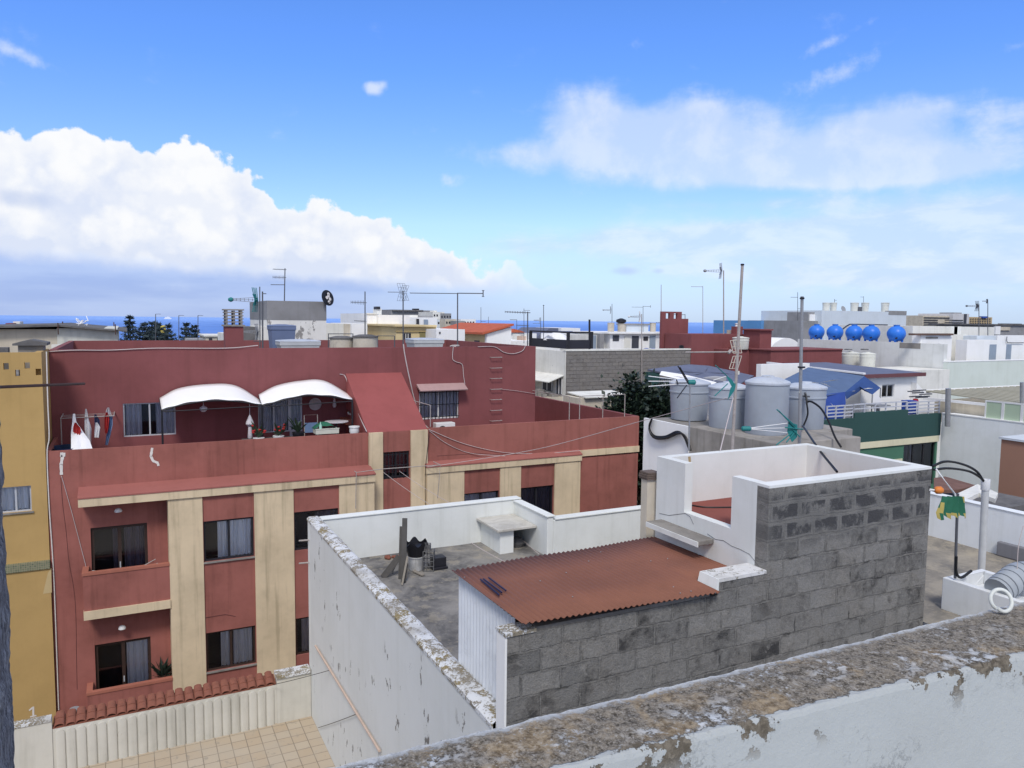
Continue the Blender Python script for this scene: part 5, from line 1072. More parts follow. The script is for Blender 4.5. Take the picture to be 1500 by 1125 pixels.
# dark screened terrace
Y = 43.0; sc_ = T('terrace_screen', 'dark framed windbreak screen on the roof of the block wall building', 'screen', P(832, 514, Y=Y)); c0 = P(832, 514, Y=Y); x1 = P(866, 514, Y=Y).x; ztop = P(832, 488, Y=Y).z; zp = P(832, 498, Y=Y).z; y2 = Y+5.2; zb = zt+.1
O('screen_panel', M().box(c0.x, x1, Y, Y+.05, zb, zp).box(c0.x-.05, c0.x, Y+.05, y2, zb, zp), flat('charcoal_mesh', (.03, .032, .045, 1), .8, .3, 5), sc_)
for (x, y) in ((c0.x, Y), (x1, Y), (c0.x, y2), ((c0.x+x1)/2, Y)):
    if x != (c0.x+x1)/2: O('post', M().box(x-.1, x+.1, y-.06, y+.06, zb, ztop), BLACKM, sc_)
O('top_rail', M().box(c0.x-.1, x1+.1, Y-.07, Y+.07, ztop, ztop+.1).box(c0.x-.1, c0.x+.1, Y+.07, y2, ztop, ztop+.1), BLACKM, sc_)
O('terrace_post', M().tube([P(863.5, 514, Y=44), P(863.5, 468, Y=44)], .07, 8), BLACKM, label='thick dark post standing at the right end of the dark terrace screen', cat='post')
O('parasol', M().lathe([(1.0, 0), (.6, .35), (.02, .6)], P(815, 498, Y=46), 10), CLOTHW, label='white canopy tip behind the dark terrace screen', cat='parasol')
# white row with doors
Y = 50; h = house('laundry_row', 'low white row of roof rooms with four doors and small windows', 'building', 945, Y); FB('wall', h, WHITE, 894, 1001, 488.5, Y, 5); FB('eave', h, WHITE, 892, 1002.5, 486.8, Y-.3, 5.4, pyb=489); FB('wall', h, WHITE_D, 868, 894, 491, Y+.8, 5); FB('pillar', h, GREYREND, 879, 885, 489, Y+.3, .4); FB('front_parapet', h, WHITE, 866, 1004, 510.6, Y-2, .3)
for nm, a, b, t0, b0, mt in (('window', 898, 907, 491, 499.5, DOORD), ('door', 915, 924, 491.5, 512, DOORW), ('door', 926, 936, 492, 512, DOORD), ('window', 943, 949.5, 493, 499, WINF), ('door', 952, 960.5, 491.5, 512, DOORB), ('window', 969, 975.5, 491.5, 496.5, WINF), ('door', 977, 985, 491, 512, DOORD), ('window', 993, 1000.5, 491, 494.5, WINF)): FO(nm, h, mt, a, b, t0, b0, Y)
FO('door', h, DOORB, 866.5, 873.5, 491, 511, Y+.8)
zt2 = P(945, 486.8, Y=Y).z
for i, (a, b, t0, lb) in enumerate(((890, 900, 472.5, 'beige roof tank at the left end of the white row with doors'), (904.5, 917, 474, 'beige roof tank topped with a black bundle on the white row with doors'), (952, 961, 472.5, 'beige roof tank right of the grey rectangular tank'), (968, 977, 472.5, 'beige roof tank left of the tallest one on the white row'), (978, 989, 470, 'tallest beige roof tank at the right end of the white row'))):
    c = P((a+b)/2, t0, Y=Y+2); r = (b-a)/2/F*depth(c); t = T('roof_tank', lb, 'water tank', (c.x, c.y, zt2), 'beige tanks on the white row'); H = c.z-zt2; O('tank_body', M().lathe([(r*.94, 0), (r, H*.9), (r, H*.93)], (c.x, c.y, zt2), 18), TANKB, t, smooth=True); O('lid', M().lathe([(r*1.08, H*.92), (r*1.08, H*.99), (.01, H*1.0)], (c.x, c.y, zt2), 18), TANKB, t, smooth=True)
    if i == 1: O('black_bundle', M().lathe([(.2, 0), (.42, .1), (.4, .3), (.1, .42), (.002, .42)], (c.x-.1, c.y-.05, c.z+.01), 10), BLACK, label='black bundle on top of a beige roof tank', cat='bundle')
t = T('roof_tank', 'grey rectangular tank on the white row with doors', 'water tank', P(934, 487, Y=Y+2)); a = P(917.5, 476, Y=Y+2); b = P(950, 476, Y=Y+2); O('tank_body', M().box(a.x, b.x, Y+2, Y+3.2, zt2, a.z), PALEBLUE, t); O('lid', M().box(a.x-.1, b.x+.1, Y+1.9, Y+3.3, a.z+.001, a.z+.12), GREYREND, t)
g = M(); a = P(942, 513, Y=43); b = P(962, 513, Y=43); g.grid(lambda u, v: (a.x+(b.x-a.x)*u, 42.6+.8*v, a.z+.05+.16*sin(pi*u)*(.6+.4*sin(9*u))*sin(pi*v)), 14, 4); O('blue_tarp', g, TARP, label='blue sheet lying on the block wall below the white row', cat='tarp', smooth=True)
O('dark_bundle', M().lathe([(.2, 0), (.42, .12), (.4, .3), (.15, .42), (.002, .42)], P(1003, 512.5, Y=43), 12), BLACK, label='round dark bundle on the block wall next to the second red building', cat='bundle')
# small sheet-roofed hut behind the red terrace
h = house('sheet_roof_hut', 'tan hut with a white sheet roof behind the right hand red parapet', 'hut', 880, 34); a = P(848, 583, Y=34); b = P(917, 583, Y=34); z_ = P(880, 582, Y=34).z; O('wall', M().box(a.x, b.x, 34, 35.6, 0, z_), BEIGE, h); O('roof', M().prism([(33.8, z_), (35.7, z_+.12), (35.7, z_+.18), (33.8, z_+.06)], 'x', a.x+.3, b.x+.2), WHITE_D, h)
# ---------------- second red building
h = house('red_house', 'second dark red building with a stepped stair tower pierced by two openings', 'building', 1060, 41); Y = 42
tx = lambda px, y=Y: P(px, 470, Y=y).x; tz = lambda py, y=Y, px=1030: P(px, py, Y=y).z
g = M().wall(tx(1009), tx(1039), gz(0), tz(456.3), Y+3, .22, [(tx(1009)+(tx(1021)-tx(1015)), tx(1009)+(tx(1021)-tx(1009)), tz(467), tz(459)), (tx(1027), tx(1032.5), tz(467), tz(459))]); 
O('stair_tower', g, RED_UP, h)
O('tower_step', M().box(tx(1039)+.001, tx(1049), Y+3, Y+3.9, 0, tz(467)), RED_UP, h); O('main_wall', M().box(tx(1013), tx(1113), Y-.05, Y+2.9, 0, tz(489.5)), RED_UP, h); O('front_ledge', M().box(tx(1076, 40), tx(1114, 40), 40, Y-.051, 0, tz(512, 40, 1095)), RED_UP, h)
O('pillar', M().box(tx(1114, 39.9), tx(1131, 39.9), 39.9, 41.5, 0, tz(484, 40, 1120)), RED_UP, h); O('pillar_cap', M().box(tx(1113, 39.8), tx(1132, 39.8), 39.7, 41.6, tz(484, 40, 1120)+.001, tz(482, 40, 1120)), RED_UP, h); O('chimney', M().box(tx(1086), tx(1096), Y+.5, Y+1, tz(489.5), tz(478)), RED_UP, h); O('chimney_cap', M().lathe([(.16, 0), (.14, .14), (.2, .2), (.02, .25)], (tx(1091), Y+.75, tz(478)), 10), WHITEP, h)
a = P(1131, 510, X=32.5); O('side_wing', M().box(tx(1131, 38), tx(1236, 38), 38, 42, 0, tz(513, 38, 1185)).box(tx(1131, 37.9), tx(1237, 37.9), 37.9, 42.1, tz(513, 38, 1185)+.001, tz(511.3, 38, 1185)), RED_UP, h)
tk, _, _, _ = tank('cream plastic tank on the ledge of the second red building', 1088, 512, tz(512, 40, 1095)+.01, 24, 494, TANKW, TANKW, .93)
FB('roof_tank', None, TANKB, 1073, 1080, 483.5, Y+1, .6, zb=tz(489.5), label='small beige cement box on the roof of the second red building', cat='water tank')
# white vault and blue building
a = P(1130, 508, Y=48); b = P(1174, 508, Y=48); zc = P(1150, 508, Y=48).z; zt_ = P(1150, 495, Y=48).z; pts = [(a.x+(b.x-a.x)*i/14, zc+(zt_-zc)*sin(pi*i/14)**.8) for i in range(15)]; O('vaulted_roof', M().prism([(a.x, 0)]+pts+[(b.x, 0)], 'y', 48, 56), WHITE, label='white vaulted roof in front of the blue building', cat='building')
h = house('blue_building', 'bright blue building with a row of pale window bars', 'building', 1142, 66); FB('wall', h, BLUEPAINT, 1115, 1178, 470, 66, 8); 
for k in range(8): FO('window', h, DOORB, 1134+k*5, 1136.6+k*5, 486, 502, 66)
FB('eave', h, plaster('dark_blue', (.07, .2, .4, 1)), 1114.5, 1178, 484, 65.9, .2, pyb=485)
# pale blue-grey big building with tanks
Y = 60; h = house('pale_building', 'large pale blue grey building carrying five cream roof tanks', 'building', 1265, Y); FB('wall', h, PALEBLUE, 1204, 1328, 456, Y, 9); FB('wing', h, GREYREND, 1174, 1204, 470, Y+.5, 8); FB('hut', h, GREYREND, 1184, 1204, 457.3, Y+1, 3, pyb=471); FO('hut_door', h, WHITE, 1186.5, 1201, 460.5, 470, Y+1, .1, .1); FO('cement_patch', h, GREYREND, 1302, 1328.2, 455.4, 461.5, Y, .02, .5)
zt3 = P(1265, 456, Y=Y).z
for i, (a, b, lb) in enumerate(((1205, 1216, 'leftmost of the five cream tanks on the pale building'), (1216.2, 1226, 'second from left of the cream tanks on the pale building, touching the first'), (1246, 1258, 'middle cream tank on the pale building'), (1262, 1273, 'cream tank right of the dark box on the pale building'), (1291, 1302.5, 'cream tank standing alone at the right end of the pale building'))):
    c = P((a+b)/2, 443, Y=Y+1.5); r = (b-a)/2/F*depth(c); t = T('roof_tank', lb, 'water tank', (c.x, c.y, zt3), 'cream tanks on the pale building'); H = c.z-zt3; O('tank_body', M().lathe([(r*.88, 0), (r*.94, H*.72), (r*1.0, H*.73), (r*.99, H*.78), (r*.96, H*.9)], (c.x, c.y, zt3), 18), TANKW, t, smooth=True); O('lid', M().lathe([(r*1.04, H*.9), (r*1.04, H*.97), (.02, H*1.0)], (c.x, c.y, zt3), 18), TANKW, t, smooth=True)
c = P(1234.5, 453, Y=Y+1); O('satellite_dish', M().lathe([(.36, .1), (.2, .03), (.001, 0)], c, 16, Matrix.Rotation(radians(70), 3, 'X')).tube([c-Vector((0, 0, .35)), c], .04, 5), GREYM, label='small grey satellite dish between the tanks of the pale building', cat='satellite dish')
FB('roof_box', None, DARKM, 1257.5, 1263, 449.5, Y+1, .6, zb=zt3, label='small dark box between two tanks of the pale building', cat='box')
# wall with five blue tanks
X = 46.7; h = T('long_white_wall', 'long white rendered building flank carrying five bright blue tanks', 'building', (47, 38, 0)); zt4 = 12.72; ya, yb_ = 31.2, 43.2
O('wall', M().box(X, X+.3, ya, yb_, 0, zt4), plaster('flank_white', (.74, .75, .73, 1), .78, .7, .5), h); O('roof', M().box(X+.3, X+6, ya+.3, yb_, 10, 11.2), ROOFCON2, h); a = P(1318, 501, X=X-.01); b = P(1348, 511, X=X-.01); O('cement_patch', M().box(X-.015, X+.01, b.y, a.y, b.z, zt4-.002), CONC, h)
O('rear_room', M().box(X+3.5, X+9, 36, 43, 11, P(1290, 477, X=X+3.5).z), WHITE_D, h)
for i, (px, py, r_, lb) in enumerate(((1196, 488, 11.3, 'leftmost of the five blue tanks, showing a white glint'), (1223, 488.5, 11.7, 'second blue tank from the left'), (1251, 490, 12, 'middle blue tank, standing just clear of the next one'), (1276, 491, 12.3, 'fourth blue tank from the left, close beside the middle one'), (1313, 489.5, 12.8, 'rightmost blue tank, set apart by a gap'))):
    c = P(px, py, X=X+.75); r = r_/F*depth(c); zc = zt4+r*.93; t = T('blue_tank', lb, 'water tank', (c.x, c.y, zt4), 'bright blue round tanks on the long wall')
    prof = [(r*.55, -r*.8), (r*.82, -r*.56), (r*.97, -r*.2), (r*1.0, 0), (r*.97, r*.24), (r*.84, r*.52), (r*.6, r*.76), (r*.33, r*.88), (r*.32, r*.98), (r*.3, r*1.0), (.01, r*1.0)]
    O('tank_body', M().lathe(prof, (c.x, c.y, zc), 26), TANKBLUE, t, smooth=True); 
    g = M(); 
    for q in range(4): a = q*pi/2+.5; g.tube([(c.x+r*.62*cos(a), c.y+r*.62*sin(a), zt4), (c.x+r*.66*cos(a), c.y+r*.66*sin(a), zc-r*.5)], r*.13, 6)
    O('foot', g, TANKBLUE, t); O('lid', M().lathe([(r*.36, r*.97), (r*.36, r*1.05), (.01, r*1.06)], (c.x, c.y, zc), 16), flat('faded_blue_lid', (.06, .2, .55, 1), .6), t); O('outlet', M().tube([(c.x-r*.7, c.y-r*.6, zc-r*.45), (c.x-r*1.05, c.y-r*.75, zc-r*.5)], r*.09, 6), BLACKM, t)
cable('pipe', 'thin dark pipe rising behind the middle blue tank', [P(1232, 484, X=X+2), P(1243, 476, X=X+2), P(1252, 475, X=X+2), P(1300, 476, X=X+2)], .05, DARKM, cat='pipe')
# ---------------- white roofscape at right
Y = 31.2; h = T('pale_green_wall', 'large pale green rendered wall at the right with white roof rooms behind it', 'building', P(1420, 560, Y=Y)-Vector((0, 0, P(1420, 560, Y=Y).z)))
a = P(1348, 531, Y=Y); O('wall', M().box(X-.02, X+30, Y-.3, Y-.001, 0, a.z), PALEGREEN, h); O('kerb', M().box(X-.03, X+30, Y-.32, Y+.05, a.z+.001, a.z+.06), WHITE, h)
h = house('white_roof_rooms', 'white roof rooms with a brown roof edge and two pale doors above the pale green wall', 'building', 1410, 33); Y2 = 33
FB('wall', h, WHITE, 1349, 1395, 491, Y2, .6); FB('roof_edge', h, plaster('brown_roof_edge', (.14, .09, .075, 1)), 1339, 1397, 488.5, Y2-.2, .4, pyb=491.2); FO('vent_hole', h, WINF, 1374, 1377, 503.5, 508.5, Y2); FO('lintel', h, CONC, 1357, 1374, 493.5, 496, Y2)
FB('rear_wall', h, WHITE_D, 1290, 1457, 478.5, Y2+6, 3); FB('pier', h, WHITE_D, 1398, 1403, 478, Y2+3, .5); FB('room', h, WHITE, 1417, 1461, 498, Y2, .8); FB('room', h, WHITE, 1461, 1530, 491.5, Y2+1.5, .8); FO('door', h, DOORB, 1450.5, 1460, 504.5, 527, Y2); FO('door', h, DOORB, 1475, 1482, 505, 527, Y2+1.5); FB('roof_clutter', h, PALEBLUE, 1431, 1459, 492, Y2+1, 2, pyb=498); FB('recess', h, WHITE_D, 1395, 1417, 490, Y2+2, .3, zb=9)
cable('pipe', 'bent dark pipe on the white wall at the right edge', [P(1475, 493, Y=Y2+1.4), P(1475, 500, Y=Y2+1.4), P(1479, 502, Y=Y2+1.4), P(1500, 502, Y=Y2+1.4)], .03, DARKM, cat='pipe')
h = house('dark_roof_house', 'dark grey roofed house at the right edge of the skyline', 'house', 1480, 60); FB('wall', h, GREYREND, 1458, 1540, 476, 60, 8); FB('roof', h, CONCD, 1456, 1540, 475, 59.8, 9, pyb=477); FB('white_pier', h, WHITE, 1459, 1466, 478, 59.7, .3, pyb=490); FO('panel', h, BEIGE, 1466, 1480, 479, 484, 59.9); FB('hut', h, CONCD, 1484, 1497, 474, 61, 2, pyb=477)
# hospital far off
Y = 260; h = house('hospital_block', 'large beige hospital like block with rows of windows far off at right', 'building', 1400, Y); FB('wing', h, BEIGE, 1352, 1396, 462.5, Y, 20); FB('core', h, plaster('pale_core', (.6, .6, .62, 1)), 1396, 1420, 459.5, Y-2, 20); FB('right_wing', h, plaster('tan_wing', (.52, .4, .24, 1)), 1420, 1453.5, 464.5, Y, 20); FO('stair_glass', h, DOORD, 1412.5, 1416.5, 460, 475, Y-2.2); FB('plant_room', h, GREYREND, 1397, 1409, 457.8, Y, 8, pyb=460)
for r_ in range(4):
    FO('window_band', h, WINF, 1353.5, 1395, 464.8+3.4*r_, 466.4+3.4*r_, Y-.3) if r_ == 0 else FO('window_band', h, WINF, 1353.5, 1374, 464.8+3.4*r_, 466.4+3.4*r_, Y-.3)
    if r_: FO('window_band', h, WINF, 1384, 1411, 465+3.4*r_, 466.5+3.4*r_, Y-2.3)
    for k in range(9): FO('window', h, WINF, 1421.5+3.5*k, 1423.3+3.5*k, 466.5+3.2*r_, 468.0+3.2*r_, Y-.3)
FB('sign_board', h, TARP, 1440, 1447, 463.3, Y-1, 2, pyb=466)
# ---------------- green building with blue tarpaulin and slate roof
Y = 22.; gx = lambda px, py=610, y=Y: P(px, py, Y=y).x; gzv = lambda px, py, y=Y: P(px, py, Y=y).z
h = T('green_building', 'dark green building with roof terrace, cream belt and dark window', 'building', (gx(1310), Y, 0)); xr = gx(1379); 
zA, zB, zC = gzv(1232, 614), gzv(1290, 603), gzv(1355, 607); zD = gzv(1318, 643)
O('parapet', M().box(gx(1200), gx(1252), Y, Y+.2, zD, zA).box(gx(1252)+.001, gx(1330), Y, Y+.2, zD, zB).box(gx(1330)+.001, xr, Y, Y+.2, zD, zC), DKGREEN, h)
zE = gzv(1318, 652); O('belt_course', M().box(gx(1200), xr-.1, Y-.02, Y+.2, zE, zD-.001), plaster('pale_cream', (.72, .68, .5, 1)), h)
wz1 = zE-.02; O('wall', M().wall(gx(1200), xr-.1, 0, zE-.001, Y+.05, .2, [(gx(1328), xr-.22, wz1-1.95, wz1)]), MIDGREEN, h); O('cream_panel', M().box(gx(1312), gx(1326), Y+.02, Y+.06, zE-3, zE-.62), plaster('pale_cream_b', (.72, .68, .5, 1)), h)
w_ = window(h, gx(1328), xr-.22, wz1-1.95, wz1, Y+.12, BLACKM, 3, .05, [(.1, .22, CURTD), (.3, .36, CURTG)], .6); O('body', M().box(gx(1200), xr, Y+1, 34, 0, zD-.3), DKGREEN, h); O('terrace_floor', M().box(gx(1200), xr, Y+.2, 34, zD-.29, zD-.1), ROOFCON2, h); O('side_wall', M().box(xr-.2, xr-.001, Y+.2, Y+1, 0, zD-.3), DKGREEN, h)
def railing(label, pa, pb, zt_, zb_, y, rows=3, posts=6):
    t = T('railing', label, 'railing', (gx(pa), y, zb_)); xa, xb = gx(pa), gx(pb)
    for i in range(posts): x = xa+(xb-xa)*i/(posts-1); O('post', M().box(x-.025, x+.025, y-.025, y+.025, zb_, zt_), flat('grey_rail_paint', (.5, .52, .58, 1), .5, .3), t)
    g = M()
    for i in range(rows): z = zb_+(zt_-zb_)*(i+1)/rows; g.box(xa, xb, y-.02, y+.02, z-.05, z)
    O('rail', g, flat('grey_rail_paint_b', (.52, .54, .6, 1), .5, .3), t)
railing('grey railing at the left end of the green terrace, beside the blue tarpaulin', 1214, 1252, gzv(1232, 594), zA, Y+.1, 4, 4); railing('low grey railing above the middle of the green parapet', 1252.5, 1330, gzv(1290, 590), zB, Y+.1, 2, 6); railing('denser grey railing at the right end of the green terrace', 1331, 1378, gzv(1355, 588), zC, Y+.1, 4, 4)
# house on the terrace with slate roof
Y3 = 24.8; sx = lambda px, py=560: P(px, py, Y=Y3).x; sz = lambda py, px=1305: P(px, py, Y=Y3).z
h = T('terrace_house', 'white house with a slate blue sheet roof and one open window on the green terrace', 'house', (sx(1305), Y3, zD-.1)); x0, x1 = sx(1262), sx(1343); z1 = sz(550)
O('wall', M().wall(x0, x1, zD-.1, z1, Y3, .2, [(sx(1292.5), sx(1310.5), sz(582), sz(563))]), WHITE, h); window(h, sx(1292.5), sx(1310.5), sz(582), sz(563), Y3+.05, ALU, 2, .05, [], .5); O('flank_wall', M().box(x1-.2, x1, Y3+.2, 30, zD-.1, z1), WHITE, h); O('flank_wall', M().box(x0, x0+.2, Y3+.2, 30, zD-.1, z1), WHITE, h)
zb2 = P(1200, 531, Y=30.5).z
O('roof_sheet', M().prism([(Y3-.3, z1+.01), (30.6, zb2-.08), (30.6, zb2), (Y3-.3, z1+.10)], 'x', x0-.25, x1+.25), SLATE, h); O('roof_fascia', M().box(x0-.2, x1+.2, Y3-.33, Y3-.301, z1-.06, z1+.12), plaster('maroon_fascia', (.16, .07, .08, 1)), h); O('roof_verge', M().prism([(Y3-.3, z1+.12), (30.6, zb2+.01), (30.6, zb2+.09), (Y3-.3, z1+.2)], 'x', x0-.28, x0-.12), CLOTHW, h)
O('stair_flank', M().prism([(P(1343, 561, Y=24.5).x, P(1343, 561, Y=24.5).z), (P(1368, 588, Y=24.5).x, P(1366, 588, Y=24.5).z), (P(1366, 588, Y=24.5).x, zD-.1), (P(1343, 561, Y=24.5).x, zD-.1)], 'y', 24.5, 24.79), WHITE, h)
# tarp
tp = T('tarpaulin', 'blue and slate tarpaulin canopy stretched beside the terrace house', 'tarpaulin', P(1240, 605, Y=23.5)); g = M()
A = [P(1146, 557, Y=24.3), P(1184, 538, Y=26.5), P(1266, 551, Y=24.4), P(1237, 575, Y=22.9), P(1208, 580, Y=22.6), P(1160, 576, Y=23.2)]
ctr = sum(A, Vector())/len(A)+Vector((0, 0, .05))
def fan(g, pts, ctr, k=4):
    n_ = len(pts)
    for i in range(n_):
        a, b = pts[i], pts[(i+1) % n_]
        for u in range(k):
            for v in range(k-u):
                f = lambda s, t_: ctr+(a-ctr)*(s/k)+(b-ctr)*(t_/k)+Vector((0, 0, .05*sin(s*2.1+i)*sin(t_*1.7)))*(1 if s+t_ < k else 0)
                g.face([f(u, v), f(u+1, v), f(u, v+1)])
                if u+v < k-1: g.face([f(u+1, v), f(u+1, v+1), f(u, v+1)])
fan(g, A, ctr); O('top_sheet', g, TARPD, tp, smooth=True)
g = M(); V = [P(1237, 575, Y=22.88), P(1266, 551, Y=24.38), P(1290, 568, Y=23.9), P(1278, 578, Y=23.2), P(1259, 566, Y=23.3), P(1240, 585, Y=22.85)]; fan(g, V, sum(V, Vector())/6, 3); O('front_valance', g, plaster('mid_blue_tarp', (.035, .08, .24, 1), .7, .5, .3), tp)
g = M(); Hg = [P(1205, 578, Y=22.7), P(1238, 574, Y=22.86), P(1239, 590, Y=22.8), P(1233, 622, Y=22.6), P(1208, 628, Y=22.5)]; fan(g, Hg, sum(Hg, Vector())/5, 4); O('side_sheet', g, TARP, tp, smooth=True)
g = M()
for q in (V[2], V[3], A[4]): g.tube([(q.x, q.y, zD-.1), q], .03, 6)
O('pole', g, GREYM, tp)
# terrace bits
c = P(1335, 597, Y=22.6); O('blue_crate', M().box(c.x-.28, c.x+.22, 22.5, 22.9, c.z-.3, c.z+.28).box(c.x-.3, c.x+.24, 22.48, 22.92, c.z+.28, c.z+.32), TARP, label='blue crate on the green terrace behind the railing', cat='crate', bevel=.01)
O('red_bundle', M().lathe([(.06, 0), (.13, .07), (.1, .18), (.02, .2)], P(1341, 590, Y=22.7), 9), CLOTHR, label='small red bundle on the blue crate', cat='bundle')
c = P(1283, 578, Y=23.6); g = M(); g.face([P(1283, 574, Y=23.5), P(1291, 585, Y=23.5), P(1288, 600, Y=23.5), P(1279, 599, Y=23.5), P(1279, 584, Y=23.5)]); O('hung_shirt', g, CLOTHW, label='pale shirt hung below the front corner of the blue tarpaulin', cat='laundry')
O('terrace_table', M().box(gx(1305), gx(1322), 22.6, 23.4, gzv(1312, 598), gzv(1312, 596)).box(gx(1312), gx(1314), 22.9, 23.0, zD-.1, gzv(1312, 598)), GREYM, label='low grey table behind the middle railing of the green terrace', cat='table')
g = M(); random.seed(9)
for i in range(7): z = gzv(1365, 585)+(random.random())*.35; g.box(gx(1357)+random.random()*.2, gx(1376), 22.4+.1*i, 22.46+.1*i, z, z+.05)
O('timber_rack', g, DARKM, label='rack of dark bars leaning inside the right end of the green terrace', cat='rack')
# white rear wall + two cream tanks behind the slate roof
FB('white_wall', None, WHITE, 1115, 1186, 533, 27, .3, zb=0, label='white wall between the second red building and the blue tarpaulin', cat='wall')
zc = P(1262, 535, Y=32).z
tank('left of the two cream tanks behind the slate roof', 1251, 537, zc-.3, 25, 516, TANKW, TANKW, .93); tank('right of the two cream tanks behind the slate roof', 1275, 539, zc-.3, 22, 517, TANKW, TANKW, .93)
for (pxa, lb) in ((1251, 'left'), (1275, 'right')):
    c = P(pxa, 513, Y=P(pxa, 537, Z=zc-.3).y); O('roof_slab_stone', M().box(c.x-.2, c.x+.2, c.y+.3, c.y+.6, c.z, c.z+.07), CONCD, label='dark weight lying on the '+lb+' cream tank behind the slate roof', cat='weight')
O('tank_platform', M().box(X-9, X-.1, 30.7, 34, 0, zc-.31), WHITE_D, label='white rendered base under the two cream tanks', cat='wall')
# white flank at right, pergola, panels
X5 = P(1380, 606, Y=22.).x; h = T('white_flank_building', 'tall white windowless flank wall at the right with glazed green panels above', 'building', (X5+3, 16, 0)); z5 = P(1380, 606, X=X5).z
O('flank_wall', M().box(X5, X5+8, 8, 22., 0, z5), plaster('blue_white_flank', (.84, .87, .89, 1), .84, .7, .6), h); O('wall_cap', M().box(X5-.02, X5+.25, 8, 22.02, z5+.001, z5+.05), WHITE, h)
gl = plaster('green_panel', (.45, .56, .42, 1), .85, .4, .2); ya = P(1440, 612, X=X5).y; yb2 = P(1466, 618, X=X5).y; yc = P(1494, 622, X=X5).y; zp1 = P(1440, 586, X=X5).z
for i, (p, q) in enumerate(((ya, yb2), (yb2, yc), (yc, yc-2.5))):
    pn = O('glazed_panel', M().box(X5+.1, X5+.14, q+.06, p-.06, z5+.05, zp1-.06), gl, h); O('panel_frame', M().box(X5+.08, X5+.16, p-.06, p, z5+.05, zp1).box(X5+.08, X5+.16, q+.001, q+.06, z5+.05, zp1).box(X5+.085, X5+.155, q+.06, p-.06, zp1-.06, zp1), WHITEP, pn)
pg = T('pergola', 'white pergola roof of pale slats above the white flank wall', 'pergola', (X5+4, 20, z5)); yy0, yy1 = 17.5, 23.5; zq = P(1400, 584, X=X5+2.5).z
O('frame', M().box(X5+.6, X5+9, yy1-.1, yy1, zq+.28, zq+.45).box(X5+.6, X5+.7, yy0, yy1-.101, zq, zq+.12).box(X5+.62, X5+.72, yy0, yy0+.1, z5, zq), WHITE, pg)
sl = M()
for i in range(16): x = X5+.8+i*.55; sl.prism([(yy0, zq+.12), (yy1-.1, zq+.36), (yy1-.1, zq+.42), (yy0, zq+.18)], 'x', x, x+.3)
O('slats', sl, plaster('dull_slats', (.4, .38, .3, 1)), pg); O('enclosure', M().box(X5+.9, X5+7, 18.5, 23, z5-.5, zq), BEIGE, pg)
c = P(1389, 605, Y=21.5); O('flue_pipe', M().tube([c-Vector((0, 0, .6)), P(1389, 569, Y=21.5)], .11, 12), GREYM, label='thick grey flue pipe at the corner of the green building and the white flank', cat='pipe', smooth=True)
c = P(1497, 610, X=X5+1); O('corner_post', M().tube([c, P(1497, 560, Y=c.y)], .08, 8), GREYM, label='grey post at the right edge above the glazed green panels', cat='post')
# brown wall, tile lean-to, slab roof
X6 = 22.; q = P(1467, 643, X=X6); h = T('brown_building', 'clay brown wall with a pale flat roof at the right edge', 'building', (X6+2, q.y-3, 0)); O('wall', M().box(X6, X6+7, q.y-8, q.y, 0, q.z), BROWN, h); O('roof', M().box(X6-.05, X6+7, q.y-8, q.y+.05, q.z+.001, q.z+.06), plaster('pale_roof_sheet', (.6, .64, .68, 1)), h)
h = T('lean_to', 'brown tiled lean-to with a white slab behind the low white parapet', 'lean-to', P(1410, 720, Y=11.5)-Vector((0, 0, 4))); y0 = 11.4
a = P(1368, 712, Y=y0); pts = [P(1368, 700, Y=12.5), P(1385, 698, Y=12.5), P(1430, 711, Y=11.6), P(1405, 717, Y=11.2), P(1368, 718, Y=11.2)]
g = M(); top = pts; bot = [p-Vector((0, 0, .08)) for p in pts]; n_ = 5; g.add(top+bot, [tuple(range(5)), tuple(range(5, 10))[::-1]]+[(i, (i+1) % 5, 5+(i+1) % 5, 5+i) for i in range(5)]); O('tiled_roof', g, plaster('brown_roof_tiles', (.2, .11, .085, 1), .6, .8, .3, scale=4), h)
pts = [P(1398, 725, Y=10.2), P(1432, 709, Y=11.2), P(1462, 722, Y=10.2), P(1458, 731, Y=9.8), P(1434, 722, Y=10.2), P(1412, 733, Y=9.7)]; g = M(); bot = [p-Vector((0, 0, .09)) for p in pts]; g.add(pts+bot, [tuple(range(6)), tuple(range(6, 12))[::-1]]+[(i, (i+1) % 6, 6+(i+1) % 6, 6+i) for i in range(6)]); O('white_slab', g, WHITE_D, h)
O('base_wall', M().box(13.6, 20, 10.6, 12.6, 0, P(1400, 725, Y=11).z-.35), CONCD, h)
# slate roofed low house left of the tanks
Y = 28; h = T('low_green_house', 'low house with dark green end wall, lattice and slate roof behind the grey tanks', 'house', P(975, 570, Y=Y)-Vector((0, 0, P(975, 570, Y=Y).z))); lx = lambda px: P(px, 560, Y=Y).x; lz = lambda py, px=975: P(px, py, Y=Y).z
O('green_wall', M().box(lx(949), lx(966), Y, Y+.25, 0, lz(545, 957)), DKGREEN, h); O('lattice_wall', M().box(lx(966)+.001, lx(1070), Y+.3, Y+1, 0, lz(556)), plaster('grey_lattice_wall', (.4, .4, .42, 1)), h)
g = M()
for i in range(9): x = lx(967)+i*.12; g.box(x, x+.03, Y+.24, Y+.29, lz(578), lz(557))
for i in range(5): z = lz(578)+i*.14; g.box(lx(966), lx(992), Y+.21, Y+.24, z, z+.03)
O('lattice', g, WHITEP, h)
q = [P(948, 543, Y=28), P(1009, 535.5, Y=31), P(1038, 537.5, Y=31), P(1104, 552, Y=31), P(1080, 566, Y=28), P(1000, 554, Y=27.9)]; g = M(); fan(g, q, sum(q, Vector())/6, 3); o = O('roof_sheet', g, SLATE, h); s_ = o.modifiers.new('solid', 'SOLIDIFY'); s_.thickness = .07
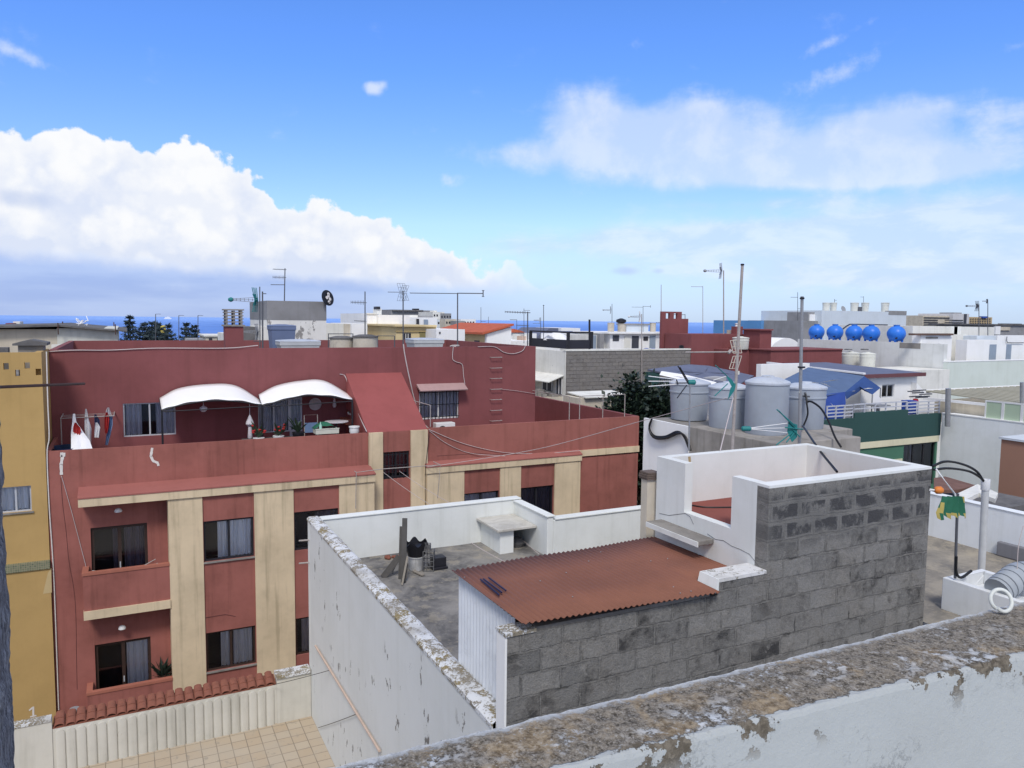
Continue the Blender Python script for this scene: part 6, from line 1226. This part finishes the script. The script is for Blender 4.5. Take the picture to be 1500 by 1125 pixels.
g = M(); q = [P(966, 549, Y=27.6), P(969, 543.5, Y=27.7), P(1005, 549, Y=27.5), P(1050, 560, Y=27.3), P(1040, 566, Y=27.1), P(1000, 557, Y=27.2)]; fan(g, q, sum(q, Vector())/6+Vector((0, 0, .04)), 3); O('white_sheeting', g, CLOTHW, h, smooth=True)
# tree between red building and the tanks
random.seed(21)
def tree(label, base, crown, n=2600, leaf=.16):
    t = T('rubber_tree', label, 'tree', base); b = Vector(base); tr = M(); c0 = Vector(crown[0][0]); tr.tube([b, b.lerp(c0, .5)+Vector((.15, 0, 0)), c0], .22, 9, .1)
    for (c, r) in crown: tr.tube([b.lerp(c0, .55), b.lerp(Vector(c), .8)+Vector((0, 0, .1)), Vector(c)+Vector((0, 0, r[2]*.5))], .09, 6, .02)
    O('trunk', tr, BARK, t); g = M(); tot = sum(r[0]*r[2] for c, r in crown)
    for (c, r) in crown:
        m_ = int(n*r[0]*r[2]/tot); clumps = []
        for k in range(max(6, m_//38)):
            v = Vector((random.gauss(0, 1), random.gauss(0, 1), random.gauss(0, 1))).normalized()*(.55+.5*random.random()); clumps.append(Vector(c)+Vector((v.x*r[0], v.y*r[1], v.z*r[2])))
        for cl in clumps:
            cs = .24+.2*random.random()
            for k in range(38):
                v = Vector((random.gauss(0, 1), random.gauss(0, 1), random.gauss(0, .8)))*cs*.75; p = cl+v; d = (v.normalized()*.7+Vector((random.gauss(0, .4), random.gauss(0, .4), .2+random.gauss(0, .3)))).normalized(); s_ = d.cross(Vector((random.gauss(0, .3), random.gauss(0, .3), 1))).normalized(); l = leaf*(.6+.8*random.random())
                g.cur = 1 if random.random() < .22 else 0; g.face([p, p+d*l*.5+s_*l*.32, p+d*l, p+d*l*.5-s_*l*.32])
    O('crown', g, [LEAF, LEAF2], t)
Yt = 25.5; q = lambda px, py, y=Yt: P(px, py, Y=y)
tree('dark leafy tree between the red building and the grey tanks', (q(948, 700).x, Yt, 0), [(q(945, 640), (1.3, 1.3, 1.2)), (q(930, 583), (.55, .6, .62)), (q(960, 596), (.8, .8, .7)), (q(925, 615), (.8, .9, .7)), (q(962, 640), (.9, .9, 1.0)), (q(950, 690), (1.1, 1.2, 1.2)), (q(930, 560), (.22, .25, .3)), (q(980, 590), (.4, .4, .4)), (q(942, 610), (.9, .9, .8)), (q(945, 665), (.8, .9, 1.1)), (q(905, 600), (.4, .4, .35))], 19000, .2)
# ---------------- tank platform next to the bulkhead
ZT = 11.4; h = T('tank_house', 'cement platform building with a white corner carrying four big grey tanks', 'building', (14, 14, 0))
O('platform', M().box(12.42, 15.0, 11.9, 12.9, 0, ZT).box(12.42, 15.95, 12.901, 14.79, 0, ZT), plaster('stained_cement', (.36, .335, .31, 1), .55, .9, .7, peel=((.2, .19, .18, 1), .64, 2)), h, bevel=.02); O('platform_rear', M().box(12.45, 15.95, 14.791, 16.6, 0, ZT-.02), CONC, h); O('white_wall', M().box(12.38, 12.449, 14.8, 16.62, 0, ZT), WHITE, h)
tank('leftmost grey tank, with a dark band, above the white corner', 1015, 617, ZT, 58, 557, TANKG, TANKLID, .88)
tank('second grey tank from the left, partly behind the tall one', 1073, 629, ZT, 57, 563, TANKG, TANKLID, .93)
tank('tall straight sided grey tank without a band', 1132, 639, ZT, 62, 555, TANKG, TANKLID, .985, band=False)
tank('rightmost grey tank with a valve and black hose', 1188, 630, ZT, 58, 563, TANKG, TANKLID, .9)
Xw = 12.33
hz = [(955, 613), (951, 625), (958, 638), (975, 639), (992, 632), (1002, 640), (1010, 660)]
for i in range(3): cable('hose', ('upper', 'middle', 'lower')[i]+' strand of the black hose bundle on the white corner below the tanks', [P(x+i*1.2*(k > 3), y+i*1.6*(0 < k < 5)+0, X=Xw-.03*i) for k, (x, y) in enumerate(hz)], .024, WIREB, cat='hose')
cable('hose', 'black hose arching from the valve of the rightmost tank down to the right', [D(1182, 588, 18.3), D(1190, 589, 18.1), D(1203, 599, 17.8), D(1214, 618, 17.4), D(1223, 640, 17.0), D(1232, 655, 16.8)], .024, WIREB, cat='hose')
cable('hose', 'short black hose dropping down the front of the rightmost tank', [D(1180, 577, 18.3), D(1182, 592, 18.2), D(1183, 608, 18.2), D(1176, 626, 18.2)], .022, WIREB, cat='hose')
O('valve', M().tube([D(1179, 575, 18.4), D(1183, 590, 18.3)], .03, 6).tube([D(1176, 580, 18.35), D(1186, 581, 18.35)], .025, 6), DARKM, label='pipe fitting with valve on the front of the rightmost grey tank', cat='valve')
cable('hose', 'black hose running from the mast over the white wall into the sunk roof', [P(1176, 624, Y=10.6), P(1183, 634, Y=9.9), P(1192, 647.5, Y=9.1), P(1203, 663, Y=8.7), P(1226, 691, Y=7.9)], .02, WIREB, cat='hose')
cable('hose', 'short black hose between the first and second grey tanks', [D(1043, 590, 19.5), D(1045, 600, 19.5), D(1040, 612, 19.4)], .025, WIREB, cat='hose')
cable('hose', 'thin dark hose lying on the sunk red roof', [P(1012, 740, Z=11.26), P(1035, 743, Z=11.26), P(1075, 743, Z=11.26)], .012, WIREB, cat='hose')
# tall masts
Ym = 10.6
def mast2(label, pb, pt, y, r, parts, mt=POLE): return antenna(label, P(*pb, Y=y), P(*pt, Y=y), r, parts, mt)
mm = mast2('tallest leaning mast with pale rod panels and long boom before the grey tanks', (1072, 668), (1087.5, 388), Ym, .03, [('cap', 1., .035, 1), ('grid', .535, .34, -.32, .011, flat('pale_beige_rods', (.6, .53, .44, 1), .6, .3, 9)), ('box', .44, .055, 1)])
b = P(1078, 515.5, Y=Ym); O('boom', M().tube([b, P(1004, 516, Y=Ym+.2)], .012, 8).tube([b+Vector((-.18, 0, -.02)), b+Vector((-.12, 0, .03))], .03, 6), POLE, mm)
q0 = P(1073, 578, Y=Ym); g = M(); O('teal_reflector', g.face([P(1062, 548, Y=Ym), P(1072, 556, Y=Ym), P(1079, 566, Y=Ym), P(1072, 567, Y=Ym)]).face([P(1079, 560, Y=Ym-.02), P(1076, 572, Y=Ym-.02), P(1066, 586, Y=Ym-.02), P(1070, 568, Y=Ym-.02)]).tube([P(1048, 535, Y=Ym-.1), P(1065, 551, Y=Ym)], .01, 5).tube([P(1047, 580, Y=Ym-.1), P(1066, 562, Y=Ym)], .01, 5), TEAL, mm); O('white_rods', M().tube([P(1045, 557, Y=Ym), P(1064, 551, Y=Ym)], .008, 5), WHITEP, mm)
cable('guy_wire', 'pale guy wire from the tallest mast down to the white wall', [P(1074, 583, Y=Ym), P(1055, 660, Y=9.1)], .009, WIRE, sag=0.0, cat='wire')
mast2('straight grey mast with black cap in front of the rightmost grey tank', (1171, 655), (1175, 434), Ym, .034, [('cap', .985, .045, 1), ('box', .37, .03, -1)], GREYM)
O('mast_collar', M().lathe([(.07, 0), (.07, .03), (.001, .03)], P(1174, 539, Y=Ym), 12), BLACK, label='black collar ring halfway up the straight grey mast', cat='collar')
an = T('tv_antenna', 'teal headed antenna with white rods at the foot of the straight grey mast', 'antenna', P(1170, 650, Y=10.3)); ya = 10.3
O('head', M().lathe([(.02, -.09), (.045, -.07), (.045, .07), (.02, .09), (.001, .09)], P(1093, 628, Y=ya), 12, Matrix.Rotation(pi/2, 3, AWAY)), TEAL, an, smooth=True)
g = M()
for dy_, t0 in ((0, 620), (1, 627), (2, 634)): g.tube([P(1099, 627+dy_*.8, Y=ya), P(1153, t0, Y=ya)], .008, 5)
O('white_rods', g, WHITEP, an); g = M(); pts_ = [((1138, 600), (1165, 624)), ((1141, 602), (1168, 630)), ((1137, 652), (1160, 634)), ((1152, 648), (1165, 632)), ((1172, 640), (1160, 628)), ((1150, 626), (1176, 629))]
for a, b in pts_: g.tube([P(*a, Y=ya-.05), P(*b, Y=ya)], .012, 5)
g.face([P(1155, 618, Y=ya), P(1168, 622, Y=ya), P(1168, 640, Y=ya), P(1160, 648, Y=ya), P(1153, 632, Y=ya)]); O('reflector', g, TEAL, an)
an = T('tv_antenna', 'teal headed antenna with three white rods in front of the leftmost grey tank', 'antenna', P(1010, 655, Y=11.0)); ya = 11.0
O('mast', M().tube([P(1009, 660, Y=ya), P(1011, 562, Y=ya)], .017, 8), GREYM, an, smooth=True); O('head', M().lathe([(.02, -.08), (.045, -.06), (.05, .06), (.02, .08), (.001, .08)], P(1013, 560, Y=ya), 12, Matrix.Rotation(pi/2, 3, AWAY)), TEAL, an, smooth=True)
g = M()
for a, b in (((950, 551), (992, 556)), ((950, 558.5), (992, 558.5)), ((950, 566), (990, 563))): g.tube([P(*a, Y=ya+.2), P(*b, Y=ya)], .008, 5)
O('white_rods', g, WHITEP, an); g = M()
for a, b in (((993, 536), (1007, 560)), ((996, 538), (1008, 558)), ((992, 583), (1006, 564)), ((990, 561), (1010, 561)), ((991, 556), (993, 563))): g.tube([P(*a, Y=ya-.05), P(*b, Y=ya)], .011, 5)
O('reflector', g, BLACKM, an)
# ---------------- far antennas against the sky
def fa(label, px, pyt, pyb, Y, parts, r=.035, mt=None): antenna(label, P(px, pyb, Y=Y), P(px+(.4 if False else 0), pyt, Y=Y), r, parts, mt or DARKM)
fa('thin bare far mast between the red tiled roof and the long boom antenna', 704.5, 450, 476, 90, [('bar', .2, .6, 1, .03)], .035)
fa('short thin far mast over the red tiled roof', 715.5, 464, 475, 90, [], .03)
fa('tall thin far mast behind the left pointing boom antenna', 767.5, 452, 503, 40, [('bar', .95, .35, 1, .012)], .018)
fa('far antenna with a short bar above the small tiled roof', 757, 468, 490, 70, [('bar', .98, .7, -1, .03)], .03)
fa('far antenna with round head left of the bare mast over the sea', 792, 465, 500, 52, [('vee', .88, .5, -1, .014, GREYM), ('bar', .75, .6, -1, .015)], .025)
fa('bare far mast with a bulb tip standing over the sea', 796.3, 447, 497, 52, [('cap', .99, .06, 1)], .03)
fa('far antenna with a faint folded reflector above the left beige roof tank', 896.5, 445, 474, 55, [('vee', .68, .75, -1, .014, GREYM)], .025)
fa('far antenna with long arm and hooked tip above the grey rectangular tank', 942, 448, 488, 50.5, [('dipole', .98, .6, 1, .016), ('bar', .95, .9, -1, .014)], .02)
fa('pale far antenna with white folded head in front of the grey rectangular tank', 940, 460, 560, 41.8, [('vee', .96, .85, -1, .014, WHITEP)], .035, POLE)
fa('tall slim far mast with a small reflector halfway up the white row', 968.5, 417, 510, 49, [('vee', .4, .38, -1, .014, DARKM)], .028, POLE)
fa('far antenna with a plain left arm right of the tallest beige roof tank', 1003.5, 460, 508, 52, [('bar', .98, 1.0, -1, .025)], .03)
fa('slim antenna with a left arm on the stepped red stair tower', 1029.5, 419, 490, 44.5, [('bar', .985, .85, -1, .018)], .022, POLE)
fa('antenna with wire frame head left of the tallest leaning mast', 1060, 396, 490, 43, [('vee', .99, 1.35, -1, .016, GREYM)], .045, POLE)
fa('thin far mast with a high left bar behind the straight grey mast', 1168.5, 428, 472, 62, [('bar', .83, .75, -1, .025), ('bar', .3, .35, 1, .02), ('bar', .45, .3, 1, .02)], .03)
fa('far antenna with a long low arm above the blue building', 1149, 460, 471, 66, [('yagi', .98, 1.1, 1, .02)], .03)
fa('thin far antenna over the middle cream tanks of the pale building', 1265, 434, 456, 62, [('bar', .95, .35, -1, .02)], .025)
fa('slim rod above the two left cream tanks of the pale building', 1222.5, 438, 456, 63, [('bar', .9, .25, 1, .02)], .03)
fa('taller dark antenna with folded reflector above the white room at right', 1434, 445, 493, 35, [('vee', .93, .9, -1, .016, DARKM)], .03)
fa('dark antenna with a small head just right of its taller neighbour', 1447, 439, 493, 35.5, [('vee', .96, .38, -1, .016, DARKM)], .03)
# ---------------- houses filling the slope down to the sea
random.seed(4)
spots = [(90, 487, 70), (345, 489, 80), (440, 486, 120), (505, 481, 130), (528, 478, 100), (700, 483, 130), (735, 487, 85), (770, 490, 110), (790, 494, 90), (885, 489, 110), (920, 488, 100), (1000, 490, 120), (1060, 492, 90), (1100, 490, 120), (1160, 485, 140), (1335, 481, 100), (1440, 481, 120)]
for i, (px, py, Y) in enumerate(spots):
    w_ = 12+random.random()*14; mt = (WHITE, WHITE_D, BEIGE, PALEBLUE)[i % 4]; near = ('the long plastered building', 'the red chimney', 'the grey topped building', 'the fibre cement tanks', 'the two armed mast', 'the red tiled roof', 'the white gable', 'the small tiled roof', 'the slate roof', 'the beige roof tanks', 'the grey rectangular tank', 'the tallest beige tank', 'the stepped red tower', 'the red chimney of the second red building', 'the blue building', 'the rightmost blue tank', 'the far hospital like block')[i]
    o = FB('far_house', None, mt, px-w_, px+w_, py, Y, 8, label=('white', 'off white', 'beige', 'pale blue')[i % 4]+' far house mostly hidden behind '+near, cat='house', group='far houses on the slope')
    for k in range(3): FO('window', o, WINF, px-w_*.7+k*w_*.55, px-w_*.7+k*w_*.55+2.4, py+3, py+7, Y)
    FB('roof_hut', o, (WHITE, WHITE_D, BEIGE, PALEBLUE)[(i+1) % 4], px-w_*.3, px+w_*.2, py-2.2, Y+2, 2, pyb=py)
# ================================================================== GROUND, SEA
g = M(); ys = [-60, 0, 60, 120, 300, 600, 1000, 1600, 1900]; xs = [-6000, -1500, -400, -100, 0, 100, 400, 1500, 6000]
vs = [(x, y, gz(y) if y < 1800 else -130) for y in ys for x in xs]; nx_ = len(xs); g.add(vs, [(j*nx_+i, j*nx_+i+1, (j+1)*nx_+i+1, (j+1)*nx_+i) for j in range(len(ys)-1) for i in range(nx_-1)]); O('ground', g, GROUND, kind='structure')
O('street', M().box(-40, 60, 17, 20.6, -.2, .012), concrete('street_asphalt', (.05, .05, .052, 1), (.03, .03, .03, 1), .5), kind='structure'); O('pavement', M().box(-40, 60, 20.6, 22.5, -.2, .13), CONC, kind='structure')
def seamat():
    mt, n = newmat('sea_water'); p = n.pos(); w = n.noise(n.sc(p, .004, .0008, 1), 1., 5, .6); f = n.mr(n.vm('LENGTH', p), 3000, 30000, smooth=True)
    c = n.mix(f, (.12, .25, .62, 1), (.25, .42, .82, 1)); c = n.mix(n.m('MULTIPLY', n.mr(w, .42, .68), .35), c, (.09, .17, .42, 1)); n.out(c, .75, spec=.12); return mt  # paler with distance: haze put into the water colour
g = M(); n_ = 96; Rr = 80000; g.add([(0, 0, -100)]+[(Rr*cos(2*pi*i/n_), Rr*sin(2*pi*i/n_), -100) for i in range(n_)], [(0, 1+i, 1+(i+1) % n_) for i in range(n_)]); O('sea', g, seamat(), kind='structure')
# ================================================================== LIGHT AND SKY
S.render.engine = 'CYCLES'; S.view_settings.view_transform = 'Standard'; S.view_settings.look = 'None'; S.view_settings.exposure = 0
SUN = Vector((-.30, -.58, .76)).normalized()
sl_ = bpy.data.lights.new('sun', 'SUN'); sl_.energy = 2.25; sl_.angle = radians(13); sl_.color = (1, .95, .88); so = bpy.data.objects.new('sun', sl_); COL.objects.link(so); so.rotation_euler = SUN.to_track_quat('Z', 'Y').to_euler(); so.location = (0, -10, 40)
W = bpy.data.worlds.new('World'); S.world = W; W.use_nodes = True; n = N(W.node_tree)
sky = n.n('ShaderNodeTexSky', sky_type='NISHITA'); sky.sun_disc = False; sky.sun_elevation = asin(SUN.z); sky.sun_rotation = atan2(SUN.x, SUN.y); sky.altitude = 100; sky.air_density = 1.0; sky.dust_density = .3; sky.ozone_density = 2.0
tc = n.n('ShaderNodeTexCoord').outputs['Generated']; dx, dy, dz = n.sep(tc)
# azimuth measured from the viewing direction, elevation, both in radians
az = n.m('ARCTAN2', n.vm('DOT_PRODUCT', tc, tuple(R0)), n.vm('DOT_PRODUCT', tc, tuple(AWAY))); el = n.m('ARCSINE', dz)
def ae(px, py):
    d = ray(px, py).normalized(); return (atan2(d.dot(R0), d.dot(AWAY)), asin(d.z))
cv = n.comb(az, n.m('MULTIPLY', el, 1.0), 0.); 
elp = n.m('MAXIMUM', el, 0.)
base = n.mix(1., sky.outputs[0], (SKYK, SKYK, SKYK, 1), 'MULTIPLY') if 'SKYK' in globals() else n.mix(1., sky.outputs[0], (.158, .158, .158, 1), 'MULTIPLY')
tint = n.ramp(n.m('DIVIDE', elp, .6), [(0, (.58, .68, .98, 1)), (.2, (.78, .86, 1.28, 1)), (.5, (.56, .84, 1.4, 1)), (1, (.5, .87, 1.4, 1))])
base = n.mix(1., base, tint, 'MULTIPLY')
# ---- cumulus bank: top outline as azimuth -> elevation
tops = [(-60, 230), (0, 182), (60, 192), (120, 184), (160, 205), (215, 208), (290, 212), (370, 252), (430, 282), (515, 297), (580, 318), (640, 356), (700, 372), (750, 380), (800, 405), (850, 425)]
AZ0, AZ1 = ae(-200, 300)[0], ae(1000, 300)[0]
st = [((ae(x, y)[0]-AZ0)/(AZ1-AZ0), ae(x, y)[1]) for x, y in tops]
topc = n.m('MULTIPLY', n.sep(n.ramp(n.m('DIVIDE', n.m('SUBTRACT', az, AZ0), AZ1-AZ0), [(p, (e*2, e*2, e*2, 1)) for p, e in st]))[0], .5)
bil = n.n('ShaderNodeTexVoronoi', feature='SMOOTH_F1'); n.put(bil.inputs['Vector'], n.vm('ADD', cv, n.vm('MULTIPLY', n.comb(n.noise(cv, 14, 3), n.noise(n.sc(cv, 1, -1, 1), 14, 3), 0.), (.05, .05, 0)))); bil.inputs['Scale'].default_value = 20; bil.inputs['Smoothness'].default_value = .5
bump_ = n.m('SUBTRACT', .42, bil.outputs['Distance']); f1 = n.m('SUBTRACT', n.noise(cv, 26, 7, .62), .5); f2 = n.m('SUBTRACT', n.noise(cv, 9, 4, .55), .5)
rag = n.m('ADD', n.m('MULTIPLY', bump_, .042), n.m('ADD', n.m('MULTIPLY', f1, .05), n.m('MULTIPLY', f2, .016)))
b2_ = n.n('ShaderNodeTexVoronoi', feature='SMOOTH_F1'); n.put(b2_.inputs['Vector'], n.vm('ADD', cv, n.vm('MULTIPLY', n.comb(n.noise(cv, 30, 3), n.noise(n.sc(cv, 1, -1, 1), 30, 3), 0.), (.03, .03, 0)))); b2_.inputs['Scale'].default_value = 52; b2_.inputs['Smoothness'].default_value = .4
rag = n.m('ADD', rag, n.m('MULTIPLY', n.m('SUBTRACT', .42, b2_.outputs['Distance']), .018))
inside = n.m('SUBTRACT', n.m('ADD', topc, rag), el)
thin = n.mr(az, ae(660, 380)[0], ae(860, 380)[0], 1., 0.)
botc = n.mr(az, ae(0, 370)[0], ae(720, 420)[0], ae(0, 372)[1], ae(720, 428)[1], smooth=False)
low = n.mr(n.m('ADD', el, n.m('MULTIPLY', f1, .02)), n.m('SUBTRACT', botc, .010), n.m('ADD', botc, .012))
side = n.mr(az, -1.2, -.9)
cum = n.m('MULTIPLY', n.m('MULTIPLY', n.m('MULTIPLY', n.mr(inside, -.001, .006), low), n.m('MULTIPLY', thin, n.mr(az, 1.2, .6, 1., 1.))), side)
vo2 = n.noise(n.vm('ADD', cv, (3.1, .02, 0)), 16, 6, .6); shade = n.m('ADD', n.m('MULTIPLY', n.mr(vo2, .42, .68), .5), n.m('MULTIPLY', n.mr(n.m('SUBTRACT', el, botc), .0, .05, 1., 0.), .55), clamp=True)
shade = n.m('ADD', shade, n.m('MULTIPLY', n.mr(n.m('ADD', n.m('ADD', n.m('MULTIPLY', bil.outputs['Distance'], .7), n.m('MULTIPLY', b2_.outputs['Distance'], .4)), n.m('MULTIPLY', f1, .6)), .34, .68), .48), clamp=True); edgebright = n.mr(inside, .0, .03, 1., 0.); shade = n.m('MULTIPLY', shade, n.m('SUBTRACT', 1., n.m('MULTIPLY', edgebright, .7)))
ccol = n.mix(shade, (.97, .98, 1.0, 1), (.72, .79, .95, 1))
# haze under the bank and along the horizon
hz1 = n.m('MULTIPLY', n.m('MULTIPLY', n.mr(el, n.m('SUBTRACT', botc, .0), n.m('ADD', botc, .02), 1., 0.), n.mr(az, ae(480, 400)[0], ae(900, 400)[0], 1., 0.)), n.m('MULTIPLY', side, .88))
hv = n.noise(n.sc(cv, 5, 30, 1), 1., 4, .55); hcol = n.mix(n.mr(hv, .35, .65), (.34, .46, .82, 1), (.45, .57, .89, 1))
c = n.mix(hz1, base, hcol)
hz2 = n.m('MULTIPLY', n.mr(elp, 0., .14, 1., 0.), .55); c = n.mix(n.m('MULTIPLY', hz2, n.mr(az, ae(500, 400)[0], ae(800, 400)[0])), c, (.48, .67, .99, 1))
c = n.mix(cum, c, ccol)
# ---- soft layered clouds on the right and small puffs
def blob(px, py, rx, ry, tilt=0.):
    a0, e0 = ae(px, py); ddx = n.m('SUBTRACT', az, a0); ddy = n.m('SUBTRACT', el, e0)
    if tilt: ddy = n.m('ADD', ddy, n.m('MULTIPLY', ddx, tilt))
    q = n.m('ADD', n.m('POWER', n.m('ABSOLUTE', n.m('DIVIDE', ddx, rx/F)), 2.), n.m('POWER', n.m('ABSOLUTE', n.m('DIVIDE', ddy, ry/F)), 2.)); return n.m('EXPONENT', n.m('MULTIPLY', q, -1.))
def acc(bl):
    s_ = None
    for k, b in bl:
        v = n.m('MULTIPLY', blob(*b), k); s_ = v if s_ is None else n.m('ADD', s_, v)
    return s_
soft = acc([(1.0, (860, 165, 62, 38)), (.95, (960, 195, 120, 40)), (.8, (870, 228, 150, 26)), (.9, (1090, 218, 190, 42)), (.85, (1300, 205, 100, 48)), (.6, (1020, 165, 60, 22)), (.8, (1260, 245, 160, 26)), (.35, (740, 222, 60, 14)), (.7, (1370, 240, 130, 20)), (.55, (1120, 262, 220, 14)), (.4, (1330, 165, 60, 20))])
str_ = n.noise(n.sc(cv, 9, 24, 1), 1., 6, .62, .3); fb = n.noise(cv, 15, 7, .6, .2); fbm = n.m('ADD', n.m('MULTIPLY', str_, .45), n.m('MULTIPLY', fb, .55))
m1 = n.mr(n.m('ADD', soft, n.m('MULTIPLY', n.m('SUBTRACT', fbm, .5), 2.3)), .2, 1.15); c = n.mix(n.m('MULTIPLY', m1, .66), c, n.mix(n.mr(fb, .4, .66), (.68, .79, .99, 1), (.86, .91, 1.0, 1)))
lay = acc([(1.0, (1250, 345, 280, 26)), (.9, (1440, 310, 160, 26)), (.8, (1000, 350, 220, 22)), (.7, (1420, 385, 250, 30)), (.45, (760, 362, 120, 14)), (.8, (1480, 350, 200, 30)), (.5, (1460, 175, 60, 16)), (.5, (1470, 215, 60, 14)), (.55, (1130, 297, 160, 12)), (.6, (1300, 400, 320, 26)), (.4, (900, 390, 160, 18))])
m2 = n.mr(n.m('ADD', lay, n.m('MULTIPLY', n.m('SUBTRACT', fbm, .5), 2.0)), .12, 1.05); c = n.mix(n.m('MULTIPLY', m2, .62), c, n.mix(n.mr(str_, .4, .62), (.62, .74, .97, 1), (.82, .88, 1.0, 1)))
puf = acc([(1.05, (548, 131, 16, 11)), (.6, (562, 122, 12, 9)), (.4, (540, 124, 10, 7)), (.55, (665, 262, 34, 16)), (.75, (30, 80, 50, 11, .28)), (.6, (1215, 62, 85, 10, -.35)), (.75, (1210, 115, 75, 20, -.25)), (.5, (930, 66, 26, 12)), (.5, (1480, 70, 30, 12)), (.4, (855, 280, 60, 14)), (.35, (248, 174, 22, 8)), (.35, (300, 202, 24, 5)), (.4, (470, 230, 18, 6))])
m3 = n.mr(n.m('ADD', puf, n.m('MULTIPLY', n.m('SUBTRACT', n.m('ADD', n.m('MULTIPLY', fbm, .55), n.m('MULTIPLY', n.noise(cv, 48, 5, .6), .45)), .5), 2.2)), .36, 1.25); c = n.mix(n.m('MULTIPLY', m3, n.mr(n.m('ABSOLUTE', az), .8, 1., .75, 0.)), c, (.80, .87, .99, 1))
gry = n.m('ADD', blob(915, 397, 30, 9), n.m('MULTIPLY', blob(965, 397, 12, 6), .8)); m4 = n.mr(n.m('ADD', gry, n.m('MULTIPLY', n.m('SUBTRACT', fbm, .5), .8)), .4, 1.1); c = n.mix(n.m('MULTIPLY', m4, .5), c, (.46, .55, .82, 1))
gr2 = n.m('ADD', blob(35, 292, 52, 14), n.m('MULTIPLY', blob(330, 378, 190, 9), .55)); m5 = n.mr(n.m('ADD', gr2, n.m('MULTIPLY', n.m('SUBTRACT', fb, .5), 1.)), .35, 1.1); c = n.mix(n.m('MULTIPLY', m5, .6), c, (.52, .62, .86, 1))
# ---- unseen broken cloud added overhead and behind us for soft white ambient light
bk = n.m('MAXIMUM', n.mr(n.m('ABSOLUTE', az), 1.0, 1.5), n.mr(el, .55, .9)); cl3 = n.mr(n.noise(tc, 2.2, 7, .6), .36, .6); c = n.mix(n.m('MULTIPLY', n.m('MULTIPLY', bk, cl3), n.mr(el, -.02, .08)), c, (.86, .85, .81, 1))
bgd = n.n('ShaderNodeBackground'); n.put(bgd.inputs[0], c); bgd.inputs[1].default_value = 1.
n.nt.links.new(bgd.outputs[0], n.n('ShaderNodeOutputWorld').inputs[0])
